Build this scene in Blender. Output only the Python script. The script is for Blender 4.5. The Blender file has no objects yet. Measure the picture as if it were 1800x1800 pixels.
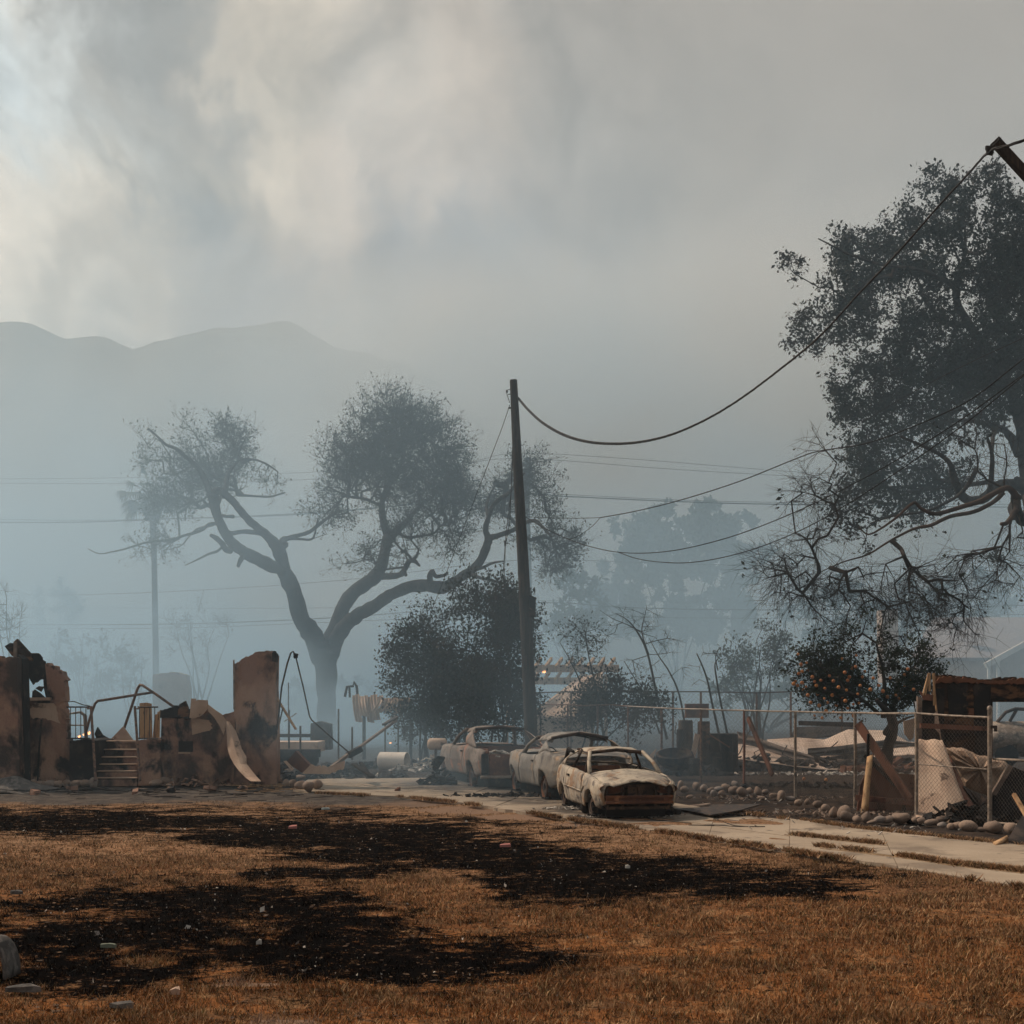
import bpy, math, random
import numpy as np
from mathutils import Vector, Matrix, Euler
R = math.radians
random.seed(7); rng = np.random.default_rng(7)
scene = bpy.context.scene
COL = scene.collection
# ------------------------------------------------------------------ camera
H, HZ, F = 1.96, 1238.0, 2400.0            # eye height, horizon row and focal length of the photograph (px of 1800)
cam_d = bpy.data.cameras.new('camera'); cam = bpy.data.objects.new('camera', cam_d); COL.objects.link(cam)
cam.location = (0, 0, H); cam.rotation_euler = (R(90), 0, 0)
cam_d.sensor_width = 36; cam_d.lens = 36 * F / 1800; cam_d.shift_y = (HZ - 900) / 1800
cam_d.clip_start = 0.1; cam_d.clip_end = 6000
scene.camera = cam
# ------------------------------------------------------------------ light
SUN_EL, SUN_AZ = 44.0, -62.0               # azimuth from +Y towards +X
sd = Vector((math.sin(R(SUN_AZ)) * math.cos(R(SUN_EL)), math.cos(R(SUN_AZ)) * math.cos(R(SUN_EL)), math.sin(R(SUN_EL))))
sun_d = bpy.data.lights.new('sun', 'SUN'); sun = bpy.data.objects.new('sun', sun_d); COL.objects.link(sun)
sun_d.energy = 4.6; sun_d.angle = R(1.5); sun_d.color = (1.0, 0.80, 0.62)
sun.rotation_euler = sd.to_track_quat('Z', 'Y').to_euler()
scene.view_settings.view_transform = 'Standard'; scene.view_settings.look = 'None'
scene.view_settings.exposure = 0.0; scene.view_settings.gamma = 1.0; scene.view_settings.use_curve_mapping = False
scene.render.engine = 'CYCLES'
cy = scene.cycles
cy.max_bounces = 5; cy.diffuse_bounces = 2; cy.glossy_bounces = 2; cy.transmission_bounces = 2; cy.volume_bounces = 1
cy.transparent_max_bounces = 12; cy.use_denoising = True; cy.sample_clamp_indirect = 3.0
cy.use_adaptive_sampling = True; cy.adaptive_threshold = 0.02
cy.volume_max_steps = 48; cy.volume_step_rate = 1.0
# ------------------------------------------------------------------ world: daylight sky seen through drifting smoke
class NT:
    def __init__(s, tree): s.t = tree; s.n = tree.nodes; s.l = tree.links
    def node(s, typ, **kw):
        n = s.n.new(typ)
        for k, v in kw.items(): setattr(n, k, v)
        return n
    def lk(s, a, b): s.l.new(a, b)
    def val(s, v, sock):
        if hasattr(v, 'is_output') or isinstance(v, bpy.types.NodeSocket): s.l.new(v, sock)
        else: sock.default_value = v
    def math(s, op, a, b=None, c=None, clamp=False):
        n = s.node('ShaderNodeMath', operation=op, use_clamp=clamp); s.val(a, n.inputs[0])
        if b is not None: s.val(b, n.inputs[1])
        if c is not None: s.val(c, n.inputs[2])
        return n.outputs[0]
    def mix(s, f, a, b, mode='MIX'):
        n = s.node('ShaderNodeMix', data_type='RGBA', blend_type=mode, clamp_factor=True)
        s.val(f, n.inputs[0])
        for v, i in ((a, 6), (b, 7)):
            if isinstance(v, (tuple, list)): n.inputs[i].default_value = (*v[:3], 1)
            else: s.l.new(v, n.inputs[i])
        return n.outputs[2]
    def noise(s, vec, scale, detail=5, rough=0.55, dist=0.0, col=False):
        n = s.node('ShaderNodeTexNoise'); n.inputs['Scale'].default_value = scale; n.inputs['Detail'].default_value = detail
        n.inputs['Roughness'].default_value = rough; n.inputs['Distortion'].default_value = dist
        if vec is not None: s.l.new(vec, n.inputs['Vector'])
        return n.outputs['Color' if col else 'Fac']
    def ramp(s, f, lo, hi, smooth=True):
        n = s.node('ShaderNodeMapRange', interpolation_type='SMOOTHSTEP' if smooth else 'LINEAR')
        s.l.new(f, n.inputs[0]); n.inputs[1].default_value = lo; n.inputs[2].default_value = hi
        return n.outputs[0]
    def mapping(s, vec, scale=(1, 1, 1), rot=(0, 0, 0), loc=(0, 0, 0)):
        n = s.node('ShaderNodeMapping'); s.l.new(vec, n.inputs[0])
        n.inputs['Scale'].default_value = scale; n.inputs['Rotation'].default_value = rot; n.inputs['Location'].default_value = loc
        return n.outputs[0]
world = bpy.data.worlds.new('World'); scene.world = world; world.use_nodes = True
W = NT(world.node_tree); W.n.clear()
wout = W.node('ShaderNodeOutputWorld'); bg = W.node('ShaderNodeBackground'); W.lk(bg.outputs[0], wout.inputs[0])
sky = W.node('ShaderNodeTexSky', sky_type='NISHITA', sun_disc=False)
sky.sun_elevation = R(SUN_EL); sky.sun_rotation = R(SUN_AZ)
skyc = W.mix(1.0, sky.outputs[0], (0.10, 0.10, 0.10), 'MULTIPLY')
tc = W.node('ShaderNodeTexCoord'); dirv = tc.outputs['Generated']
wn1 = W.noise(dirv, 5.0, 6, 0.60, 0.3, col=True)
wn2 = W.noise(dirv, 1.7, 3, 0.5, 0.0, col=True)
def vm(op, a, b=None, sc=None):
    n = W.node('ShaderNodeVectorMath', operation=op); W.val(a, n.inputs[0])
    if b is not None: W.val(b, n.inputs[1])
    if sc is not None: n.inputs['Scale'].default_value = sc
    return n
w1 = vm('SCALE', vm('SUBTRACT', wn1, (0.5, 0.5, 0.5)).outputs[0], sc=0.34).outputs[0]
w2 = vm('SCALE', vm('SUBTRACT', wn2, (0.5, 0.5, 0.5)).outputs[0], sc=0.22).outputs[0]
warped = vm('NORMALIZE', vm('ADD', vm('ADD', dirv, w1).outputs[0], w2).outputs[0]).outputs[0]
SMOKE_BASE = (0.375, 0.352, 0.325)
SUNSIDE = (0.66, 0.64, 0.58)
col = W.mix(W.ramp(vm('DOT_PRODUCT', dirv, tuple(Vector((-0.85, 0.5, 0.3)).normalized())).outputs['Value'], 0.52, 0.95), SMOKE_BASE, SUNSIDE)
BLOBS = [  # column, row, radius (px of the photograph, turned into directions), colour, strength
    (1500, 0, 620, (0.406, 0.333, 0.257), 0.6),
    (-60, 120, 330, (1.120, 1.017, 0.843), 1.0),
    (-40, 480, 230, (1.098, 0.924, 0.726), 0.9),
    (380, 250, 330, (0.922, 0.757, 0.563), 0.85),
    (560, 130, 200, (0.768, 0.638, 0.484), 0.6),
    (800, 230, 230, (0.682, 0.535, 0.405), 0.7),
    (610, 400, 190, (0.813, 0.591, 0.436), 0.8),
    (360, 230, 95, (1.098, 0.905, 0.687), 0.7),
    (190, 60, 125, (0.325, 0.280, 0.226), 0.8),
    (480, 100, 90, (0.415, 0.357, 0.282), 0.5),
    (235, 350, 110, (0.261, 0.233, 0.190), 0.8),
    (90, 510, 70, (0.325, 0.267, 0.208), 0.6),
    (430, 550, 190, (0.293, 0.239, 0.208), 0.8),
    (870, 430, 160, (0.179, 0.185, 0.199), 0.9),
    (720, 470, 80, (0.219, 0.206, 0.190), 0.7),
    (1080, 560, 260, (0.268, 0.239, 0.214), 0.7),
    (740, 580, 80, (0.682, 0.535, 0.405), 0.6),
    (140, 230, 70, (0.340, 0.311, 0.274), 0.55), (520, 330, 90, (0.790, 0.683, 0.556), 0.5), (700, 330, 70, (0.698, 0.577, 0.472), 0.5), (330, 470, 90, (0.735, 0.647, 0.540), 0.55), (260, 180, 60, (0.306, 0.278, 0.250), 0.5), (660, 120, 90, (0.340, 0.311, 0.274), 0.45), (230, 500, 60, (0.286, 0.259, 0.236), 0.5),
    (700, 200, 150, (0.599, 0.532, 0.449), 0.6), (820, 300, 120, (0.619, 0.513, 0.421), 0.6), (560, 480, 120, (0.559, 0.475, 0.403), 0.5),
    (760, 495, 135, (0.198, 0.222, 0.259), 0.85), (870, 455, 95, (0.229, 0.254, 0.282), 0.6), (640, 520, 70, (0.266, 0.281, 0.300), 0.6), (235, 380, 70, (0.303, 0.308, 0.310), 0.7), (215, 60, 90, (0.350, 0.344, 0.322), 0.7), (-90, 130, 170, (0.799, 0.906, 0.938), 0.8), (420, 545, 130, (0.303, 0.290, 0.305), 0.7),
]
def pdir(px, py): return Vector(((px + 75 - 900) / F, 1.0, (HZ - py - 45) / F)).normalized()
for bx, by, br, bc, bs in BLOBS:
    s_ = br / F
    d_ = vm('DOT_PRODUCT', warped, tuple(pdir(bx, by))).outputs['Value']
    t_ = W.math('SUBTRACT', 1.0, d_)
    f_ = W.math('MULTIPLY', W.math('EXPONENT', W.math('MULTIPLY', W.math('POWER', W.math('DIVIDE', t_, s_ * s_ * 0.55), 1.5), -1.0)), bs)
    col = W.mix(f_, col, bc)
fine = W.noise(vm('ADD', dirv, vm('SCALE', vm('SUBTRACT', wn1, (0.5, 0.5, 0.5)).outputs[0], sc=0.16).outputs[0]).outputs[0], 11.0, 7, 0.62, 0.6)
fine2 = W.noise(warped, 4.5, 5, 0.55, 0.8)
busy = W.math('ADD', 0.22, W.math('MULTIPLY', W.ramp(vm('DOT_PRODUCT', dirv, tuple(Vector((-0.25, 0.9, 0.36)).normalized())).outputs['Value'], 0.90, 0.985), 0.78))
bright = W.math('ADD', 1.0, W.math('MULTIPLY', busy, W.math('ADD', W.math('MULTIPLY', W.math('SUBTRACT', fine, 0.5), 1.45), W.math('MULTIPLY', W.math('SUBTRACT', fine2, 0.5), 1.25))))
vs = vm('SCALE', col); W.lk(bright, vs.inputs['Scale'])
final = W.mix(0.90, skyc, vs.outputs[0])
W.lk(final, bg.inputs[0]); bg.inputs[1].default_value = 1.0

# ------------------------------------------------------------------ helpers
def PX(px, d): return (px - 900.0) / F * d
def PZ(py, d): return H + (HZ - py) / F * d
def P(px, py, d): return Vector((PX(px, d), d, PZ(py, d)))
def GD(py): return F * H / (py - HZ)
def G(px, py, z=0.0):
    d = F * (H - z) / (py - HZ); return Vector((PX(px, d), d, z))

def tag(o, label=None, cat=None, group=None, kind=None):
    if label: o['label'] = label
    if cat: o['category'] = cat
    if group: o['group'] = group
    if kind: o['kind'] = kind
    return o
def empty(name, loc=(0, 0, 0), label=None, cat=None, group=None, kind=None):
    o = bpy.data.objects.new(name, None); o.location = loc; o.empty_display_size = 0.2; COL.objects.link(o)
    return tag(o, label, cat, group, kind)

class MB:
    """mesh collector; coordinates are world (or thing-local) metres"""
    def __init__(s): s.v = []; s.f = []; s.n = 0
    def add(s, verts, faces):
        verts = [tuple(v) for v in verts]
        s.v += verts; s.f += [tuple(i + s.n for i in f) for f in faces]; s.n += len(verts); return s
    def box(s, c, size, rot=(0, 0, 0), taper=1.0, jit=0.0):
        m = Euler(rot).to_matrix() if not isinstance(rot, Matrix) else rot
        c = Vector(c); vs = []
        for z in (-.5, .5):
            k = taper if z > 0 else 1.0
            for x, y in ((-.5, -.5), (.5, -.5), (.5, .5), (-.5, .5)):
                q = Vector((x * size[0] * k, y * size[1] * k, z * size[2]))
                if jit: q += Vector([random.uniform(-jit, jit) for _ in range(3)])
                vs.append(c + m @ q)
        return s.add(vs, [(0, 3, 2, 1), (4, 5, 6, 7), (0, 1, 5, 4), (1, 2, 6, 5), (2, 3, 7, 6), (3, 0, 4, 7)])
    def beam(s, a, b, w, h, up=(0, 0, 1)):
        a = Vector(a); b = Vector(b); d = (b - a); L = d.length; d.normalize()
        u = Vector(up); sx = d.cross(u)
        if sx.length < 1e-4: sx = d.cross(Vector((1, 0, 0)))
        sx.normalize(); sy = sx.cross(d)
        vs = []
        for p in (a, b):
            for i, j in ((-1, -1), (1, -1), (1, 1), (-1, 1)): vs.append(p + sx * (i * w / 2) + sy * (j * h / 2))
        return s.add(vs, [(0, 1, 2, 3), (7, 6, 5, 4), (0, 4, 5, 1), (1, 5, 6, 2), (2, 6, 7, 3), (3, 7, 4, 0)])
    def tube(s, pts, rad, n=8, cap=True):
        pts = [Vector(p) for p in pts]; m = len(pts)
        if not hasattr(rad, '__len__'): rad = [rad] * m
        ref = Vector((0, 0, 1)); rings = []; t0 = (pts[1] - pts[0]).normalized()
        if abs(t0.dot(ref)) > .9: ref = Vector((1, 0, 0))
        x = (ref - t0 * ref.dot(t0)).normalized(); vs = []
        for i, p in enumerate(pts):
            t = ((pts[min(i + 1, m - 1)] - pts[max(i - 1, 0)])).normalized()
            x = (x - t * x.dot(t)).normalized(); y = t.cross(x)
            for k in range(n):
                a = 2 * math.pi * k / n; vs.append(p + (x * math.cos(a) + y * math.sin(a)) * rad[i])
        fs = [(i * n + k, i * n + (k + 1) % n, (i + 1) * n + (k + 1) % n, (i + 1) * n + k) for i in range(m - 1) for k in range(n)]
        if cap: fs += [tuple(range(n - 1, -1, -1)), tuple((m - 1) * n + k for k in range(n))]
        return s.add(vs, fs)
    def prism(s, outline, fn, thick, inset=None):
        """outline: (u,v) list CCW; fn(u,v,w)->point, w runs 0..thick"""
        n = len(outline); vs = [fn(u, v, 0) for u, v in outline] + [fn(u, v, thick) for u, v in outline]
        fs = [tuple(range(n)), tuple(range(2 * n - 1, n - 1, -1))]
        fs += [(i, i + n, (i + 1) % n + n, (i + 1) % n) for i in range(n)]
        return s.add(vs, fs)
    def grid(s, rows, closed=False):
        nr = len(rows); nc = len(rows[0]); vs = [p for r in rows for p in r]
        fs = []
        for i in range(nr - 1):
            for j in range(nc - 1 + (1 if closed else 0)):
                k = (j + 1) % nc; fs.append((i * nc + j, i * nc + k, (i + 1) * nc + k, (i + 1) * nc + j))
        return s.add(vs, fs)
    def build(s, name, mat, parent=None, smooth=False, origin=None, solid=0.0, bevel=0.0, auto=None, base=None):
        me = bpy.data.meshes.new(name)
        off = Vector(origin) if origin is not None else (parent_origin(parent) if parent else Vector((0, 0, 0)))
        me.from_pydata([tuple(Vector(v) - off) for v in s.v], [], s.f)
        me.validate(); me.update()
        o = bpy.data.objects.new(name, me); COL.objects.link(o)
        if mat: me.materials.append(mat)
        if smooth:
            me.polygons.foreach_set('use_smooth', [True] * len(me.polygons))
            if auto:
                try: me.set_sharp_from_angle(angle=R(auto))
                except Exception: pass
        if parent: o.parent = parent
        elif origin is not None: o.location = off
        if bevel:
            b = o.modifiers.new('bevel', 'BEVEL'); b.width = bevel; b.segments = 2; b.limit_method = 'ANGLE'
        if solid:
            m = o.modifiers.new('solid', 'SOLIDIFY'); m.thickness = solid; m.offset = -1
        return o
def parent_origin(p):
    v = Vector((0, 0, 0))
    while p is not None: v = v + Vector(p.location); p = p.parent
    return v
def mesh_np(name, V, Fq, mat, parent=None, origin=None, smooth=False):
    """V (n,3) array, Fq list of (m,k) int arrays"""
    me = bpy.data.meshes.new(name)
    off = np.array(origin if origin is not None else (parent_origin(parent) if parent else (0, 0, 0)), dtype=np.float32)
    V = np.asarray(V, dtype=np.float32) - off
    if not isinstance(Fq, (list, tuple)): Fq = [Fq]
    loops = np.concatenate([f.ravel() for f in Fq]).astype(np.int32)
    tot = np.concatenate([np.full(len(f), f.shape[1], dtype=np.int32) for f in Fq])
    start = np.concatenate([[0], np.cumsum(tot)[:-1]]).astype(np.int32)
    me.vertices.add(len(V)); me.vertices.foreach_set('co', V.ravel())
    me.loops.add(len(loops)); me.loops.foreach_set('vertex_index', loops)
    me.polygons.add(len(tot)); me.polygons.foreach_set('loop_start', start)
    try: me.polygons.foreach_set('loop_total', tot)
    except Exception: pass
    if smooth: me.polygons.foreach_set('use_smooth', np.ones(len(tot), dtype=bool))
    me.update(calc_edges=True)
    if mat: me.materials.append(mat)
    o = bpy.data.objects.new(name, me); COL.objects.link(o)
    if parent: o.parent = parent
    elif origin is not None: o.location = Vector([float(x) for x in origin])
    return o
def copy_tree(o, parent=None):
    c = o.copy(); COL.objects.link(c); c.parent = parent
    for ch in [x for x in bpy.data.objects if x.parent == o]: copy_tree(ch, c)
    return c

# value noise for shaping terrain
_perm = np.random.default_rng(3).random((256, 256)).astype(np.float32)
def vnoise(x, y):
    xi = np.floor(x).astype(int); yi = np.floor(y).astype(int); fx = x - xi; fy = y - yi
    fx = fx * fx * (3 - 2 * fx); fy = fy * fy * (3 - 2 * fy)
    a = _perm[xi % 256, yi % 256]; b = _perm[(xi + 1) % 256, yi % 256]; c = _perm[xi % 256, (yi + 1) % 256]; d = _perm[(xi + 1) % 256, (yi + 1) % 256]
    return (a * (1 - fx) + b * fx) * (1 - fy) + (c * (1 - fx) + d * fx) * fy
def fbm(x, y, o=4, g=0.5):
    x = np.asarray(x, dtype=float); y = np.asarray(y, dtype=float); s = 0; a = 1.0; t = 0
    for i in range(o): s = s + a * vnoise(x * 2 ** i + 17.3 * i, y * 2 ** i + 9.1 * i); t += a; a *= g
    return s / t

# ------------------------------------------------------------------ materials
def newmat(name):
    m = bpy.data.materials.new(name); m.use_nodes = True; t = NT(m.node_tree); t.n.clear()
    out = t.node('ShaderNodeOutputMaterial'); b = t.node('ShaderNodeBsdfPrincipled'); t.lk(b.outputs[0], out.inputs[0])
    return m, t, b
def objc(t): return t.node('ShaderNodeTexCoord').outputs['Object']
def posc(t): return t.node('ShaderNodeNewGeometry').outputs['Position']
def bump(t, b, h, strength=0.3, dist=0.01):
    n = t.node('ShaderNodeBump'); n.inputs['Strength'].default_value = strength; n.inputs['Distance'].default_value = dist
    t.lk(h, n.inputs['Height']); t.lk(n.outputs[0], b.inputs['Normal'])
def mat_mottled(name, cols, scales=(1.5, 6, 30), rough=0.9, metal=0.0, bmp=0.3, bdist=0.01, ths=None, stretch=(1, 1, 1), spec=0.12, world=True):
    """cols[0] base, the rest laid over it by noise masks"""
    m, t, b = newmat(name); c = posc(t) if world else objc(t)
    c = t.mapping(c, stretch)
    col = cols[0]
    for i, cc in enumerate(cols[1:]):
        n = t.noise(t.mapping(c, loc=(3.1 * i + 1, 7.7 * i, 1.3 * i)), scales[i % len(scales)], 6, 0.62, 0.25)
        lo, hi = (ths[i] if ths else (0.48, 0.6)); col = t.mix(t.ramp(n, lo, hi), col, cc)
    g = t.noise(c, 45, 4, 0.7)
    mul = t.math('ADD', 0.72, t.math('MULTIPLY', g, 0.56))
    vmn = t.node('ShaderNodeVectorMath', operation='SCALE')
    if isinstance(col, (tuple, list)): vmn.inputs[0].default_value = col[:3]
    else: t.lk(col, vmn.inputs[0])
    t.lk(mul, vmn.inputs['Scale']); t.lk(vmn.outputs[0], b.inputs['Base Color'])
    b.inputs['Roughness'].default_value = rough; b.inputs['Metallic'].default_value = metal
    b.inputs['Specular IOR Level'].default_value = spec
    if bmp: bump(t, b, t.math('ADD', t.noise(c, 14, 5, 0.65), t.math('MULTIPLY', g, 0.5)), bmp, bdist)
    return m
M = {}
M['stucco'] = mat_mottled('burnt_stucco', [(.26, .155, .115), (.36, .23, .165), (.060, .046, .042), (.022, .020, .021)], (0.9, 0.75, 1.2), bmp=0.8, bdist=.03, ths=[(.45, .6), (.47, .60), (.54, .63)], stretch=(1, 1, .7))
M['stucco_pale'] = mat_mottled('scorched_plaster', [(.36, .25, .18), (.44, .32, .24), (.10, .07, .055)], (1.2, 3.5, 2.0), bmp=0.4, ths=[(.4, .6), (.6, .7)])
M['soot'] = mat_mottled('soot_black', [(.022, .021, .022), (.05, .04, .036), (.10, .07, .05)], (2, 5, 9), bmp=0.5, ths=[(.5, .62), (.62, .7)])
M['char'] = mat_mottled('charred_wood', [(.030, .025, .023), (.012, .012, .013), (.12, .07, .045)], (3, 7, 5), bmp=0.7, ths=[(.4, .55), (.6, .68)], stretch=(1, 1, 1))
M['charbrown'] = mat_mottled('charred_brown_boards', [(.13, .068, .038), (.035, .022, .018), (.014, .012, .012)], (1.6, 2.3, 6), bmp=0.6, ths=[(.42, .55), (.5, .6)], stretch=(1, 1, 2.2))
M['wood_red'] = mat_mottled('scorched_red_timber', [(.18, .085, .06), (.07, .04, .033), (.03, .022, .02)], (2, 5, 9), bmp=0.4, stretch=(1, 1, .5), ths=[(.5, .62), (.6, .7)])
M['wood_pale'] = mat_mottled('weathered_timber', [(.42, .27, .15), (.27, .16, .09), (.06, .04, .03)], (3, 6, 4), bmp=0.4, stretch=(3, 3, .4), ths=[(.45, .6), (.6, .68)])
M['wood_grey'] = mat_mottled('grey_timber', [(.22, .165, .13), (.12, .09, .075), (.04, .033, .03)], (3, 6, 4), bmp=0.4, ths=[(.45, .6), (.58, .68)])
M['pipe'] = mat_mottled('rusty_pipe', [(.115, .072, .058), (.06, .045, .042), (.20, .12, .08)], (6, 14, 20), rough=.7, metal=.0, bmp=.2)
M['dark_iron'] = mat_mottled('scorched_iron', [(.045, .040, .040), (.09, .065, .05)], (8, 15), rough=.7, bmp=.3)
M['galv'] = mat_mottled('scorched_galvanised_pipe', [(.20, .155, .12), (.10, .08, .065), (.30, .24, .19)], (4, 9, 20), rough=.6, bmp=.2, spec=.4)
M['wire'] = mat_mottled('fence_wire', [(.13, .105, .085), (.07, .058, .05)], (5, 12), rough=.6, bmp=0, spec=.4)
M['sheet'] = mat_mottled('heat_bleached_sheet_metal', [(.52, .38, .29), (.64, .49, .39), (.24, .15, .11), (.07, .055, .05)], (.7, 1.4, 2.4), rough=.62, bmp=.3, ths=[(.4, .6), (.56, .68), (.64, .72)])
M['curl'] = mat_mottled('curled_cladding', [(.40, .28, .21), (.50, .37, .28), (.14, .10, .08)], (1.5, 3, 5), bmp=.4, ths=[(.4, .6), (.6, .68)])
M['rust'] = mat_mottled('brown_rust', [(.155, .070, .042), (.09, .045, .033), (.23, .11, .06), (.04, .032, .03)], (3, 6, 2.4), rough=.85, bmp=.4, ths=[(.42, .6), (.6, .7), (.58, .68)])
M['white'] = mat_mottled('chalky_white_enamel', [(.70, .62, .54), (.55, .45, .37), (.25, .17, .12)], (4, 8, 6), rough=.6, bmp=.1, ths=[(.55, .7), (.68, .75)])
M['stone'] = None
def mat_stone():
    m, t, b = newmat('river_stone'); c = objc(t)
    oi = t.node('ShaderNodeObjectInfo').outputs['Random']
    base = t.mix(oi, (.15, .105, .08), (.27, .19, .14))
    base = t.mix(t.ramp(t.math('FRACT', t.math('MULTIPLY', oi, 7.31)), .6, .9), base, (.22, .185, .165))
    base = t.mix(t.ramp(t.noise(c, 6, 5, .6), .5, .7), base, (.10, .075, .062))
    base = t.mix(t.ramp(t.noise(c, 60, 3, .6), .58, .7), base, (.34, .27, .22))
    t.lk(base, b.inputs['Base Color']); b.inputs['Roughness'].default_value = .9
    bump(t, b, t.noise(c, 30, 5, .6), .3, .01); return m
M['stone'] = mat_stone()
M['concrete'] = mat_mottled('driveway_concrete', [(.30, .24, .18), (.36, .29, .22), (.19, .15, .115), (.11, .09, .075)], (.6, .8, 2.2), rough=.9, bmp=.4, ths=[(.4, .65), (.50, .66), (.58, .68)])
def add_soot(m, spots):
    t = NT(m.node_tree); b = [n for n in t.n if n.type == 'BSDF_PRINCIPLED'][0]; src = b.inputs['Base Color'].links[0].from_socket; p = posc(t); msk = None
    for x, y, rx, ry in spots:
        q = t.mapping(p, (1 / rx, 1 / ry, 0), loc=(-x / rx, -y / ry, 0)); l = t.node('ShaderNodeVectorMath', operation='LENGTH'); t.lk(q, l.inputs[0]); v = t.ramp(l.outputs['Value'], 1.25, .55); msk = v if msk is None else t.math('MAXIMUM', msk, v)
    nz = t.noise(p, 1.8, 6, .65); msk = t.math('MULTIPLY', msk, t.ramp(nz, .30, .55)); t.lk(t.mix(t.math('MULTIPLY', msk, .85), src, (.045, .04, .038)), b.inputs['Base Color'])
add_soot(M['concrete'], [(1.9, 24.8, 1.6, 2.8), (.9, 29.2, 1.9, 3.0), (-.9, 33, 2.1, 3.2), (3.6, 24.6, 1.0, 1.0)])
M['bark'] = mat_mottled('oak_bark', [(.032, .028, .027), (.055, .045, .040), (.02, .018, .018)], (2, 5, 9), bmp=.7, stretch=(1, 1, .5))
M['bark_pale'] = mat_mottled('scorched_limb_bark', [(.075, .054, .044), (.045, .036, .032)], (2, 5), bmp=.6)
M['pole'] = mat_mottled('creosoted_pole', [(.030, .026, .025), (.055, .043, .036)], (6, 12), bmp=.5, stretch=(3, 3, .3))
M['cable'] = mat_mottled('cable', [(.018, .018, .02), (.03, .028, .028)], (6, 9), rough=.6, bmp=0)
M['ash'] = mat_mottled('pale_ash', [(.42, .38, .34), (.6, .56, .5), (.2, .17, .15)], (5, 11, 8), bmp=.4)
M['tyre'] = mat_mottled('burnt_tyre', [(.018, .017, .017), (.035, .03, .028)], (9, 15), bmp=.5)
def mat_leaf(name, c1, c2, c3=None):
    m, t, b = newmat(name); g = t.node('ShaderNodeNewGeometry')
    r = g.outputs['Random Per Island']; n = t.noise(g.outputs['Position'], .8, 3, .6)
    col = t.mix(r, c1, c2)
    if c3: col = t.mix(t.ramp(n, .45, .62), col, c3)
    t.lk(col, b.inputs['Base Color']); b.inputs['Roughness'].default_value = .7; b.inputs['Specular IOR Level'].default_value = .15
    return m
M['leaf_oak'] = mat_leaf('oak_leaves', (.014, .018, .014), (.032, .038, .028), (.026, .022, .018))
M['leaf_dark'] = mat_leaf('dark_shrub_leaves', (.013, .018, .014), (.030, .036, .026), (.034, .027, .021))
M['leaf_orange'] = mat_leaf('citrus_leaves', (.012, .019, .010), (.030, .040, .020), (.022, .019, .013))
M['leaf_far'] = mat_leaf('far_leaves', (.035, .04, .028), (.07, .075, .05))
M['twig'] = mat_mottled('bare_twigs', [(.026, .022, .021), (.045, .035, .030)], (2, 5), bmp=0)
M['ground_leaf'] = mat_leaf('dead_leaves', (.11, .06, .03), (.05, .03, .02))
def flat(name, c, rough=.8, emit=None, es=1.0):
    m, t, b = newmat(name); b.inputs['Base Color'].default_value = (*c, 1); b.inputs['Roughness'].default_value = rough
    if emit: b.inputs['Emission Color'].default_value = (*emit, 1); b.inputs['Emission Strength'].default_value = es
    return m
M['fire'] = flat('flame', (1, .4, .1), emit=(1.0, .42, .16), es=3.2)
def mat_fruit():
    m, t, b = newmat('orange_peel'); oi = t.node('ShaderNodeObjectInfo').outputs['Random']
    c = t.mix(oi, (.30, .095, .022), (.50, .19, .04)); c = t.mix(t.ramp(t.noise(objc(t), 9, 3, .6), .55, .7), c, (.16, .06, .025))
    t.lk(c, b.inputs['Base Color']); b.inputs['Roughness'].default_value = .55; return m
M['fruit'] = mat_fruit()
# ------------------------------------------------------------------ ground: one sheet to the horizon, burnt patches stored per vertex
def interp_line(pts, n):
    pts = np.array(pts, float); seg = np.r_[0, np.cumsum(np.hypot(*np.diff(pts, axis=0).T))]
    s = np.linspace(0, seg[-1], n); return np.c_[np.interp(s, seg, pts[:, 0]), np.interp(s, seg, pts[:, 1])]
DRV_LOW = [G(*p).xy for p in ((515, 1388), (560, 1393), (700, 1400), (800, 1410), (900, 1424), (1000, 1440), (1150, 1460), (1300, 1482), (1500, 1513), (1650, 1537), (1800, 1560), (2000, 1597), (2250, 1650))]
DRV_UP = [G(*p).xy for p in ((540, 1371), (600, 1368), (760, 1368), (900, 1377), (1000, 1388), (1110, 1402), (1200, 1416), (1290, 1430), (1400, 1442), (1500, 1457), (1600, 1468), (1700, 1479), (1800, 1488), (2000, 1508), (2250, 1535))]
def proj(x, y):  # where a ground point stands in the photograph: used once, to lay out where the lawn burnt
    return 900 + F * x / y, HZ + F * H / y
BURNS = [(230, 1440, 560, 24), (560, 1455, 260, 33), (700, 1474, 260, 22), (720, 1500, 330, 14), (1000, 1515, 210, 14), (1150, 1545, 300, 34), (1370, 1560, 140, 18),
         (560, 1533, 160, 14), (420, 1585, 250, 42), (540, 1610, 170, 40), (90, 1655, 180, 60), (250, 1640, 230, 42), (170, 1700, 150, 34), (620, 1665, 330, 36), (870, 1668, 150, 34), (780, 1690, 170, 28), (1010, 1545, 140, 26)]
KEEP = [(760, 1560, 120, 26), (160, 1500, 330, 22), (300, 1510, 230, 18), (250, 1690, 60, 12), (400, 1655, 60, 6)]
DIRT = [(720, 1408, 90, 5), (820, 1420, 110, 7), (930, 1432, 90, 7), (1050, 1445, 80, 5), (1600, 1484, 120, 5), (1720, 1492, 100, 5), (430, 1728, 60, 4), (500, 1786, 70, 9)]
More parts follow.
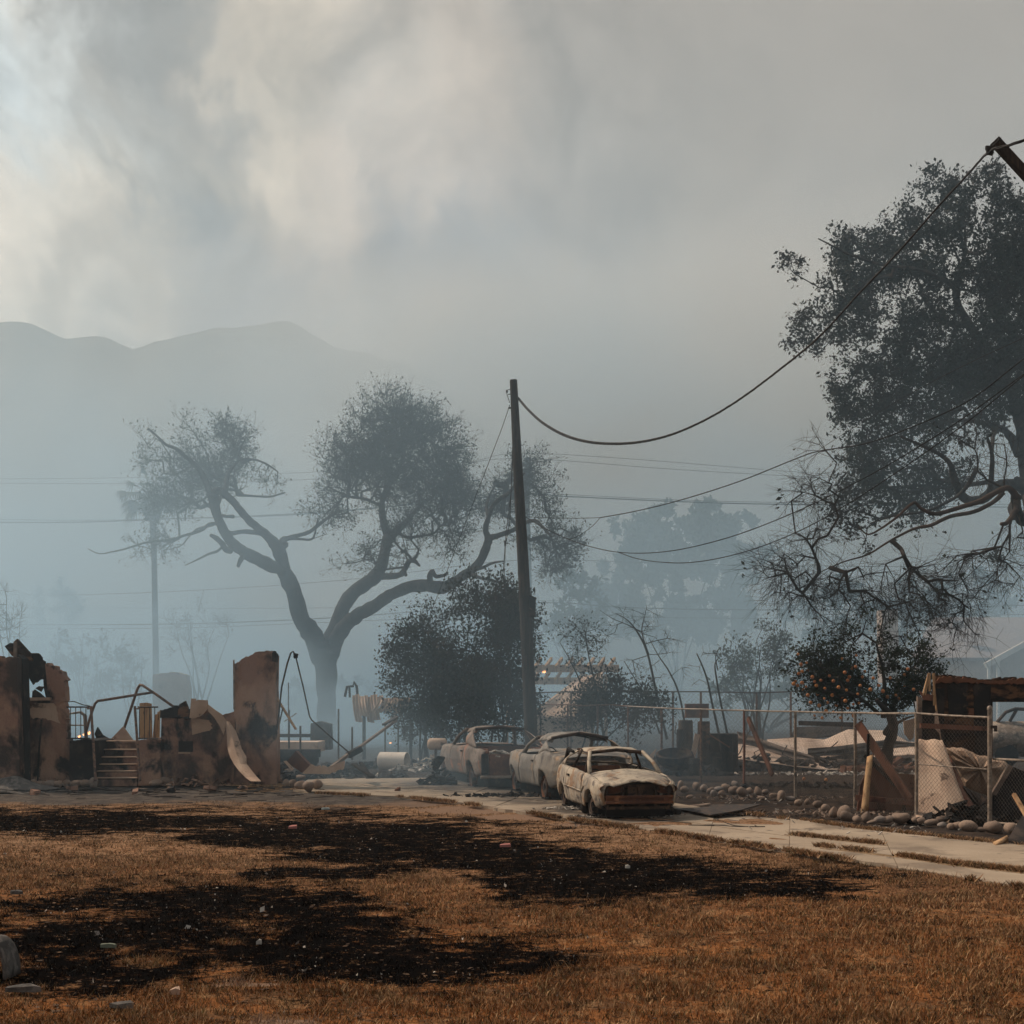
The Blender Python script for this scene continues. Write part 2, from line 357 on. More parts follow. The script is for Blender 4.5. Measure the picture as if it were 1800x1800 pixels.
def masks(x, y):
    px, py = proj(x, np.maximum(y, 3.0))
    n1 = fbm(x * .55 + 40, y * .8 + 11, 5, .6); n2 = fbm(x * 2.3, y * 3.2, 4, .65)
    def blobs(L):
        v = np.zeros_like(x) - 1e9
        for cx, cy, rx, ry in L: v = np.maximum(v, 1 - np.sqrt(((px - cx) / rx) ** 2 + ((py - cy) / ry) ** 2))
        return v
    b = blobs(BURNS); k = blobs(KEEP)
    m = b * .9 - np.maximum(k + .15, 0) * 1.6 + (n1 - .5) * 1.5 + (n2 - .5) * 1.7
    burn = np.clip(m * .95 + .50, 0, .80)
    d = blobs(DIRT) * .8 + (n1 - .5) * .6 + (n2 - .5) * .8
    dirt = np.clip(d * 3 + .45, 0, 1)
    # ashy strip below the ruin and the scorched yard beyond the drive
    ash = np.clip((1414 + 10 * (n1 - .5) * 2 + 10 * (n2 - .5) - py) / 8, 0, 1) * np.clip((840 - px) / 60, 0, 1)
    yl = np.array([p[0] for p in DRV_UP]); yy = np.array([p[1] for p in DRV_UP])
    o = np.argsort(yl); upy = np.interp(x, yl[o], yy[o])
    yard = np.clip((y - upy + .2 + (n2 - .5) * .5) / .5, 0, 1)
    yard = np.maximum(yard * (px > 560), np.clip((y - 33.6) / 1.0, 0, 1))
    return burn * (1 - ash), dirt * (1 - yard * .4), ash, yard, n1, n2
xs = np.unique(np.r_[np.linspace(-1600, -60, 24), np.linspace(-60, -16, 45), np.arange(-16, 17, .10), np.linspace(17, 60, 45), np.linspace(60, 1600, 24)])
ys = np.unique(np.r_[np.linspace(-120, 4, 20), np.arange(4, 7, .25), np.arange(7, 34, .09), np.arange(34, 60, .3), np.linspace(60, 140, 40), np.linspace(140, 2400, 50)])
GX, GY = np.meshgrid(xs, ys); gx = GX.ravel(); gy = GY.ravel()
burn, dirt, ash, yard, n1, n2 = masks(gx, gy)
def gz(x, y):
    near = np.clip((42 - np.abs(y)) / 8, 0, 1)
    return (fbm(x * .35 + 5, y * .35, 3) - .5) * .12 * near + (fbm(x * 2.1, y * 2.1 + 3, 3) - .5) * .05 * near - .03
z = gz(gx, gy)
V = np.c_[gx, gy, z]
ny, nx = GX.shape; idx = np.arange(nx * ny).reshape(ny, nx)
Fq = np.stack([idx[:-1, :-1], idx[:-1, 1:], idx[1:, 1:], idx[1:, :-1]], -1).reshape(-1, 4)
def ground_nodes(m, t, b, blade=False):
    def at(n): return t.node('ShaderNodeAttribute', attribute_name=n).outputs['Fac']
    p = posc(t)
    f = t.noise(p, 22, 6, .75); f2 = t.noise(p, 3.1, 5, .6); f3 = t.noise(t.mapping(p, (1, 2.0, 1)), .5, 5, .6)
    grass = t.mix(t.ramp(f3, .42, .6), (.335, .142, .055), (.205, .088, .038))
    grass = t.mix(t.ramp(f2, .50, .72), grass, (.44, .26, .135))
    grass = t.mix(t.ramp(t.noise(p, 1.3, 4, .6), .6, .75), grass, (.085, .072, .028))
    grass = t.mix(t.math('MULTIPLY', t.ramp(t.noise(t.mapping(p, (1, 1.5, 1), loc=(5, 5, 0)), .9, 6, .7), .50, .64), .6), grass, (.075, .036, .018))
    # farther turf is bleached straw
    sy = t.node('ShaderNodeSeparateXYZ'); t.lk(p, sy.inputs[0])
    far = t.ramp(sy.outputs[1], 10.5, 21)
    grass = t.mix(t.math('MULTIPLY', far, .75), grass, (.37, .24, .155))
    if blade:
        rr = t.node('ShaderNodeNewGeometry').outputs['Random Per Island']
        grass = t.mix(t.ramp(rr, .45, .95), t.mix(t.ramp(rr, 0, .30), (.09, .038, .015), grass), (.44, .29, .16))
        grass = t.mix(t.math('GREATER_THAN', t.math('FRACT', t.math('MULTIPLY', rr, 9.7)), .86), grass, (.09, .075, .03))
    else:
        grass = t.mix(t.ramp(t.noise(p, 2.6, 6, .7), .50, .62), grass, (.19, .105, .058))
        grass = t.mix(t.ramp(f, .51, .64), grass, (.04, .02, .010))
    jit = t.math('ADD', t.math('MULTIPLY', t.math('SUBTRACT', f, .5), 2.4), t.math('MULTIPLY', t.math('SUBTRACT', t.noise(t.mapping(p, (1, 1.8, 1)), 3.6, 7, .72), .5), 2.6))
    bm = t.ramp(t.math('ADD', at('burn'), jit), .34, .56)
    char = t.mix(t.ramp(f, .56, .70), (.0045, .004, .004), (.026, .018, .014))
    char = t.mix(t.math('MULTIPLY', t.ramp(t.noise(p, 4.5, 6, .75), .58, .70), .30), char, (.09, .04, .018))
    sg = t.ramp(t.math('ADD', at('burn'), jit), -.05, .45)
    c = t.mix(bm, t.mix(t.math('MULTIPLY', sg, .8), grass, (.045, .026, .015)), char)
    dm = t.ramp(t.math('ADD', at('dirt'), t.math('MULTIPLY', t.math('SUBTRACT', f2, .5), 1.0)), .4, .62)
    c = t.mix(dm, c, t.mix(f2, (.30, .195, .135), (.24, .16, .115)))
    ashc = t.mix(t.ramp(f2, .4, .6), (.135, .115, .10), (.075, .066, .062)); ashc = t.mix(t.ramp(f, .58, .68), ashc, (.26, .22, .19))
    c = t.mix(at('ash'), c, ashc)
    yc = t.mix(t.ramp(f2, .4, .62), (.075, .056, .046), (.036, .032, .031)); yc = t.mix(t.ramp(f, .60, .68), yc, (.17, .14, .12))
    c = t.mix(at('yard'), c, yc)
    t.lk(c, b.inputs['Base Color']); b.inputs['Roughness'].default_value = .95; b.inputs['Specular IOR Level'].default_value = 0.0
    if not blade: bump(t, b, t.math('ADD', f, t.noise(p, 60, 4, .7)), .9, .03)
m, t, b = newmat('burnt_lawn'); ground_nodes(m, t, b); M['ground'] = m
m, t, b = newmat('dry_grass'); ground_nodes(m, t, b, True); M['grass'] = m
def add_attrs(o, **kw):
    for k, a in kw.items():
        at = o.data.attributes.new(k, 'FLOAT', 'POINT'); at.data.foreach_set('value', np.asarray(a, dtype=np.float32))
g = mesh_np('ground', V, Fq, M['ground'], smooth=True); add_attrs(g, burn=burn, dirt=dirt, ash=ash, yard=yard)
tag(g, kind='structure')
# grass blades
def scatter_area(n, y0, y1, power=1.0):
    y = y0 + (y1 - y0) * rng.random(n) ** power
    return (rng.random(n) * 2 - 1) * (y * .385 + .8), y
def in_drive(x, y):
    lo = np.array([(p[0], p[1]) for p in DRV_LOW]); up = np.array([(p[0], p[1]) for p in DRV_UP])
    a = lo[np.argsort(lo[:, 0])]; c = up[np.argsort(up[:, 0])]
    return (y > np.interp(x, a[:, 0], a[:, 1]) + .02) & (x > a[0, 0]) & (y < np.interp(x, c[:, 0], c[:, 1]) - .02)
bxs = []; 
for n, y0, y1, hh, ww in ((170000, 8.0, 12, .036, .0036), (150000, 12, 18, .036, .0052), (70000, 18, 28, .032, .008)):
    x, y = scatter_area(n, y0, y1); bu, di, as_, ya, q1, q2 = masks(x, y)
    keep = rng.random(n) < np.clip(1.0 - .86 * bu, 0, 1) * np.clip((fbm(x * 1.7 + 3, y * 2.2, 4, .6) - .30) * 5, .25, 1) * (1 - di * .9) * (1 - as_ * .9) * (1 - ya)
    keep &= ~in_drive(x, y)
    x, y, bu, di, as_, ya, q1, q2 = [a[keep] for a in (x, y, bu, di, as_, ya, q1, q2)]
    h = hh * (.35 + rng.random(len(x)) ** 2 * 1.2) * (.55 + .9 * q2) * (1 - .45 * bu); bxs.append((x, y, h, np.full(len(x), ww), bu, di, as_, ya))
x, y, h, w, bu, di, as_, ya = [np.concatenate(a) for a in zip(*bxs)]
n = len(x); a = rng.random(n) * 2 * math.pi; lean = rng.random(n) * .9 + .15; la = rng.random(n) * 2 * math.pi
zz = gz(x, y) - .005
dx, dy = np.cos(a) * w, np.sin(a) * w; lx, ly = np.cos(la) * lean * h, np.sin(la) * lean * h
V = np.stack([np.c_[x - dx, y - dy, zz], np.c_[x + dx, y + dy, zz], np.c_[x + lx * .4 + dx * .7, y + ly * .4 + dy * .7, zz + h * .6], np.c_[x + lx * .4 - dx * .7, y + ly * .4 - dy * .7, zz + h * .6], np.c_[x + lx, y + ly, zz + h * .95]], 1).reshape(-1, 3)
b0 = np.arange(n) * 5
o = mesh_np('dry_grass', V, [np.c_[b0, b0 + 1, b0 + 2, b0 + 3], np.c_[b0 + 3, b0 + 2, b0 + 4]], M['grass'])
rep = lambda q: np.repeat(q, 5)
add_attrs(o, burn=rep(bu), dirt=rep(di), ash=rep(as_), yard=rep(ya)); tag(o, 'short dry brown grass, scorched black in patches', 'grass', kind='stuff')
def tufts(n, y0, y1, per, hh):
    x, y = scatter_area(n, y0, y1, 1.2); k = ~in_drive(x, y); x, y = x[k], y[k]; bu, di, as_, ya, q1, q2 = masks(x, y); k = (ya < .5) & (as_ < .5) & (q2 > .45); R_ = lambda a: np.repeat(a[k], per)
    bu, di, as_, ya = R_(bu), R_(di), R_(as_), R_(ya); x = R_(x); y = R_(y); n = len(x); x = x + rng.normal(0, .03, n); y = y + rng.normal(0, .03, n); h = hh * (.4 + rng.random(n)) * (1 - .5 * bu); a = rng.random(n) * 6.28; la = rng.random(n) * 6.28; w = .0035; ln = .3 + rng.random(n) * .9; zz = gz(x, y) - .005
    dx, dy = np.cos(a) * w, np.sin(a) * w; lx, ly = np.cos(la) * h * ln, np.sin(la) * h * ln
    V = np.stack([np.c_[x - dx, y - dy, zz], np.c_[x + dx, y + dy, zz], np.c_[x + lx, y + ly, zz + h]], 1).reshape(-1, 3); b0 = np.arange(n) * 3
    o = mesh_np('grass_tufts', V, np.c_[b0, b0 + 1, b0 + 2], M['grass']); r3 = lambda q: np.repeat(q, 3); add_attrs(o, burn=r3(bu), dirt=r3(di), ash=r3(as_), yard=r3(ya)); tag(o, 'taller dead tufts standing in the lawn', 'grass', kind='stuff')
tufts(5200, 8.1, 20, 14, .075)
# driveway: slabs between two edge lines
drv = empty('driveway', (0, 0, 0), kind='structure')
N = 200; lo = interp_line(DRV_LOW, N); up = interp_line(DRV_UP, N)
cuts = [0, 16, 31, 47, 62, 77, 91, 105, 120, 136, 154, 174, 199]
lat = [0, .40, 1.0]
for i in range(len(cuts) - 1):
    for j in range(2):
        rows = []
        for s in np.linspace(cuts[i], cuts[i + 1], 8):
            k = int(s); k2 = min(k + 1, N - 1); fr = s - k; A = lo[k] * (1 - fr) + lo[k2] * fr; B = up[k] * (1 - fr) + up[k2] * fr
            D = B - A; L = np.hypot(*D); r0 = lat[j] + .006 / max(L, 1); r1 = lat[j + 1] - .006 / max(L, 1)
            e = (.03 if j == 0 else 0) * (random.random() - .5); row = []
            for q in np.linspace(r0 + (e if j == 0 else 0), r1 + (e if j == 1 else 0), 5):
                p = A + D * q; row.append((p[0], p[1], .010))
            rows.append(row)
        ax = np.array(rows[1][2][:2]) - np.array(rows[0][2][:2]); ax /= np.hypot(*ax) + 1e-6
        for c_, k_ in ((0, 1), (-1, -1)): rows[c_] = [(q[0] + ax[0] * .006 * k_, q[1] + ax[1] * .006 * k_, q[2]) for q in rows[c_]]
        dz = random.uniform(-.006, .006); tl = random.uniform(-.004, .004)
        mb = MB(); mb.grid([[(q[0], q[1], q[2] + dz + tl * c) for c, q in enumerate(r)][::-1] for r in rows])
        o = mb.build('slab', M['concrete'], drv); sm = o.modifiers.new('s', 'SOLIDIFY'); sm.thickness = .08; sm.offset = -1
# weeds and dry grass in the drive's joints
def weed_strip(pts, wid, n, label):
    P_ = interp_line([G(*p, .01).xy for p in pts], 200); k = rng.integers(0, 200, n); k = k[fbm(k * .11 + 3, k * 0. + n * .01, 4, .65) > .44]; n = len(k); wmod = wid * (.2 + fbm(k * .06, k * 0., 3) * 1.2)
    x = P_[k, 0] + rng.normal(0, .04, n); y = P_[k, 1] + rng.normal(0, 1, n) * wmod
    h = .03 + rng.random(n) * .055; a = rng.random(n) * 6.28; la = rng.random(n) * 6.28; w = .011
    zz = np.full(n, .005); dx, dy = np.cos(a) * w, np.sin(a) * w; lx, ly = np.cos(la) * h, np.sin(la) * h
    V = np.stack([np.c_[x - dx, y - dy, zz], np.c_[x + dx, y + dy, zz], np.c_[x + lx, y + ly, zz + h]], 1).reshape(-1, 3); b0 = np.arange(n) * 3
    o = mesh_np('weeds', V, np.c_[b0, b0 + 1, b0 + 2], M['grass']); tag(o, label, 'weeds', kind='stuff')
weed_strip([(1378, 1466), (1440, 1473), (1545, 1484)], .07, 3500, 'dry weeds in the short joint at the middle of the concrete drive')
weed_strip([(1440, 1488), (1560, 1502), (1680, 1520), (1800, 1533), (1900, 1545)], .10, 9000, 'dry weeds along the long crack near the right end of the drive')
weed_strip([(560, 1395), (700, 1401), (800, 1411), (900, 1425), (1000, 1441), (1150, 1461), (1300, 1483), (1500, 1514), (1650, 1538), (1800, 1561)], .07, 16000, 'straw and weeds along the near edge of the concrete drive')
weed_strip([(1290, 1429), (1400, 1441), (1500, 1456), (1600, 1467), (1700, 1478), (1800, 1487)], .07, 6000, 'dead weeds along the far edge of the drive by the stones')
def dirt_strip(pts, wid, label, h=.003):
    P_ = interp_line([G(*p, .02).xy for p in pts], 90); rows = []
    for q in np.linspace(-1, 1, 7):
        row = []
        for i in range(90):
            w_ = wid * (.25 + 1.5 * fbm(np.array([i * .13]), np.array([q * .5 + len(pts)]), 4)[0] ** 1.5) * math.sin(math.pi * min(max(i / 89, .02), .98)) ** .35
            row.append((P_[i, 0] + q * w_ * .2, P_[i, 1] + q * w_ + (.03 if label == 'c' else .10) * (fbm(np.array([i * .21]), np.array([7.]), 3)[0] - .5), .016 + h * (1 - q * q) - (.012 if abs(q) > .9 else 0)))
        rows.append(row)
    mb = MB(); mb.grid(rows); o = mb.build('dirt', M['char'] if label == 'c' else M['dirt'], None, smooth=True); tag(o, kind='structure')
M['dirt'] = mat_mottled('dry_dirt_and_thatch', [(.20, .135, .08), (.12, .075, .042), (.28, .19, .11)], (5, 16, 28), bmp=.9, bdist=.03)
dirt_strip([(1378, 1466), (1440, 1472), (1500, 1479), (1560, 1486)], .12, 'a'); dirt_strip([(1440, 1490), (1560, 1503), (1680, 1520), (1800, 1534), (1900, 1546)], .17, 'b')
for pts in ([(1210, 1449), (1260, 1450), (1300, 1452), (1345, 1452)], [(1260, 1440), (1290, 1450), (1310, 1452)], [(1700, 1500), (1760, 1498), (1850, 1494)], [(1100, 1428), (1150, 1440), (1215, 1446)], [(640, 1380), (700, 1386), (745, 1384)]): dirt_strip(pts, .013, 'c', .001)
# mountains
def ridge(name, pts, d, depth, label, mat):
    px = np.linspace(pts[0][0], pts[-1][0], 260); py = np.interp(px, [p[0] for p in pts], [p[1] for p in pts])
    X = PX(px, d); Zr = PZ(py, d); Zr = Zr + (fbm(X * .028, X * 0 + 3, 5, .6) - .5) * 12.0
    rows = []
    for k, s in enumerate(np.linspace(0, 1, 40)):
        yy = d - depth + depth * s; prof = s ** 1.15
        nn = (fbm(X * .009 + 3, np.full_like(X, yy * .009), 5, .55) - .5) * 78 * s * (1 - s) * 2.2 + (fbm(X * .08, np.full_like(X, yy * .06), 4, .6) - .5) * 8 * (1 - s)
        rows.append(np.c_[X * (yy / d) ** .0, np.full_like(X, yy), np.maximum(Zr * prof + nn, -2 - 0 * X) - (1 - s) * 3])
    for k, s in enumerate(np.linspace(.1, 1, 8)): rows.append(np.c_[X, np.full_like(X, d + 200 * s), Zr * (1 - s) - 3])
    V = np.concatenate(rows); ny, nx = len(rows), len(px); idx = np.arange(nx * ny).reshape(ny, nx)
    Fq = np.stack([idx[:-1, :-1], idx[:-1, 1:], idx[1:, 1:], idx[1:, :-1]], -1).reshape(-1, 4)
    o = mesh_np(name, V, Fq, mat, smooth=True); tag(o, label, kind='structure'); return o
M['hill'] = mat_mottled('scrubby_slope', [(.055, .060, .048), (.085, .080, .062), (.035, .040, .034)], (.02, .06, .15), bmp=0)
ridge('mountains', [(-1500, 500), (-900, 560), (-300, 530), (-60, 560), (0, 568), (50, 573), (110, 592), (150, 588), (185, 592), (228, 612), (280, 597), (380, 580), (420, 577), (480, 565), (510, 566), (550, 588), (590, 611), (650, 620), (700, 638), (760, 668), (850, 740), (950, 860), (1050, 980), (1200, 1120), (1500, 1190), (1900, 1180), (2600, 1150), (3600, 1160)], 1000, 380, 'long hazy mountain ridge behind the trees', M['hill'])
# ------------------------------------------------------------------ burnt-out cars
def mat_burnt(name, pale, mid, rust, dark, th=(.45, .6), sc=1.3):
    m, t, b = newmat(name); c = objc(t)
    n1 = t.noise(t.mapping(c, (1, 1, 1)), sc, 6, .6, .5); n2 = t.noise(t.mapping(c, (1, 1, 1), loc=(4, 2, 1)), sc * 1.7, 6, .62, .8)
    n3 = t.noise(t.mapping(c, (1, 1, 1), loc=(9, 3, 5)), sc * 2.4, 7, .65, .6); n4 = t.noise(t.mapping(c, (6, 6, 1)), 4, 4, .6); g = t.noise(c, 55, 4, .7)
    col = t.mix(t.ramp(n1, *th), pale, mid); col = t.mix(t.ramp(n2, .53, .65), col, rust); col = t.mix(t.ramp(n3, .53, .64), col, dark); n5 = t.noise(t.mapping(c, (1, 1, 1), loc=(7, 7, 7)), sc * 5, 6, .7); col = t.mix(t.math('MULTIPLY', t.ramp(n5, .5, .66), .6), col, dark)
    col = t.mix(t.math('MULTIPLY', t.ramp(n4, .5, .75), .35), col, rust)
    s = t.node('ShaderNodeVectorMath', operation='SCALE'); t.lk(col, s.inputs[0]); t.lk(t.math('ADD', .75, t.math('MULTIPLY', g, .5)), s.inputs['Scale'])
    t.lk(s.outputs[0], b.inputs['Base Color']); b.inputs['Roughness'].default_value = .72; b.inputs['Metallic'].default_value = .15; b.inputs['Specular IOR Level'].default_value = .3
    bump(t, b, t.math('ADD', t.noise(c, 3.0, 4, .5), t.math('MULTIPLY', g, .12)), .25, .03)
    return m
M['inner'] = mat_mottled('burnt_cabin_metal', [(.055, .040, .034), (.10, .065, .048), (.025, .022, .022), (.15, .085, .055)], (3, 6, 4), rough=.85, bmp=.5, ths=[(.5, .6), (.5, .62), (.62, .7)], world=False)
def ip(pts, x):
    return float(np.interp(x, [p[0] for p in pts], [p[1] for p in pts]))
PROF = [(0.0, .91), (.08, .955), (.28, .985), (.44, .992), (.50, 1.004), (.56, .998), (.68, .99), (.84, .972), (.95, .945), (1.0, .90)]
def car(spec):
    S = spec; root = empty(S['name'], (0, 0, 0), S['label'], 'car', S.get('group'))
    L0, L1 = S['x']; arches = S['arches']; ra = S['ra']; skin = S['mat']
    rnd = random.Random(S['seed'])
    def sill(x):
        z = ip(S['sill'], x)
        for xc, zc in arches:
            if abs(x - xc) < ra: z = max(z, zc + math.sqrt(max(ra * ra - (x - xc) ** 2, 0)))
        return z
    def stations(a, b):
        xs_ = set(np.linspace(a, b, max(3, int((b - a) / .09) + 1)).round(4))
        for xc, zc in arches:
            for k in range(0, 17):
                q = round(xc + ra * .9995 * math.cos(math.pi * k / 16), 4)
                if a < q < b: xs_.add(q)
        return sorted(xs_)
    dent = lambda x, z: .012 * math.sin(5 * x + 3 * z + S['seed']) + .010 * math.sin(11 * x - 7 * z)
    def side_pt(x, u, s):
        zb = ip(S['belt'], x); zs = sill(x); z = zs + (zb - zs) * u
        uu = (z - ip(S['sill'], x)) / (zb - ip(S['sill'], x)); k = np.interp(uu, [p[0] for p in PROF], [p[1] for p in PROF])
        y = ip(S['w'], x) * float(k) + ip(S.get('flare', [(-9, 0), (9, 0)]), x) * math.sin(math.pi * min(max(uu, 0), 1))
        return (x, s * (y + dent(x, z) * .6), z + (dent(x, 2.0) * .3 if u > .9 else 0))
    for s in (1, -1):
        for nm, a, b in S['panels']:
            rows = [[side_pt(x, u, s) for u in (0, .07, .2, .34, .44, .50, .56, .68, .80, .90, .96, 1.0)] for x in stations(a + .014, b - .014)]
            if s < 0: rows = [r[::-1] for r in rows]
            mb = MB(); mb.grid(rows)
            # folded lip on the belt
            lip = [[side_pt(x, 1.0, s), tuple(np.array(side_pt(x, 1.0, s)) - np.array((0, s * .05, -.004)))] for x in stations(a + .014, b - .014)]
            if s < 0: lip = [r[::-1] for r in lip]
            mb.grid(lip)
            for xc, zc in arches:      # wheel-arch lips turned inwards
                if a < xc < b:
                    arc = []
                    for k in range(0, 17):
                        q = xc + ra * .99 * math.cos(math.pi * k / 16); p = np.array(side_pt(q, 0, s)); arc.append([tuple(p), tuple(p - np.array((0, s * .10, .0)))])
                    mb.grid(arc if s < 0 else [r[::-1] for r in arc])
            o = mb.build(nm, skin, root, smooth=True, solid=.012, auto=50)
            if nm == 'door':
                hx = a + .16; p = side_pt(hx, .80, s); hb = MB(); hb.box((p[0], p[1] + s * .012, p[2]), (.16, .03, .035)); hb.build('handle', M['inner'], o)
    def deck(nm, a, b, crown, mat=skin, lift=None, inset=.045, scallop=0.0):
        rows = []
        for x in np.linspace(a, b, 18):
            pe = side_pt(x, 1.0, 1); ye = pe[1] - inset; zb = pe[2]; row = []
            for q in np.linspace(-1, 1, 17):
                xx = x + (scallop * (q * q) * (1 if x == b else 0))
                z = zb + crown * (1 - abs(q) ** 2.2) + .005 * math.sin(7 * x + 4 * q) + (ip(lift, x) if lift else 0) + .003 * math.sin(9 * q + 2 * x)
                row.append((xx, ye * q, z))
            rows.append(row)
        mb = MB(); mb.grid([r[::-1] for r in rows]); return mb.build(nm, mat, root, smooth=True, solid=.012, auto=60)
    if S.get('hood'): deck('bonnet', *S['hood'])
    if S.get('trunk'): deck('boot_lid', *S['trunk'])
    if S.get('cowl'): deck('cowl', *S['cowl'], mat=M['inner'])
    # roof
    r = S['roof']; rows = []
    for i, x in enumerate(np.linspace(r['x0'], r['x1'], 14)):
        t_ = i / 13; z = r['z'] - r['drop'] * (2 * t_ - 1) ** 2 * (1.2 if t_ > .5 else .8) ; hw = r['w'] * (1 - .05 * (2 * t_ - 1) ** 2)
        row = [(x, hw * q, z + r['crown'] * (1 - abs(q) ** 2.6) - (.085 if abs(q) > .99 else .012 if abs(q) > .88 else 0) + .006 * math.sin(9 * x + 5 * q)) for q in np.linspace(-1, 1, 19)]
        rows.append(row)
    mb = MB(); mb.grid([q[::-1] for q in rows]); mb.build('roof', S.get('roofmat', skin), root, smooth=True, solid=.02, auto=60)
    zf = rows[-1][1][2]; zr = rows[0][1][2]; xf = r['x1']; xr = r['x0']; hwf = r['w'] * .95; hwr = r['w'] * .95
    for s in (1, -1):
        pa = side_pt(S['apost'], 1, s); mb = MB()
        mb.tube([(pa[0], pa[1] - s * .05, pa[2] - .01), ((pa[0] * .5 + xf * .5) + .03, s * (abs(pa[1]) * .5 + hwf * .5), (pa[2] + zf) / 2 + .02), (xf, s * hwf, zf)], [.050, .040, .040], 6)
        mb.build('windscreen_pillar', skin, root, smooth=True)
        for q in S.get('posts', []):
            pb = side_pt(q[0], 1, s); mb = MB(); mb.beam((pb[0], pb[1] - s * .06, pb[2] - .02), (q[1], s * r['w'] * .97, r['z'] - .01), q[2], .03, up=(0, s, 0)); mb.build('door_pillar', M['inner'], root)
        if S.get('frame'):
            mb = MB(); a0, a1 = S['frame']; p0 = side_pt(a0, 1, s); p1 = side_pt(a1, 1, s)
            mb.tube([(p0[0], p0[1] - s * .03, p0[2]), (p0[0] * .45 + (xf + .0) * .55, s * (abs(p0[1]) * .5 + hwf * .5), (p0[2] + zf) / 2), (xf - .12, s * (hwf + .015), zf - .02), (S['frame_rear'], s * (hwf + .02), zf - .0), (p1[0], p1[1] - s * .04, p1[2])], .016, 6)
            mb.build('window_frame', M['inner'], root, smooth=True)
        c0, c1 = S['sail']; rw = []
        for t_ in np.linspace(0, 1, 8):
            e = side_pt(c0 * 1.0 + (c1 - c0) * t_, 1, s); top = (xr + S['sail_top'] * (1 - t_), s * hwr * 1.0, zr - .01)
            row = []
            for k in np.linspace(0, 1, 7):
                b_ = math.sin(math.pi * k) * .035 * (1 if S.get('bulge', True) else 0)
                x_ = e[0] * (1 - k) + top[0] * k; row.append((x_ + (S.get('curve', 0) * math.sin(math.pi * k) * t_), (e[1] - s * .02) * (1 - k) + top[1] * k + s * b_, e[2] * (1 - k) + top[2] * k + b_ * .5))
            rw.append(row)
        if s > 0: rw = [q[::-1] for q in rw]
        mb = MB(); mb.grid(rw); mb.build('rear_pillar', skin, root, smooth=True, solid=.02)
    # header rails
    mb = MB(); mb.tube([(xf, -hwf, zf - .01), (xf + .01, 0, zf + r['crown'] * .9), (xf, hwf, zf - .01)], .034, 6)
    mb.build('roof_rail', M['inner'], root, smooth=True); mb = MB(); mb.tube([(xr, -hwr, zr - .01), (xr, 0, zr + r['crown'] * .9), (xr, hwr, zr - .01)], .034, 6); mb.build('roof_rail', M['inner'], root, smooth=True)
    # shell inside: floor, firewall, parcel shelf, dash
    zs = ip(S['sill'], 0); wi = ip(S['w'], 0) * .9
    mb = MB(); mb.box(((L0 + L1) / 2, 0, zs + .03), (L1 - L0 - .5, wi * 1.75, .05)); mb.box((S['apost'] + .05, 0, (zs + ip(S['belt'], S['apost'])) / 2), (.04, wi * 1.75, ip(S['belt'], S['apost']) - zs - .04))
    for xc, zc in arches: mb.box((xc, 0, zc + .05), (.10, wi * 1.6, .10))
    mb.box((0, 0, zs + .1), (2.2, .22, .14)); mb.build('floor_pan', M['inner'], root); mb = MB(); mb.box(((L0 + L1) / 2, 0, zs / 2 + .05), (L1 - L0 - .7, wi * 1.5, zs + .06)); mb.build('underbody_shade_box', M['soot'], root)  # black box added under the floor to block light and deepen the shade
    mb = MB(); zd = ip(S['belt'], S['apost'] - .3)
    mb.tube([(S['apost'] - .25, -wi * .92, zd - .10), (S['apost'] - .2, 0, zd - .07), (S['apost'] - .25, wi * .92, zd - .10)], .05, 7); mb.build('dashboard_bar', M['inner'], root)
    mb = MB(); c = Vector((S['apost'] - .62, wi * .42, zd - .02)); ring = [c + Vector((.06 * math.cos(a), .18 * math.sin(a), .17 * math.cos(a))) for a in np.linspace(0, 2 * math.pi, 21)]
    mb.tube(ring, .012, 5, cap=False); mb.tube([c, (S['apost'] - .25, wi * .42, zd - .12)], .02, 5)
    for a in (0.6, 2.5, 4.4): mb.tube([c, c + Vector((.05 * math.cos(a), .17 * math.sin(a), .16 * math.cos(a)))], .01, 4)
    mb.build('steering_wheel', M['dark_iron'], root)
    for sx_ in S['seats']:
        for s in (1, -1):
            mb = MB(); x0 = sx_; y0 = s * wi * .42; w2 = .22; zt = min(zd + S.get('headrest', .04), r['z'] - .15)
            mb.tube([(x0 + .45, y0 - w2, zs + .22), (x0, y0 - w2, zs + .20), (x0 - .16, y0 - w2 * .9, zt - .08), (x0 - .18, y0 - w2 * .5, zt), (x0 - .18, y0 + w2 * .5, zt), (x0 - .16, y0 + w2 * .9, zt - .08), (x0, y0 + w2, zs + .20), (x0 + .45, y0 + w2, zs + .22)], .016, 5)
            for k in range(7):
                yy = y0 - w2 * .8 + k * w2 * .27; zg = [(x0 - .02 - .14 * q + .02 * (-1) ** j, yy + .012 * (-1) ** j, zs + .22 + (zt - zs - .28) * q) for j, q in enumerate(np.linspace(0, 1, 14))]
                mb.tube(zg, .006, 3)
            mb.build('seat_frame', M['inner'], root)
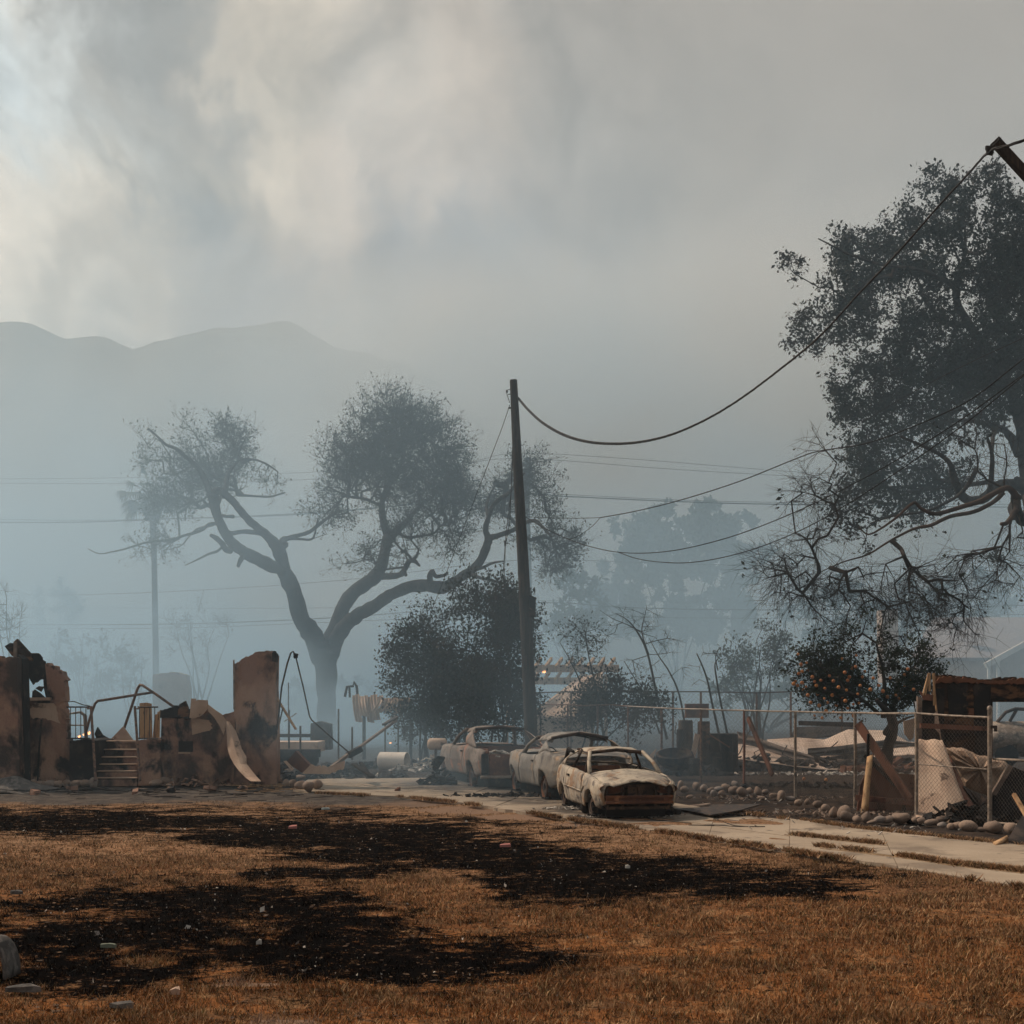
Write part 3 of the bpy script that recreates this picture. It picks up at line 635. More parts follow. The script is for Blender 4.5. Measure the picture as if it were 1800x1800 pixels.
    # wheels: bare rims and brake drums, tyres burnt away
    for xc, zc in arches:
        for s in (1, -1):
            rr = S['rim']; yy = s * (ip(S['w'], xc) - .12); zc_ = rr + .012
            wh = empty('wheel', (xc, yy, zc_)); wh.parent = root
            def lathe(prof, n=28):
                mb = MB(); mb.grid([[(rq * math.cos(2 * math.pi * k / n), s * yq, rq * math.sin(2 * math.pi * k / n)) for k in range(n)] for yq, rq in prof], closed=True); return mb
            lathe([(-.05, rr), (-.045, rr * .95), (-.03, rr * .90), (0, rr * .88), (.03, rr * .90), (.045, rr * .96), (.05, rr), (.045, rr * 1.0), (.035, rr * .93), (-.035, rr * .93), (-.05, rr)]).build('rim', S['rimmat'], wh, smooth=True, auto=40, origin=(0, 0, 0))
            d = lathe([(-.02, .001), (-.02, rr * .25), (.03, rr * .35), (.035, rr * .62), (.01, rr * .88)]); d.build('hub', M['inner'], wh, smooth=True, auto=40, origin=(0, 0, 0))
            mb = MB(); n = 26
            for k in range(n):
                a = 2 * math.pi * k / n
                if math.sin(a) < -.6 or rnd.random() < .4: mb.box((rr * 1.05 * math.cos(a), s * rnd.uniform(-.04, .04), rr * 1.02 * math.sin(a) if math.sin(a) > -.6 else -rr + .02), (.07, .10, .03), rot=(0, -a + math.pi / 2 if math.sin(a) > -.6 else 0, 0))
            mb.build('tyre_wires', M['tyre'], wh, origin=(0, 0, 0))['kind'] = 'stuff'
    S['extra'](root, S, side_pt, zs, wi)
    root.location = S['loc']; root.rotation_euler = (0, S.get('pitch', 0), S['rot']); root.scale = (S['scale'],) * 3
    return root
def fix_children(root):
    pass
# --- front car: pale coupe facing the road
SK3 = mat_burnt('ashen_cream_steel', (.43, .37, .29), (.28, .245, .205), (.26, .16, .095), (.09, .08, .075), sc=1.3)
def extra3(root, S, sp, zs, wi):
    # nose: burnt-out grille opening, bare bumper beam
    mb = MB(); mb.box((2.02, 0, .31), (.07, 1.30, .05)); mb.box((2.035, 0, .42), (.05, 1.30, .045)); mb.box((2.0, 0, .375), (.03, 1.28, .10))
    for q in (-.45, .5): mb.box((2.045, q, .375), (.03, .09, .07))
    mb.build('bumper_beam', S['rimmat2'], root, bevel=.008)
    mb = MB(); mb.box((1.93, 0, .62), (.05, 1.2, .05)); mb.box((1.93, 0, .20), (.05, 1.2, .05))
    for q in (-.6, -.3, .02, .34, .6): mb.box((1.93, q, .41), (.04, .05, .40))
    mb.box((1.86, .12, .42), (.04, .62, .36)); mb.build('radiator_support', M['inner'], root)
    for s in (1, -1):
        mb = MB(); n = 14; c = Vector((1.93, s * .52, .56))
        rings = [[c + Vector((dx, rr * 1.6 * math.cos(a), rr * .62 * math.sin(a))) for a in np.linspace(0, 2 * math.pi, n, endpoint=False)] for dx, rr in ((.06, .145), (0, .14), (-.06, .09), (-.07, .01))]
        mb.grid(rings, closed=True); mb.build('headlight_bowl', M['rust'], root, smooth=True)
    mb = MB(); mb.box((1.4, .05, .48), (.62, .5, .30), jit=.04); mb.box((1.5, -.38, .45), (.28, .22, .22), jit=.03); mb.tube([(1.7, -.2, .6), (1.5, .1, .68), (1.2, .2, .62)], .04, 6); mb.build('engine', M['inner'], root)
    mb = MB(); rows = [[(x, y * .8, .63 - .0 * x + .03 * math.sin(x * 6)) for y in np.linspace(-.8, .8, 5)] for x in (-1.1, -1.5, -1.9)]; mb.grid(rows); mb.build('parcel_shelf', M['inner'], root, solid=.02)
    mb = MB(); mb.box((-2.1, 0, .45), (.04, 1.35, .42)); mb.build('rear_panel', SK3, root)
    # bent moulding strip along the side
    for s in (1, -1):
        pts = [tuple(np.array(sp(x, (.47), s)) + np.array((0, s * .015, 0))) for x in np.linspace(-1.0, 1.02, 14)]
        mb = MB(); mb.tube(pts, .014, 5); mb.build('side_moulding', SK3, root)
    mb = MB(); mb.tube([(-.95, -.62, 1.16), (-1.25, -.66, 1.20), (-1.55, -.64, 1.05), (-1.75, -.66, .86)], [.03, .05, .04, .03], 6); mb.build('sagging_trim', M['soot'], root)
spec3 = dict(name='burnt_car', label='front burnt-out cream coupe facing the lawn with bonnet and empty windscreen', group='burnt-out cars on the drive', seed=3, mat=SK3, roofmat=SK3,
    rimmat=M['dark_iron'], rimmat2=M['rust'], x=(-2.15, 2.1), arches=[(1.32, .20), (-1.26, .20)], ra=.345,
    sill=[(-2.15, .24), (-1.6, .18), (1.6, .16), (2.1, .30)], belt=[(-2.15, .84), (-1.6, .88), (-.8, .86), (.3, .82), (.85, .80), (1.3, .76), (1.7, .70), (1.95, .645), (2.1, .60)],
    w=[(-2.15, .66), (-2.0, .76), (-1.6, .83), (0, .85), (1.3, .84), (1.7, .80), (1.95, .72), (2.05, .64), (2.1, .56)],
    panels=[('rear_fender', -2.12, -.62), ('door', -.62, .78), ('front_fender', .78, 2.02)], hood=(.92, 2.07, .085), trunk=(-2.12, -1.55, .05),
    roof=dict(x0=-.98, x1=.22, z=1.235, drop=.035, w=.565, crown=.045), apost=.92, posts=[(-.60, -.45, .07)], frame=(.72, -.58), frame_rear=-.42,
    sail=(-1.62, -1.28), sail_top=.22, curve=-.05, seats=[-.35], rim=.20, extra=extra3, headrest=.0,
    loc=(0, 0, 0), rot=0, scale=1.0)
ax = R(-90 + 9.5)
LX, LY = 1.86, 25.0
spec3['loc'] = (LX, LY, .012); spec3['rot'] = ax; spec3['scale'] = .91
car(spec3)
# --- middle car: 1970s sports coupe with its tail to the front car
SK2 = mat_burnt('ashen_grey_steel', (.25, .23, .205), (.155, .145, .135), (.32, .22, .14), (.09, .085, .08), sc=1.0)
def extra2(root, S, sp, zs, wi):
    mb = MB(); mb.box((-2.22, 0, .50), (.04, 1.35, .46)); mb.build('rear_panel', M['rust'], root)
    mb = MB(); mb.tube([(-2.28, -.75, .36), (-2.33, 0, .36), (-2.28, .75, .36)], .06, 6); mb.build('rear_bumper', SK2, root)
    mb = MB(); mb.box((2.2, 0, .45), (.04, 1.2, .34)); mb.build('grille_panel', M['inner'], root)
    mb = MB(); rows = [[(x, y * .85, .80 - (x + 1.2) * -.10) for y in np.linspace(-.8, .8, 5)] for x in (-.95, -1.2, -1.5)]; mb.grid(rows); mb.build('parcel_shelf', M['inner'], root, solid=.02)
spec2 = dict(name='burnt_car', label='middle burnt-out grey fastback coupe with rounded fenders and bare rear wheel rim', group='burnt-out cars on the drive', seed=8, mat=SK2, roofmat=SK2,
    rimmat=M['rust'], rimmat2=M['rust'], x=(-2.25, 2.3), arches=[(1.42, .26), (-1.24, .26)], ra=.37,
    sill=[(-2.25, .34), (-1.6, .24), (1.6, .22), (2.3, .34)], belt=[(-2.25, .86), (-1.7, .96), (-1.2, 1.0), (-.55, .90), (.3, .86), (.9, .88), (1.4, .93), (1.8, .90), (2.15, .78), (2.3, .66)],
    w=[(-2.25, .74), (-2.0, .84), (-1.2, .92), (-.3, .875), (.6, .875), (1.4, .92), (1.9, .86), (2.15, .76), (2.3, .62)], flare=[(-1.8, 0), (-1.2, .025), (-.7, 0), (.9, 0), (1.4, .03), (1.9, 0)],
    panels=[('rear_fender', -2.22, -.50), ('door', -.50, .82), ('front_fender', .82, 2.26)], hood=(.95, 2.26, .02), trunk=(-2.22, -1.55, .06),
    roof=dict(x0=-.95, x1=.22, z=1.27, drop=.035, w=.64, crown=.10), apost=.92, posts=[], sail=(-1.62, -.55), sail_top=.35, curve=-.02, seats=[-.3], rim=.235, extra=extra2, headrest=-.02,
    loc=(1.20, 29.4, .012), rot=R(90 + 13), scale=1.0)
car(spec2)
# --- far car: coupe utility with an open load bed
SK1 = mat_burnt('ashen_rusty_steel', (.22, .185, .16), (.135, .11, .095), (.30, .14, .085), (.09, .08, .07), sc=1.15)
def extra1(root, S, sp, zs, wi):
    mb = MB(); mb.box((-2.36, 0, .52), (.05, 1.40, .52)); o = mb.build('tailgate', M['rust'], root, bevel=.015)
    q = MB(); q.box((-2.392, -.30, .44), (.012, .62, .26)); q.build('recess_panel', M['inner'], o)
    for s in (1, -1):
        mb = MB(); mb.box((-2.38, s * .79, .56), (.06, .17, .46), jit=.004); mb.build('tail_light_housing', M['soot'], root, bevel=.02)
    mb = MB(); mb.tube([(-2.42, -.9, .27), (-2.47, 0, .27), (-2.42, .9, .27)], .035, 6); mb.build('rear_bumper', M['galv'], root)
    mb = MB(); mb.box((-.62, 0, .66), (.04, 1.50, .50)); o = mb.build('cab_bulkhead', M['rust'], root)
    mb = MB(); mb.box((-1.5, 0, .42), (1.70, 1.36, .03)); mb.build('bed_floor', M['rust'], root)
    for s in (1, -1):
        mb = MB(); mb.box((-1.5, s * .70, .66), (1.70, .03, .48)); mb.build('bed_wall', M['rust'], root)
    mb = MB()
    for k in range(26): mb.box((random.uniform(-2.3, -1.7), random.uniform(-.65, .65), .80 + random.uniform(-.06, .03)), (random.uniform(.1, .35), random.uniform(.05, .25), .03), rot=(random.uniform(-.4, .4), random.uniform(-.4, .4), random.uniform(0, 3)))
    mb.build('bed_debris', M['ash'], root)
    mb = MB(); mb.box((2.4, 0, .5), (.04, 1.3, .4)); mb.build('grille_panel', M['inner'], root)
spec1 = dict(name='burnt_car', label='farthest burnt-out rusty car with open load bed and brown tailgate', group='burnt-out cars on the drive', seed=5, mat=SK1, roofmat=SK1,
    rimmat=M['rust'], rimmat2=M['rust'], x=(-2.4, 2.45), arches=[(1.55, .26), (-1.40, .26)], ra=.37,
    sill=[(-2.4, .36), (-1.9, .26), (1.6, .24), (2.45, .34)], belt=[(-2.4, .86), (-1.6, .90), (-.9, .97), (-.2, .92), (.6, .90), (1.4, .92), (1.9, .88), (2.3, .80), (2.45, .72)],
    w=[(-2.4, .84), (-2.2, .90), (-1.4, .95), (0, .93), (1.4, .95), (2.0, .90), (2.3, .82), (2.45, .72)],
    panels=[('rear_fender', -2.38, -.72), ('door', -.72, .62), ('front_fender', .62, 2.42)], hood=(.92, 2.4, .03),
    roof=dict(x0=-.66, x1=.28, z=1.345, drop=.03, w=.63, crown=.05), apost=.90, posts=[], sail=(-1.75, -.66), sail_top=.16, curve=.22, seats=[-.25], rim=.235, extra=extra1, headrest=-.1,
    loc=(-.47, 33.9, .012), rot=R(90 + 15), scale=1.02)
car(spec1)
# heap at the nose of the far car and slumped parts around the wheels
def scrap_heap(name, c, r, h, n, mats, label, cat, seed, parent=None, sz=(.1, .4)):
    rd = random.Random(seed); mb = MB()
    for k in range(n):
        a = rd.uniform(0, 6.28); q = rd.random() ** .7; z = h * (1 - q) * rd.random()
        s = rd.uniform(*sz); mb.box((c[0] + r[0] * q * math.cos(a), c[1] + r[1] * q * math.sin(a), c[2] + z + .02), (s, s * rd.uniform(.15, .6), s * rd.uniform(.04, .25)), rot=(rd.uniform(-.7, .7), rd.uniform(-.7, .7), rd.uniform(0, 3.1)), jit=s * .08)
    o = mb.build(name, mats, None, origin=c); tag(o, label, cat, kind='stuff' if n > 14 else None); return o
c = G(768, 1380); scrap_heap('scrap_heap', c, (.38, .3), .75, 40, M['char'], 'black slumped wreckage against the nose of the farthest car', 'wreckage', 1)
c = G(1000, 1423, .0); scrap_heap('ash_heap', c, (.7, .25), .05, 120, M['ash'], 'grey ash and crumbs beside the left wheels of the front car', 'ash', 2, sz=(.02, .09))
c = G(1100, 1437, .0); scrap_heap('ash_heap', c, (1.0, .16), .05, 200, M['ash'], 'pale broken glass and ash below the bumper of the front car', 'ash', 3, sz=(.02, .09))
c = G(880, 1400, .0); scrap_heap('ash_heap', c, (1.2, .5), .04, 140, M['tyre'], 'black crumbs on the drive between the two rear cars', 'debris', 4, sz=(.04, .16))
# lumps of a burnt bumper in front of the bonnet
for i, (px, py, sx_, sz_, lab) in enumerate(((1032, 1431, .24, .26, 'dark round lump leaning on the front wheel of the front car'), (1128, 1437, .20, .12, 'leftmost dark lump in the row before the front car'), (1148, 1437, .30, .13, 'long dark lump second in the row before the front car'), (1172, 1435, .28, .17, 'largest dark lump at the corner of the front car'), (1190, 1433, .16, .10, 'smallest dark lump right of the front car corner'))):
    c = G(px, py, 0); bm = MB(); rows = []
    for a in np.linspace(-1.5, 1.5, 8): rows.append([(c[0] + sx_ / 2 * math.cos(a) ** .5 * math.cos(b) * (1 + .1 * math.sin(3 * b + i)), c[1] + .1 * math.cos(a) ** .5 * math.sin(b), c[2] + sz_ / 2 + sz_ / 2 * math.sin(a) + .01) for b in np.linspace(0, 6.283, 14, endpoint=False)])
    bm.grid(rows, closed=True); o = bm.build('burnt_lump', M['tyre'], None, smooth=True, origin=c); tag(o, lab, 'lump', 'burnt lumps beside the front car')
# ------------------------------------------------------------------ ruined house on the left
DH = 33.1
M['mound'] = mat_mottled('grey_ash_soil', [(.10, .093, .088), (.06, .056, .053), (.15, .135, .125)], (3, 8, 14), bmp=.5)
def wplane(d, skew=0.0):
    def fn(px, py, w):
        dd = d + skew * (px - 250) / 100.0; return P(px, py, dd) + Vector((0, w, 0))
    return fn
def jag(pts, amp=2.3, step=4, keep=()):
    """roughen broken edges of an outline given in photo pixels"""
    out = []; n = len(pts)
    for i in range(n):
        a = pts[i]; b = pts[(i + 1) % n]; out.append((a[0], a[1]))
        if len(a) > 2 and a[2]:
            L = math.hypot(b[0] - a[0], b[1] - a[1]); k = int(L / step)
            for j in range(1, k + 1):
                t = j / (k + 1); out.append((a[0] + (b[0] - a[0]) * t + random.uniform(-amp, amp), a[1] + (b[1] - a[1]) * t + random.uniform(-amp, amp)))
    return out
def tri_prism(mb, outline, fn, thick):
    """robust concave outline: triangulated front and back plus rim"""
    from mathutils.geometry import tessellate_polygon
    vs = [fn(u, v, 0) for u, v in outline] + [fn(u, v, thick) for u, v in outline]; n = len(outline)
    tris = tessellate_polygon([[Vector((u, -v, 0)) for u, v in outline]])
    area = sum(outline[i][0] * -outline[(i + 1) % n][1] + outline[(i + 1) % n][0] * outline[i][1] for i in range(n))
    fs = []
    for a, b, c in tris:
        A = Vector((outline[a][0], -outline[a][1], 0)); B = Vector((outline[b][0], -outline[b][1], 0)); C_ = Vector((outline[c][0], -outline[c][1], 0))
        if (B - A).cross(C_ - A).z < 0: b, c = c, b
        fs.append((a, b, c)); fs.append((a + n, c + n, b + n))
    for i in range(n):
        j = (i + 1) % n; fs.append((j, i, i + n, j + n) if area > 0 else (i, j, j + n, i + n))
    mb.add(vs, fs)
def slab_px(name, mat, pts, d, thick, root=None, skew=0.0, rough=False, **kw):
    mb = MB(); tri_prism(mb, jag(pts), wplane(d, skew), thick)
    o = mb.build(name, mat, root, **kw); return o
hs = empty('burnt_house', P(250, HZ + F * H / DH, DH), 'roofless burnt adobe house with porch steps and tall chimney-like wall', 'house')
BT = 1381
slab_px('wall', M['stucco'], [(-140, BT + 6), (36, BT + 2), (33, 1300), (30, 1220), (30, 1156, 1), (-140, 1150)], 32.2, .35, hs)
slab_px('corner_pier', M['soot'], [(30, BT), (44, BT), (42, 1230), (40, 1158), (31, 1150), (29, 1156)], 32.5, .4, hs)
slab_px('wall', M['stucco'], [(40, BT), (122, BT), (122, 1302, 1), (116, 1284, 1), (114, 1232), (40, 1230)], DH, .3, hs)
slab_px('window_sill', M['stucco_pale'], [(36, 1232), (88, 1231), (88, 1226), (36, 1226)], DH - .12, .42, hs)
slab_px('window_jamb', M['charbrown'], [(32, 1232), (43, 1232), (41, 1152), (33, 1146)], DH - .02, .3, hs)
slab_px('window_jamb', M['stucco'], [(84, 1231), (115, 1232), (114, 1212, 1), (112, 1197), (117, 1195), (111, 1188), (109, 1180, 1), (98, 1177), (97, 1171, 1), (86, 1168), (84, 1165), (79, 1167), (82, 1196)], DH - .02, .34, hs)
slab_px('roof_fragment', M['charbrown'], [(8, 1136), (18, 1130, 0), (25, 1131), (40, 1152), (34, 1162), (20, 1152)], DH - .3, .05, hs)
slab_px('roof_fragment', M['charbrown'], [(24, 1128), (30, 1123), (34, 1127), (54, 1149, 1), (56, 1162), (33, 1163), (26, 1158)], DH - .1, .08, hs)
mb = MB(); mb.beam(P(27, 1128, DH - .35), P(27, 1230, DH - .35), .07, .07); mb.build('roof_post', M['wood_grey'], hs)
slab_px('roof_fragment', M['soot'], [(40, 1148), (67, 1148, 1), (74, 1158, 1), (80, 1168, 0), (84, 1196), (72, 1194, 1), (58, 1204, 0), (42, 1176), (38, 1158)], DH + .05, .06, hs)
slab_px('roof_fragment', M['soot'], [(62, 1210), (68, 1206), (77, 1207), (72, 1216)], DH + .1, .05, hs)
slab_px('roof_fragment', M['soot'], [(56, 1227), (57, 1215), (61, 1212), (70, 1218), (80, 1227)], DH + .12, .05, hs)
slab_px('roof_fragment', M['soot'], [(77, 1210), (76, 1196), (82, 1190), (84, 1228), (81, 1228)], DH + .12, .05, hs)
for px0, px1 in ((49, 50), (73, 66)):
    mb = MB(); mb.tube([P(px0, 1265, DH - .05), P((px0 + px1) / 2 - 1, 1320, DH - .05), P(px1, 1376, DH - .1)], .022, 5); mb.build('conduit', M['soot'], hs)
slab_px('porch_wall', M['soot'], [(122, BT), (166, BT), (166, 1302), (150, 1299, 1), (122, 1303)], DH - .25, 1.6, hs)
slab_px('porch_wall', M['stucco'], [(243, BT), (282, BT), (282, 1300), (262, 1298, 1), (243, 1304)], DH - .25, 1.6, hs)
# steps
st = empty('porch_steps', P(204, HZ + F * H / (DH - .6), DH - .6), None); st.location = Vector((0, 0, 0)); st.parent = hs
tops = [1303, 1318, 1331, 1344, 1356, 1368]
for k, py in enumerate(tops):
    d0 = DH + .75 - k * .19; zt = PZ(py, d0); x0, x1 = PX(167.5, d0), PX(241.5, d0)
    mb = MB(); mb.box(((x0 + x1) / 2, d0 + .9, zt / 2 - .02), (x1 - x0 - .004 * k, 1.8, zt), jit=.006); mb.build('riser', M['stucco'], st, bevel=.015)
    mb = MB(); mb.box(((x0 + x1) / 2, d0 + .06, zt + .006), (x1 - x0 - .02, .22, .03), jit=.008); mb.build('tread', M['stucco_pale'], st, bevel=.01)
def rail(name, a, b, xs_, d, top, bot, root):
    r = empty(name, (0, 0, 0)); r.parent = root
    mb = MB(); mb.tube([P(a, top, d), P(b, top, d)], .020, 5); mb.build('top_rail', M['dark_iron'], r)
    mb = MB(); mb.tube([P(a, bot, d), P(b, bot, d)], .018, 5); mb.build('bottom_rail', M['dark_iron'], r)
    for x in xs_: q = MB(); q.tube([P(x, top, d), P(x, bot + 2, d)], .010, 4); q.build('baluster', M['dark_iron'], r)
rail('railing', 117, 158, (124, 133, 142, 151), DH - .15, 1243, 1298, hs); rail('railing', 243, 278, (245, 254, 263, 272), DH - .15, 1243, 1298, hs)
for a, b in (((160, 1242), (168, 1372)), ((237, 1242), (246, 1372))):
    mb = MB(); mb.beam(P(*a, DH - .35), P(b[0], b[1], DH - 1.2), .055, .055); mb.tube([P(a[0], a[1] + 4, DH - .35), P(a[0] + (-6 if a[0] < 200 else 6), a[1] + 4, DH - .2), P(a[0] + (-6 if a[0] < 200 else 6), a[1], DH - .15)], .018, 5)
    mb.build('stair_post', M['pipe'], hs)
slab_px('wall', M['stucco'], [(281, BT), (412, BT), (413, 1250, 0), (402, 1254, 1), (392, 1257, 0), (380, 1256, 1), (364, 1247, 1), (352, 1250, 1), (344, 1243, 0), (337, 1242, 1), (332, 1250, 1), (306, 1248, 1), (284, 1252, 0)], DH, .3, hs)
slab_px('broken_plaster', M['soot'], [(281, 1262), (282, 1248, 1), (300, 1244, 1), (312, 1240), (322, 1250), (332, 1246), (336, 1262, 1), (310, 1262, 0)], DH - .06, .12, hs)
slab_px('broken_plaster', M['charbrown'], [(311, 1262), (315, 1238), (326, 1232), (331, 1244), (333, 1259)], DH - .10, .08, hs)
slab_px('broken_plaster', M['stucco_pale'], [(333, 1262), (336, 1228), (343, 1228), (344, 1233), (347, 1230), (364, 1231), (365, 1246), (357, 1256, 1), (344, 1263)], DH - .16, .10, hs)
slab_px('broken_plaster', M['stucco_pale'], [(365, 1238), (378, 1248), (390, 1256), (399, 1270), (393, 1292), (386, 1276), (377, 1262), (366, 1250)], DH - .28, .05, hs)
slab_px('vent', M['soot'], [(314, 1322), (339, 1322), (339, 1303), (314, 1303)], DH - .012, .05, hs)
slab_px('vent_ledge', M['stucco_pale'], [(313, 1325), (334, 1325), (334, 1322), (313, 1322)], DH - .03, .05, hs)
slab_px('plaster_patch', M['stucco_pale'], [(338, 1292), (336, 1262), (368, 1266, 1), (374, 1280, 1), (352, 1288)], DH - .015, .03, hs)
slab_px('plaster_patch', M['stucco_pale'], [(48, 1246, 1), (60, 1236), (94, 1236, 1), (100, 1250, 1), (106, 1272), (90, 1266, 1), (74, 1262, 1), (56, 1262)], DH - .012, .03, hs)
slab_px('tall_wall', M['stucco'], [(410, BT), (486, BT - 3), (485, 1262), (483, 1210), (484, 1152, 0), (479, 1146, 1), (469, 1143, 1), (455, 1145, 1), (442, 1151, 1), (423, 1160, 1), (411, 1168, 0), (411, 1250), (415, 1275)], DH - .25, .55, hs)
mb = MB(); mb.tube([P(411, 1160, DH - .3), P(411.5, 1247, DH - .3)], .022, 5); mb.build('corner_bead', M['galv'], hs)
slab_px('wall_cap', M['soot'], [(478, 1162), (485, 1164), (486, 1150, 1), (482, 1144), (478, 1148)], DH - .28, .3, hs)
slab_px('bracket', M['stucco'], [(484, 1264), (488, 1264), (488, 1256), (484, 1256)], DH - .1, .1, hs)
slab_px('bracket', M['stucco'], [(485, 1290), (488, 1290), (487, 1283), (485, 1283)], DH - .1, .1, hs)
# hanging strip of cladding, curls down to the ground
rows = []
for t_, (pl, pr, py, dd) in enumerate(((398, 403, 1268, -.32), (398, 414, 1284, -.42), (399, 420, 1300, -.55), (400, 425, 1316, -.7), (404, 433, 1330, -.85), (411, 434, 1343, -1.0), (420, 443, 1355, -1.2), (431, 452, 1366, -1.4), (440, 459, 1373, -1.65))):
    rows.append([P(pl + (pr - pl) * q, py, DH + dd - .10 * math.sin(math.pi * q)) for q in np.linspace(0, 1, 5)])
mb = MB(); mb.grid([r[::-1] for r in rows]); o = mb.build('cladding_strip', M['curl'], None, solid=.02, origin=P(450, 1374, DH - 1.6)); tag(o, 'pale curled cladding strip hanging from the low wall beside the tall wall', 'cladding')
slab_px('board', M['wood_pale'], [(246, 1299), (267, 1299), (266, 1237, 0), (258, 1235), (245, 1236)], DH + .9, .05, None, origin=P(256, 1299, DH + .9)); tag(bpy.data.objects['board'], 'upright tan board behind the right porch railing', 'board')
o = slab_px('board', M['wood_pale'], [(268, 1299), (280, 1299), (281, 1248, 1), (272, 1256)], DH + 1.1, .05, None, origin=P(274, 1299, DH + 1.1)); tag(o, 'broken tan board wedged beside the low wall at the railing end', 'board')
o = slab_px('gable_board', M['curl'], [(192, 1302), (234, 1302), (216, 1277)], DH + 1.8, .08, None, origin=P(213, 1302, DH + 1.8)); tag(o, 'triangular scorched gable piece at the top of the steps', 'gable piece')
o = slab_px('gable_board', M['char'], [(170, 1300), (194, 1300), (180, 1292), (171, 1278), (166, 1290)], DH + 2.2, .08, None, origin=P(180, 1300, DH + 2.2)); tag(o, 'dark broken panel left of the triangular gable piece', 'panel')
mb = MB(); mb.tube([P(150, 1292, 35), P(158, 1262, 35), P(167, 1237, 35), P(172, 1232, 35), P(180, 1231, 35), P(230, 1223, 35.3), P(268, 1217, 35.5)], .034, 8); o = mb.build('bent_pipe', M['pipe'], None, smooth=True, origin=P(150, 1292, 35)); tag(o, 'lower bent pipe frame rising over the porch steps', 'pipe frame', 'bent pipes over the porch')
mb = MB(); mb.tube([P(217, 1284, 35.4), P(232, 1240, 35.4), P(242, 1210, 35.4), P(246, 1204, 35.4), P(251, 1205, 35.3), P(275, 1221, 35.2), P(306, 1243, 35)], .036, 8); o = mb.build('bent_pipe', M['pipe'], None, smooth=True, origin=P(217, 1284, 35.4)); tag(o, 'taller bent pipe frame peaking above the steps and running down to the low wall', 'pipe frame', 'bent pipes over the porch')
mb = MB()
for dx in (0, 3): mb.tube([P(118 + dx, 1298, 36 + dx * .1), P(118 + dx, 1255, 36), P(140 + dx, 1252, 36), P(148 + dx, 1258, 36), P(150 + dx, 1298, 36)], .03, 6)
mb.tube([P(118, 1275, 36), P(150, 1275, 36)], .02, 5); o = mb.build('metal_frame', M['galv'], None, origin=P(134, 1298, 36)); tag(o, 'arched metal frame standing behind the left porch railing', 'metal frame')
mb = MB(); mb.tube([P(116, 1234, 34), P(130, 1233, 34), P(146, 1239, 34), P(158, 1241, 34)], .012, 4); o = mb.build('loose_wire', M['cable'], None, origin=P(116, 1234, 34)); tag(o, 'thin sagging wire above the left porch railing', 'wire')
# little fires
def flame(px, py, d, s, label):
    c = P(px, py, d); mb = MB()
    for k in range(4):
        a = k * 1.7; x = c[0] + s * .35 * math.cos(a); h = s * (1.1 - .2 * k); rows = []
        for t in np.linspace(0, 1, 6): rows.append([(x + s * .12 * math.sin(3 * t + k) + s * .22 * (1 - t) * (t + .35) * math.cos(b) * 1.6, c[1] + s * .15 * (1 - t) * math.sin(b), c[2] + h * t) for b in np.linspace(0, 6.28, 7, endpoint=False)])
        mb.grid(rows, closed=True)
    o = mb.build('flame', M['fire'], None, smooth=True, origin=c); tag(o, label, 'flame', 'small flames still burning')
flame(139, 1296, 37, 0.06, 'small flame behind the left porch railing, the left one')
flame(148, 1293, 37, 0.07, 'middle flame behind the left porch railing')
flame(155, 1291, 37, 0.09, 'brightest flame beside the left stair post')
flame(956, 1183, 52, 0.099, 'flame under the rafters of the timber pergola'); flame(686, 1307, 39, 0.043, 'tiny ember behind the white drum')
# ------------------------------------------------------------------ stones
def stone_mesh(seed):
    rd = np.random.default_rng(seed); ph = rd.random(6) * 6.28; rows = []
    for a in np.linspace(-math.pi / 2, math.pi / 2, 9):
        row = []
        for b in np.linspace(0, 2 * math.pi, 14, endpoint=False):
            d = Vector((math.cos(a) * math.cos(b), math.cos(a) * math.sin(b), math.sin(a)))
            r = 1 + .15 * math.sin(2 * b + ph[0]) * math.cos(a) + .13 * math.sin(2.3 * a + ph[1]) + .10 * math.sin(3 * b + ph[2]) * math.cos(a) + .06 * math.sin(5 * b + 3 * a + ph[3]) * math.cos(a)
            row.append(d * r)
        rows.append(row)
    mb = MB(); mb.grid(rows, closed=True); o = mb.build('river_stone', M['stone'], None, smooth=True); me = o.data; bpy.data.objects.remove(o); return me
STM = [stone_mesh(s) for s in range(12)]
def stone(px, py, wpx, hpx, label, group, k=None, rot=None, d=None, sink=.06, z=0):
    """py: row of the stone's foot"""
    d = d or F * (H - z) / (py - HZ); sc = d / F * 1.06; rx = wpx * sc / 2; rz = hpx * sc / 2
    o = bpy.data.objects.new('river_stone', STM[(k if k is not None else random.randrange(12))]); COL.objects.link(o)
    o.location = (PX(px, d), d + rx * .5, z + rz * (1 - sink)); o.scale = (rx, (rx + rz) / 2, rz); o.rotation_euler = (random.uniform(-.1, .1), rot if rot is not None else random.uniform(-.15, .15), random.uniform(-.3, .3) + (math.pi if random.random() < .5 else 0))
    return tag(o, label, 'stone', group)
LEFTST = [(44, 1384, 12, 14), (57, 1386, 14, 16), (68, 1384, 12, 12), (77, 1385, 12, 11), (88, 1386, 17, 15), (101, 1386, 14, 13), (116, 1384, 13, 14), (133, 1384, 19, 13), (149, 1384, 15, 14), (164, 1385, 17, 17),
          (272, 1382, 18, 12), (289, 1381, 15, 16), (304, 1380, 13, 15), (321, 1379, 22, 12), (352, 1376, 17, 17), (369, 1376, 14, 12), (383, 1376, 15, 14), (400, 1376, 14, 11), (414, 1375, 16, 14), (296, 1384, 8, 6)]
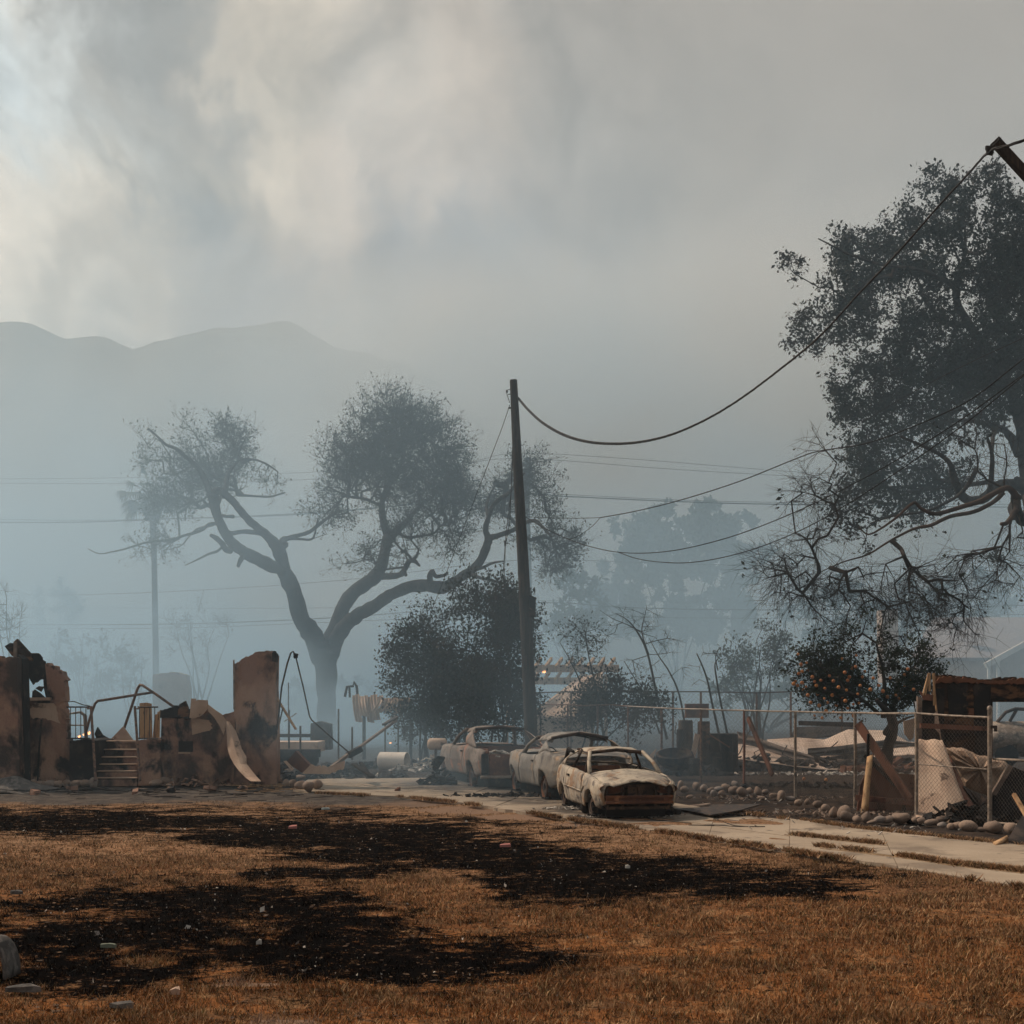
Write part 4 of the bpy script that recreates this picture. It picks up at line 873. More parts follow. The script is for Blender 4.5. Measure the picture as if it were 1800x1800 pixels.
words = ['first', 'second', 'third', 'fourth', 'fifth', 'sixth', 'seventh', 'eighth', 'ninth', 'tenth', 'eleventh', 'twelfth', 'thirteenth', 'fourteenth', 'fifteenth', 'sixteenth', 'seventeenth', 'eighteenth', 'nineteenth', 'twentieth', 'twenty-first', 'twenty-second', 'twenty-third', 'twenty-fourth', 'twenty-fifth', 'twenty-sixth', 'twenty-seventh', 'twenty-eighth', 'twenty-ninth', 'thirtieth']
for i, (px, py, w, h) in enumerate(LEFTST[:10]): stone(px, py, w, h, f'{words[i]} stone from the left in the row below the window wall', 'stones along the foot of the ruin')
for i, (px, py, w, h) in enumerate(LEFTST[10:]): stone(px, py, w, h, f'{words[i]} stone right of the steps in the row below the low wall', 'stones along the foot of the ruin')
for i, (px, py, w, h, lab) in enumerate([(497, 1368, 16, 18, 'upright stone nearest the foot of the tall wall'), (507, 1370, 18, 20, 'stone leaning beside the tall wall rubble'), (524, 1372, 24, 10, 'low flat stone between the rubble and the drive corner'), (488, 1377, 12, 10, 'small pale stone just below the tall wall foot'), (503, 1382, 12, 12, 'pale stone at the head of the drive corner group'), (515, 1385, 14, 14, 'third pale stone of the drive corner group'), (530, 1388, 22, 15, 'broad pale stone of the drive corner group'), (541, 1392, 20, 17, 'lowest pale stone of the drive corner group'), (556, 1388, 19, 19, 'round speckled stone at the very corner of the drive')]):
    stone(px, py, w, h, lab, 'stones at the corner of the drive')
for px, rx_, h_, lab, sd_ in ((90, 1.1, .30, 'crumbled plaster at the foot of the window wall', 31), (345, 1.3, .30, 'crumbled plaster at the foot of the low wall', 32), (450, .7, .32, 'crumbled plaster at the foot of the tall wall', 33), (20, .6, .3, 'crumbled plaster at the foot of the left wall', 34)):
    c = G(px, 1380); scrap_heap('rubble', c, (rx_, .35), h_, 180, M['stucco'], lab, 'rubble', sd_, sz=(.03, .16))
for k, (px, py, w_) in enumerate(((128, 1390, .22), (238, 1394, .16), (300, 1391, .2), (372, 1390, .26), (428, 1388, .18), (62, 1396, .2))):
    c = G(px, py); mb = MB(); mb.box((c.x, c.y, c.z + w_ * .22), (w_, w_ * .7, w_ * .5), rot=(random.uniform(-.3, .3), random.uniform(-.3, .3), random.uniform(0, 3)), jit=w_ * .12); o = mb.build('adobe_lump', M['stucco'], None, origin=c)
    tag(o, 'broken adobe lump ' + ('before the left porch wall', 'before the right edge of the steps', 'below the small vent', 'below the pale broken plaster', 'beside the foot of the curled cladding', 'before the window wall')[k], 'lump', 'adobe lumps fallen from the ruin')
# fine twigs and splinters on the ground by the ruin
def splinters(name, pts, n, mat, label, cat, L=(.15, .6), w=.012):
    mb = MB()
    for k in range(n):
        px, py, sx_, sy_ = random.choice(pts); p = G(px + random.gauss(0, sx_), max(py + random.gauss(0, sy_), 1300), .02); a = random.uniform(-.5, .5) + random.choice((0, math.pi)); l = random.uniform(*L)
        mb.beam(p, p + Vector((math.cos(a) * l, math.sin(a) * l, random.uniform(-.01, .05))), w * random.uniform(.6, 2.5), w)
    o = mb.build(name, mat, None, origin=(0, 0, 0)); tag(o, label, cat, kind='stuff')
splinters('splinters', [(455, 1377, 16, 3), (480, 1384, 30, 4)], 60, M['wood_pale'], 'pale splinters scattered below the curled cladding strip', 'splinters')
splinters('charred_twigs', [(60, 1388, 50, 4), (430, 1390, 70, 8), (250, 1392, 120, 6)], 130, M['char'], 'black charred twigs on the ash before the ruin', 'twigs')
c = G(20, 1388); mb = MB(); rows = [[(c[0] + x, c[1] + y, .34 * math.exp(-(x / .75) ** 2 - (y / .5) ** 2) + .02 * math.sin(9 * x) - .03) for x in np.linspace(-1.6, 1.2, 18)] for y in np.linspace(-.9, .9, 9)]
mb.grid(rows); o = mb.build('ash_mound', M['mound'], None, smooth=True, origin=c); tag(o, 'low grey ash mound against the left wall', 'mound')
# ------------------------------------------------------------------ rubble between ruin and drive
def thing_px(name, mat, pts, d, thick, label, cat, group=None, **kw):
    xs_ = [p[0] for p in pts]; o = slab_px(name, mat, pts, d, thick, None, origin=P(sum(xs_) / len(xs_), max(p[1] for p in pts), d), **kw); return tag(o, label, cat, group)
def beam_px(name, mat, a, b, da, db, w, h, label, cat, group=None):
    mb = MB(); A = P(*a, da); B = P(*b, db); mb.beam(A, B, w, h); o = mb.build(name, mat, None, origin=A if A.z < B.z else B); return tag(o, label, cat, group)
mb = MB(); mb.tube([P(487, 1284, 33), P(495, 1208, 33), P(505, 1166, 33), P(511, 1148, 33), P(515, 1145, 33), P(519, 1151, 33)], .022, 5); mb.tube([P(519, 1151, 33), P(533, 1208, 33), P(544, 1259, 33), P(548, 1266, 33), P(590, 1303, 33), P(617, 1326, 33)], .018, 5)
o = mb.build('service_wire', M['dark_iron'], None, origin=P(617, 1326, 33)); tag(o, 'bent steel conduit peaking beside the tall wall', 'conduit'); q = MB(); q.box(P(519.5, 1152.5, 33), (.10, .09, .12), jit=.02); q.build('weatherhead', M['soot'], o)
beam_px('plank', M['wood_pale'], (485, 1224), (520, 1282), 33.2, 32.8, .06, .03, 'thin tan plank leaning out from the tall wall', 'plank')
beam_px('rod', M['dark_iron'], (497, 1245), (487, 1290), 33.4, 33.4, .03, .03, 'dark rod hanging below the leaning tan plank', 'rod')
beam_px('rod', M['galv'], (500, 1268), (521, 1254), 36, 36, .03, .02, 'short grey rod sticking up beyond the tall wall', 'rod')
thing_px('crate', M['rust'], [(503, 1340), (520, 1320), (545, 1346), (530, 1358, 0)], 33.4, .35, 'dark rusty box lying tilted beside the tall wall', 'box')
thing_px('sheet_metal', M['curl'], [(498, 1338), (503, 1337), (517, 1352), (512, 1354)], 33, .03, 'narrow pale strip propped in front of the dark rusty box', 'strip')
thing_px('panel', M['curl'], [(531, 1360), (546, 1344, 1), (575, 1349), (606, 1337, 1), (604, 1352, 1), (580, 1361)], 33.0, .06, 'cracked pale plaster panel lying under the long pole', 'panel')
beam_px('long_pole', M['wood_grey'], (572, 1357), (697, 1266), 33.6, 36, .06, .06, 'long thin pole slanting up from the rubble', 'pole')
beam_px('timber', M['char'], (612, 1328), (634, 1316), 34.2, 34.4, .18, .14, 'short charred block tied across the long pole', 'timber')
beam_px('timber', M['wood_grey'], (578, 1352), (612, 1326), 33.8, 34.2, .10, .06, 'grey board lying along the lower end of the long pole', 'timber')
beam_px('timber', M['char'], (622, 1343), (655, 1366), 34, 32.8, .13, .05, 'charred board sliding down to the drive edge', 'timber', 'charred boards by the drive')
beam_px('timber', M['char'], (634, 1340), (650, 1366), 34.2, 32.8, .10, .04, 'second charred board leaning behind the one at the drive edge', 'timber', 'charred boards by the drive')
beam_px('pole_tip', M['dark_iron'], (674, 1274), (698, 1260), 35.5, 36, .10, .05, 'black fitting at the upper end of the long pole', 'fitting')
c = G(585, 1367); scrap_heap('rubble', c, (2.0, .7), .38, 150, M['char'], 'black charred rubble heap between the tall wall and the drive', 'rubble', 11)
c = G(610, 1366); scrap_heap('rubble', c, (1.4, .5), .16, 60, M['ash'], 'pale broken chips on top of the rubble heap', 'rubble', 12, sz=(.05, .2))
c = G(495, 1371); scrap_heap('rubble', c, (.5, .5), .5, 60, M['soot'], 'sooty debris piled against the corner of the tall wall', 'rubble', 13)
# drum
d = GD(1353.5); c = Vector((PX(692, d), d, .27)); axd = Vector((1, -.32, 0)).normalized(); sdv = Vector((-axd.y, axd.x, 0)); up_ = Vector((0, 0, 1)); mb = MB(); n = 28
rows = [[c + axd * t + (sdv * math.cos(a) + up_ * math.sin(a)) * r for a in np.linspace(0, 2 * math.pi, n, endpoint=False)] for t, r in ((-.44, .05), (-.44, .23), (-.42, .262), (-.40, .262), (-.2, .265), (0, .262), (.2, .265), (.40, .262), (.43, .265), (.43, .245), (.30, .24), (.1, .235), (-.2, .23), (-.38, .22), (-.38, .02))]
mb.grid([r[::-1] for r in rows], closed=True); o = mb.build('water_heater_drum', M['white'], None, smooth=True, auto=40, origin=Vector((c.x, c.y, 0))); tag(o, 'white metal drum lying open-ended beside the drive', 'drum')
# cistern-like tank and heap left of the far car
d = 37.0; mb = MB(); c = P(766, 1308, d); rows = [[c + Vector((t, 0, 0)) + Vector((0, math.cos(a) * r, math.sin(a) * r)) for a in np.linspace(0, 2 * math.pi, 16, endpoint=False)] for t, r in ((-.23, .02), (-.22, .10), (-.16, .16), (.25, .16), (.3, .1))]
mb.grid([r[::-1] for r in rows], closed=True); o = mb.build('tank', M['curl'], None, smooth=True, origin=c - Vector((0, 0, .2))); tag(o, 'pinkish rounded tank end beyond the nose of the farthest car', 'tank')
q = MB(); q.box(c - Vector((0, 0, .50)), (.06, .3, .75)); q.box(c - Vector((-.18, 0, .50)), (.05, .3, .75)); q.build('leg', M['dark_iron'], o)
c = G(762, 1355); scrap_heap('rubble', c, (1.3, .6), .55, 130, M['ash'], 'grey ashy scrap heap beyond the nose of the farthest car', 'rubble', 14, sz=(.06, .3)); c = G(700, 1348); scrap_heap('rubble', c, (2.0, 1.2), .2, 160, M['soot'], 'low black debris behind the white drum', 'rubble', 15)
# flat trailer bed and fence bits behind the tall wall
th = empty('trailer', P(525, 1340, 40), 'low flat trailer with heat-bleached deck beyond the tall wall', 'trailer')
mb = MB(); mb.box(P(520, 1312, 40) + Vector((0, 0, 0)), (1.5, 1.6, .30)); mb.build('deck', M['sheet'], th)
mb = MB(); mb.box(P(522, 1324, 39.15), (1.35, .06, .22)); mb.build('side_board', M['soot'], th)
mb = MB(); mb.box(P(515, 1293, 40.8), (1.1, .06, .10)); mb.build('head_board', M['soot'], th)
for px in (500, 545): q = MB(); q.tube([P(px, 1335, 39.6) + Vector((0, -.1, 0)), P(px, 1335, 39.6) + Vector((0, .1, 0))], .25, 14); q.build('wheel', M['tyre'], th)
thing_px('cabinet', M['inner'] if False else M['dark_iron'], [(545, 1318), (581, 1318), (580, 1273, 0), (562, 1268), (546, 1272)], 42, .6, 'scorched metal cabinet standing beyond the trailer', 'cabinet')
for i, (px, t0, b0, d_) in enumerate(((507, 1200, 1302, 46), (595, 1246, 1320, 41), (619, 1278, 1322, 38), (528, 1276, 1322, 37), (677, 1270, 1325, 44), (700, 1268, 1325, 44), (508, 1248, 1302, 38))):
    mb = MB(); mb.tube([P(px, b0 + 14, d_), P(px, t0, d_)], .028 if i else .02, 6); o = mb.build('fence_post', M['dark_iron'], None, origin=P(px, b0 + 14, d_)); tag(o, ['thin tall steel post far beyond the tall wall', 'steel post standing right of the scorched cabinet', 'short steel post in the middle of the rubble yard', 'steel post with bent top beside the trailer', 'left steel post behind the long pole tip', 'right steel post behind the long pole tip', 'thin post between trailer and tall wall'][i], 'post', 'loose posts in the yard')
# curled siding of a collapsed shed
sh = empty('collapsed_shed', P(665, 1330, 45), 'collapsed shed with curled pinkish siding beyond the rubble', 'shed')
for k in range(19):
    px = 622 + k * 5.4 + random.uniform(-.8, .8); L_ = random.uniform(28, 52) if k < 9 else random.uniform(22, 36); top = 1222 + random.uniform(-2, 3) + (k > 9) * 4; cu = random.uniform(.2, .5); rows = []
    for t in np.linspace(0, 1, 6): rows.append([P(px + w_ * (1 + .15 * math.sin(k)) + (t * t * (-14 if k >= 8 else 6)), top + L_ * t, 45 - .9 * math.sin(t * 1.8) * cu - abs(w_) * .015) for w_ in (-2.9, 0, 2.9)])
    mb = MB(); mb.grid([r[::-1] for r in rows]); mb.build('siding_board', M['curl'], sh, solid=.02)
mb = MB(); mb.beam(P(620, 1230, 45.2), P(735, 1232, 45.6), .1, .1); mb.beam(P(640, 1230, 45.2), P(640, 1335, 45.2), .1, .1); mb.beam(P(722, 1232, 45.4), P(722, 1335, 45.4), .1, .1); mb.build('shed_frame', M['char'], sh)
mb = MB(); mb.tube([P(606, 1225, 47), P(610, 1207, 47), P(621, 1206, 47), P(622, 1199, 47), P(627, 1206, 47), P(629, 1226, 47)], .05, 5); mb.tube([P(614, 1207, 47), P(615, 1226, 47)], .04, 4); o = mb.build('twisted_metal', M['dark_iron'], None, origin=P(615, 1226, 47)); tag(o, 'twisted metal frame sticking up left of the curled siding', 'metal frame')
# ------------------------------------------------------------------ trees: traced limbs, then branches grown towards leaf clumps
def sticks(P0, P1, R0, R1, n=3):
    P0 = np.asarray(P0, float); P1 = np.asarray(P1, float); D = P1 - P0; L = np.linalg.norm(D, axis=1, keepdims=True) + 1e-9; D = D / L
    ref = np.where(np.abs(D[:, 2:3]) > .9, [[1., 0, 0]], [[0, 0, 1.]]); X = np.cross(D, ref); X /= np.linalg.norm(X, axis=1, keepdims=True) + 1e-9; Y = np.cross(D, X)
    vs = []
    for Pq, Rq in ((P0, R0), (P1, R1)):
        for k in range(n):
            a = 2 * math.pi * k / n; vs.append(Pq + (X * math.cos(a) + Y * math.sin(a)) * np.asarray(Rq)[:, None])
    V = np.stack(vs, 1); m = len(P0); b = (np.arange(m) * 2 * n)[:, None]
    F_ = np.concatenate([np.c_[b + k, b + (k + 1) % n, b + n + (k + 1) % n, b + n + k] for k in range(n)]); return V.reshape(-1, 3), F_
def leaves(C_, size, asp=.45, droop=0.0, rg=None):
    rg = rg or rng; n = len(C_); d = rg.normal(size=(n, 3)); d[:, 2] -= droop; d /= np.linalg.norm(d, axis=1, keepdims=True); u = rg.normal(size=(n, 3)); u = np.cross(d, u); u /= np.linalg.norm(u, axis=1, keepdims=True) + 1e-9
    s = (size * (.45 + 1.1 * rg.random(n) ** 1.5))[:, None]; nn = np.cross(d, u)
    V = np.stack([C_, C_ + d * s * .5 + u * s * asp * .5 + nn * s * .08, C_ + d * s, C_ + d * s * .5 - u * s * asp * .5 + nn * s * .08], 1).reshape(-1, 3)
    b = np.arange(n) * 4; return V, np.c_[b, b + 1, b + 2, b + 3]
def join_np(parts):
    V = []; F_ = []; o = 0
    for v, f in parts: V.append(v); F_.append(f + o); o += len(v)
    return np.concatenate(V), np.concatenate(F_)
def grow(limbs, att, rg, tip=.012, rmax=.2, wig=.10, seg=.5, power=2.3):
    """limbs: list of (points Nx3, radii N). att: Mx3. returns segment arrays and tips"""
    pos = []; 
    for pts, rad in limbs:
        for a, b, r0, r1 in zip(pts[:-1], pts[1:], rad[:-1], rad[1:]):
            k = max(1, int(np.linalg.norm(b - a) / .35))
            for j in range(k): pos.append(a + (b - a) * j / k)
        pos.append(pts[-1])
    base = np.array(pos); nb = len(base)
    cap = nb + len(att) * 9; P_ = np.zeros((cap, 3)); P_[:nb] = base; par = np.full(cap, -1); cnt = nb
    hub = np.zeros(cap)                              # path length from limb
    d0 = np.min(np.linalg.norm(att[:, None, :] - base[None, ::2, :], axis=2), axis=1); order = np.argsort(d0)
    tips = []
    for i in order:
        a = att[i]; dist = np.linalg.norm(P_[:cnt] - a, axis=1) + hub[:cnt] * .22; j = int(np.argmin(dist)); L = np.linalg.norm(P_[j] - a)
        k = int(min(8, max(1, round(L / seg)))); prev = j; off = rg.normal(size=3) * L * .10; off[2] -= L * .05
        for q in range(1, k + 1):
            t = q / k; p = P_[j] + (a - P_[j]) * t + off * math.sin(math.pi * t) + (rg.normal(size=3) * wig * min(L, 1) if q < k else 0)
            P_[cnt] = p; par[cnt] = prev; hub[cnt] = hub[prev] + L / k; prev = cnt; cnt += 1
        tips.append(prev)
    P_ = P_[:cnt]; par = par[:cnt]; flow = np.zeros(cnt); flow[tips] += tip ** power
    for i in range(cnt - 1, nb - 1, -1): flow[par[i]] += flow[i]
    rad = np.minimum(np.maximum(flow, 1e-12) ** (1 / power), rmax)
    ids = np.arange(nb, cnt); pr = par[ids]
    rp = np.where(pr < nb, rad[ids] * 1.15, rad[pr])
    return P_[pr], P_[ids], np.minimum(rp, rad[ids] * 1.6 + .004), rad[ids], P_[tips], P_[par[tips]]
def twigs(tips, prev, per, L, r, rg, droop=0.0, spread=.75, forks=2):
    n = len(tips) * per; T = np.repeat(tips, per, 0); D = np.repeat(tips - prev, per, 0); D /= np.linalg.norm(D, axis=1, keepdims=True) + 1e-9
    D = D + rg.normal(size=(n, 3)) * spread; D[:, 2] -= droop; D /= np.linalg.norm(D, axis=1, keepdims=True); l = (L * (.4 + rg.random(n)))[:, None]
    A = T + D * l * .5; D2 = D + rg.normal(size=(n, 3)) * .35; D2[:, 2] -= droop * .5; B = A + D2 / np.linalg.norm(D2, axis=1, keepdims=True) * l * .5
    segs = [(T, A, np.full(n, r), np.full(n, r * .8)), (A, B, np.full(n, r * .8), np.full(n, r * .4))]; ends = [A, B]
    for f in range(forks):
        D3 = D + rg.normal(size=(n, 3)) * .8; C_ = A + D3 / np.linalg.norm(D3, axis=1, keepdims=True) * l * .4; segs.append((A, C_, np.full(n, r * .7), np.full(n, r * .35))); ends.append(C_)
    return [np.concatenate(q) for q in zip(*segs)], np.concatenate(ends)
def clump_points(clumps, d, rg, dens, jit=.0, depthk=1.0, surf=.55, gapt=.40, gapf=.75):
    """clumps: (px,py,rx,ry[,weight]) in photo pixels at depth d"""
    out = []
    for c in clumps:
        px, py, rx, ry = c[:4]; w = c[4] if len(c) > 4 else 1.0; s = d / F; n = max(2, int(dens * w * (rx * s) * (ry * s) * 3))
        v = rg.normal(size=(n, 3)); v /= np.linalg.norm(v, axis=1, keepdims=True); v *= (rg.random(n) ** (1 / 3 * surf + .12))[:, None]
        dd = c[5] if len(c) > 5 else 0.0
        gap = fbm((v[:, 0] * rx * s + px * s) * gapf + 31, (v[:, 2] * ry * s - py * s) * gapf + v[:, 1] * .8, 3); v = v[gap > gapt]
        X = PX(px, d) + v[:, 0] * rx * s; Z = PZ(py, d) + v[:, 2] * ry * s; Y = d + dd + v[:, 1] * (rx + ry) * .5 * s * depthk; out.append(np.c_[X, Y, Z])
    return np.concatenate(out)
def limb_px(pts, d, dy=None):
    """pts (px,py,halfwidth px); dy: depth offset at the end"""
    n = len(pts); P_ = np.array([tuple(P(p[0], p[1], d)) for p in pts])
    if dy: P_[:, 1] += np.linspace(0, 1, n) ** 1.2 * dy if not hasattr(dy, '__len__') else np.interp(np.linspace(0, 1, n), np.linspace(0, 1, len(dy)), dy)
    return P_, np.array([p[2] * d / F for p in pts])
def smooth_limb(P_, r, k=4):
    n = len(P_)
    if n < 3: return P_, r
    out = []; ro = []
    for i in range(n - 1):
        p0 = P_[max(i - 1, 0)]; p1 = P_[i]; p2 = P_[i + 1]; p3 = P_[min(i + 2, n - 1)]
        for t in np.linspace(0, 1, k, endpoint=False):
            out.append(.5 * ((2 * p1) + (-p0 + p2) * t + (2 * p0 - 5 * p1 + 4 * p2 - p3) * t * t + (-p0 + 3 * p1 - 3 * p2 + p3) * t ** 3)); ro.append(r[i] * (1 - t) + r[i + 1] * t)
    out.append(P_[-1]); ro.append(r[-1]); return np.array(out), np.array(ro)
def build_tree(name, base, limbs, label, group=None, att=None, leafsize=.1, nleaf=4, leafmat='leaf_oak', barkmat='bark', tip=.012, tw=(3, .5, .006), droop=.1, seed=1, bare=None, bare_tw=None, leafspread=.12, cat='tree', wig=.10, seg=.5, leafasp=.5, rmax=.2, paleparts=()):
    rg = np.random.default_rng(seed); root = empty(name, base, label, cat, group)
    L2 = []; mb = MB(); pb = MB()
    for i, (pts, rad) in enumerate(limbs):
        p, r = smooth_limb(pts, rad); L2.append((p, r)); rr = r * (1 + .05 * np.sin(np.arange(len(r)) * 1.3 + i) * (r > .08))
        p = p + rg.normal(size=p.shape) * (r * .05)[:, None]
        (pb if i in paleparts else mb).tube([Vector(q) for q in p], list(rr), 10 if r.max() > .15 else 7)
    if mb.n: mb.build('trunk', M[barkmat], root, smooth=True)
    if pb.n: pb.build('limb', M['bark_pale'], root, smooth=True)
    segs = []; lc = []
    for A, twp, lf in ((att, tw, True), (bare, bare_tw or tw, False)):
        if A is None or len(A) == 0: continue
        a, b, r0, r1, tips, prev = grow(L2, A, rg, tip=tip, wig=wig, seg=seg, rmax=rmax); segs.append(sticks(a, b, r0, r1, 4))
        (ta, tb, tr0, tr1), ends = twigs(tips, prev, twp[0], twp[1], twp[2], rg, droop=droop if lf else droop + .35); segs.append(sticks(ta, tb, tr0, tr1, 3))
        if lf:
            C_ = np.repeat(ends, nleaf, 0); C_ = C_ + rg.normal(size=C_.shape) * leafspread; lc.append(C_)
        elif nleaf: 
            k = rg.random(len(ends)) < .012; C_ = np.repeat(ends[k], 3, 0); lc.append(C_ + rg.normal(size=C_.shape) * .06)
    V, Fq = join_np(segs); o = mesh_np('branches', V, Fq, M['twig'], root); o['kind'] = 'stuff'
    if lc and nleaf:
        C_ = np.concatenate(lc); V, Fq = leaves(C_, leafsize, leafasp, droop, rg); o = mesh_np('leaves', V, Fq, M[leafmat], root); o['kind'] = 'stuff'
    return root
# --- the three-armed oak
D = 70.0
T = [((573, 1320, 24), (574, 1285, 20), (574, 1230, 19), (573, 1180, 22), (571, 1150, 27), (571, 1138, 26), None, 0),
     ((566, 1160, 20), (552, 1118, 20), (534, 1090, 17), (524, 1050, 15.5), (515, 1023, 16), (506, 1002, 13), None, -2),
     ((512, 1010, 12), (486, 1000, 13), (468, 992, 12.5), (446, 980, 11), (429, 964, 10), (418, 940, 8.5), (412, 915, 9), (411, 894, 11), None, (-2, -5)),
     ((510, 1004, 12), (505, 980, 13), (498, 966, 11), (487, 954, 9), (472, 941, 8), (460, 930, 7.5), (448, 915, 7), (438, 902, 7), (422, 888, 7), (412, 892, 7), None, (-2, -5)),
     ((410, 895, 8), (399, 890, 6), (391, 878, 6), (386, 862, 6), (374, 842, 5), (358, 827, 4), (340, 812, 3.4), (324, 806, 2.8), (310, 792, 2), (296, 780, 1.5), None, (-3, -4)),
     ((414, 888, 7), (417, 868, 5), (416, 850, 4), (421, 834, 3), (430, 820, 2.6), (442, 814, 2.2), (458, 814, 2), (474, 820, 1.8), (488, 829, 1.3), None, (-3, 0)),
     ((418, 870, 3.5), (428, 868, 2.6), (444, 866, 2.2), (462, 864, 2.0), (474, 857, 1.8), (484, 850, 1.3), None, (0, 3)),
     ((470, 938, 6), (448, 937, 5), (430, 937, 4.2), (414, 941, 4), (404, 936, 3.6), (393, 928, 3.4), (382, 930, 3.2), (374, 940, 3), (362, 947, 3), (345, 954, 2.6), (329, 961, 2.4), (308, 965, 2.2), (286, 970, 2), (262, 980, 1.7), (240, 987, 1.4), (222, 991, 1), (208, 984, .8), None, (0, -5)),
     ((410, 908, 4), (396, 906, 3.2), (384, 903, 3), (374, 908, 3), (366, 915, 2.6), (356, 916, 2.4), (340, 917, 2.2), (324, 920, 1.9), (308, 932, 1.6), (294, 944, 1.4), (276, 949, 1.1), (257, 951, .9), None, (0, 4)),
     ((408, 940, 3.6), (402, 950, 3), (396, 962, 2.8), (388, 972, 2.6), (376, 978, 2.3), (366, 985, 2), (354, 993, 1.4), (341, 1001, .8), None, (0, -2)),
     ((436, 984, 6), (428, 982, 6), (424, 975, 5), (416, 966, 5), (408, 962, 3), None, (-4, -5)),
     ((456, 988, 6), (448, 1004, 4), (446, 1010, 3), None, (-4, -4)), ((498, 976, 8), (512, 968, 6), (513, 962, 4), None, (-2, -2)),
     ((493, 958, 6), (494, 948, 5), (505, 943, 4.4), (520, 938, 4.2), (536, 932, 4), (548, 922, 3.8), (560, 910, 3.4), (572, 900, 2.6), (584, 891, 1.8), None, (0, 2)),
     ((496, 962, 4), (500, 955, 3.6), (512, 950, 3), (532, 951, 2.6), (552, 953, 2.2), (560, 946, 2), (564, 934, 1.7), (568, 922, 1.2), None, (0, -2)),
     ((574, 1160, 22), (580, 1128, 18), (592, 1095, 16), (602, 1062, 14.5), (618, 1038, 14), (638, 1022, 14), (654, 1006, 14), (664, 985, 12), (670, 950, 11.5), (676, 925, 11), None, 3),
     ((674, 935, 10), (667, 910, 8), (663, 890, 7), (664, 868, 6), (672, 850, 6), (684, 832, 5), (696, 812, 4.4), (704, 796, 4), (709, 775, 3), (714, 750, 2.2), (717, 728, 1.4), None, (3, 1)),
     ((678, 930, 9), (690, 916, 7.5), (700, 903, 6), (710, 888, 5), (722, 870, 4.2), (736, 854, 3.6), (750, 840, 3), (764, 820, 2.2), (774, 802, 1.5), None, (3, 7)),
     ((664, 880, 4), (650, 876, 3), (634, 874, 2.6), (620, 876, 2.4), (602, 872, 2), (586, 866, 1.4), None, (2, -2)),
     ((666, 866, 3.5), (656, 846, 3), (644, 832, 2.6), (628, 821, 2.2), (608, 812, 1.8), (590, 806, 1.3), None, (2, 5)),
     ((690, 922, 4), (706, 934, 3.4), (724, 937, 3), (744, 937, 2.6), (762, 936, 2.2), (778, 924, 1.9), (792, 930, 1.2), None, (3, -1)),
     ((666, 1006, 8), (684, 1008, 6.5), (702, 1006, 6), (712, 996, 5.5), (720, 986, 5), (730, 988, 4.5), (740, 998, 2), None, (2, -1)), ((714, 992, 4), (712, 1004, 3.4), (716, 1014, 3.4), None, -1), ((722, 986, 4), (732, 978, 3), (736, 966, 1.6), None, 0), ((724, 984, 3), (716, 974, 2.6), (708, 972, 1.6), None, -1),
     ((580, 1146, 18), (596, 1118, 16), (611, 1100, 14.5), (632, 1084, 13.5), (656, 1072, 13), (680, 1058, 12), (704, 1046, 11.5), (730, 1038, 12), (756, 1037, 12), (784, 1042, 12), (800, 1034, 9), (818, 1024, 8.5), (836, 1014, 8), (850, 998, 8), (858, 980, 8), (863, 966, 7.5), None, (0, -5)),
     ((862, 970, 7), (857, 952, 5.4), (862, 934, 4.6), (868, 918, 4.2), (880, 906, 4), (896, 896, 3.4), (908, 880, 2.6), (920, 866, 1.8), None, (-5, -6)),
     ((866, 966, 6), (886, 962, 4.6), (904, 957, 4.2), (922, 948, 3.6), (938, 948, 3), (950, 962, 2.4), (962, 978, 1.6), None, (-5, -8)),
     ((862, 934, 4), (858, 914, 3), (860, 896, 2.6), (868, 874, 2), (872, 860, 1.3), None, (-5, -2)),
     ((764, 1034, 6), (764, 1024, 5), (768, 1018, 5), (774, 1026, 4), (788, 1024, 3), (794, 1019, 2), None, (-4, -4)),
     ((838, 1018, 4), (852, 1016, 3), (868, 1010, 2.4), (886, 1008, 1.4), None, (-5, -6)), ((832, 1026, 4), (850, 1034, 3), (868, 1040, 2.6), (890, 1048, 1.4), None, (-5, -7))]
limbs = []
for t in T: limbs.append(limb_px([(q[0], q[1], q[2] * .88) for q in t[:-2]], D, t[-1]))
rg = np.random.default_rng(21)
CL = [(290, 775, 40, 32), (335, 762, 36, 34), (300, 800, 45, 30), (405, 775, 38, 34), (425, 800, 26, 30), (335, 830, 60, 42), (395, 842, 45, 36), (270, 810, 22, 18), (330, 880, 62, 28, .8), (285, 890, 36, 26, .6), (475, 835, 22, 22, .8), (492, 855, 16, 26, .7), (280, 950, 36, 22, .55), (250, 968, 20, 16, .5), (450, 828, 22, 10, .5), (575, 895, 50, 28, .35), (600, 905, 22, 26, .5), (560, 915, 30, 22, .3),
      (690, 735, 72, 50), (650, 770, 60, 45), (610, 800, 50, 38), (740, 765, 62, 50), (700, 790, 80, 50), (790, 800, 32, 45), (770, 840, 62, 50), (640, 830, 66, 36), (700, 860, 80, 40, .8), (800, 870, 36, 45), (770, 900, 60, 36, .8), (600, 860, 36, 26, .6), (790, 930, 34, 30, .8), (790, 970, 16, 30, .6), (720, 930, 50, 22, .5), (700, 960, 50, 26, .55), (636, 975, 44, 22, .5), (600, 1000, 26, 12, .3), (680, 1000, 36, 14, .2),
      (930, 840, 50, 34), (900, 870, 46, 36), (965, 880, 42, 42), (930, 900, 60, 40), (985, 930, 34, 40), (975, 970, 38, 36), (870, 890, 32, 26, .7), (1005, 960, 18, 20), (975, 1000, 22, 18, .8), (930, 945, 40, 20, .6), (845, 890, 18, 26, .5)]
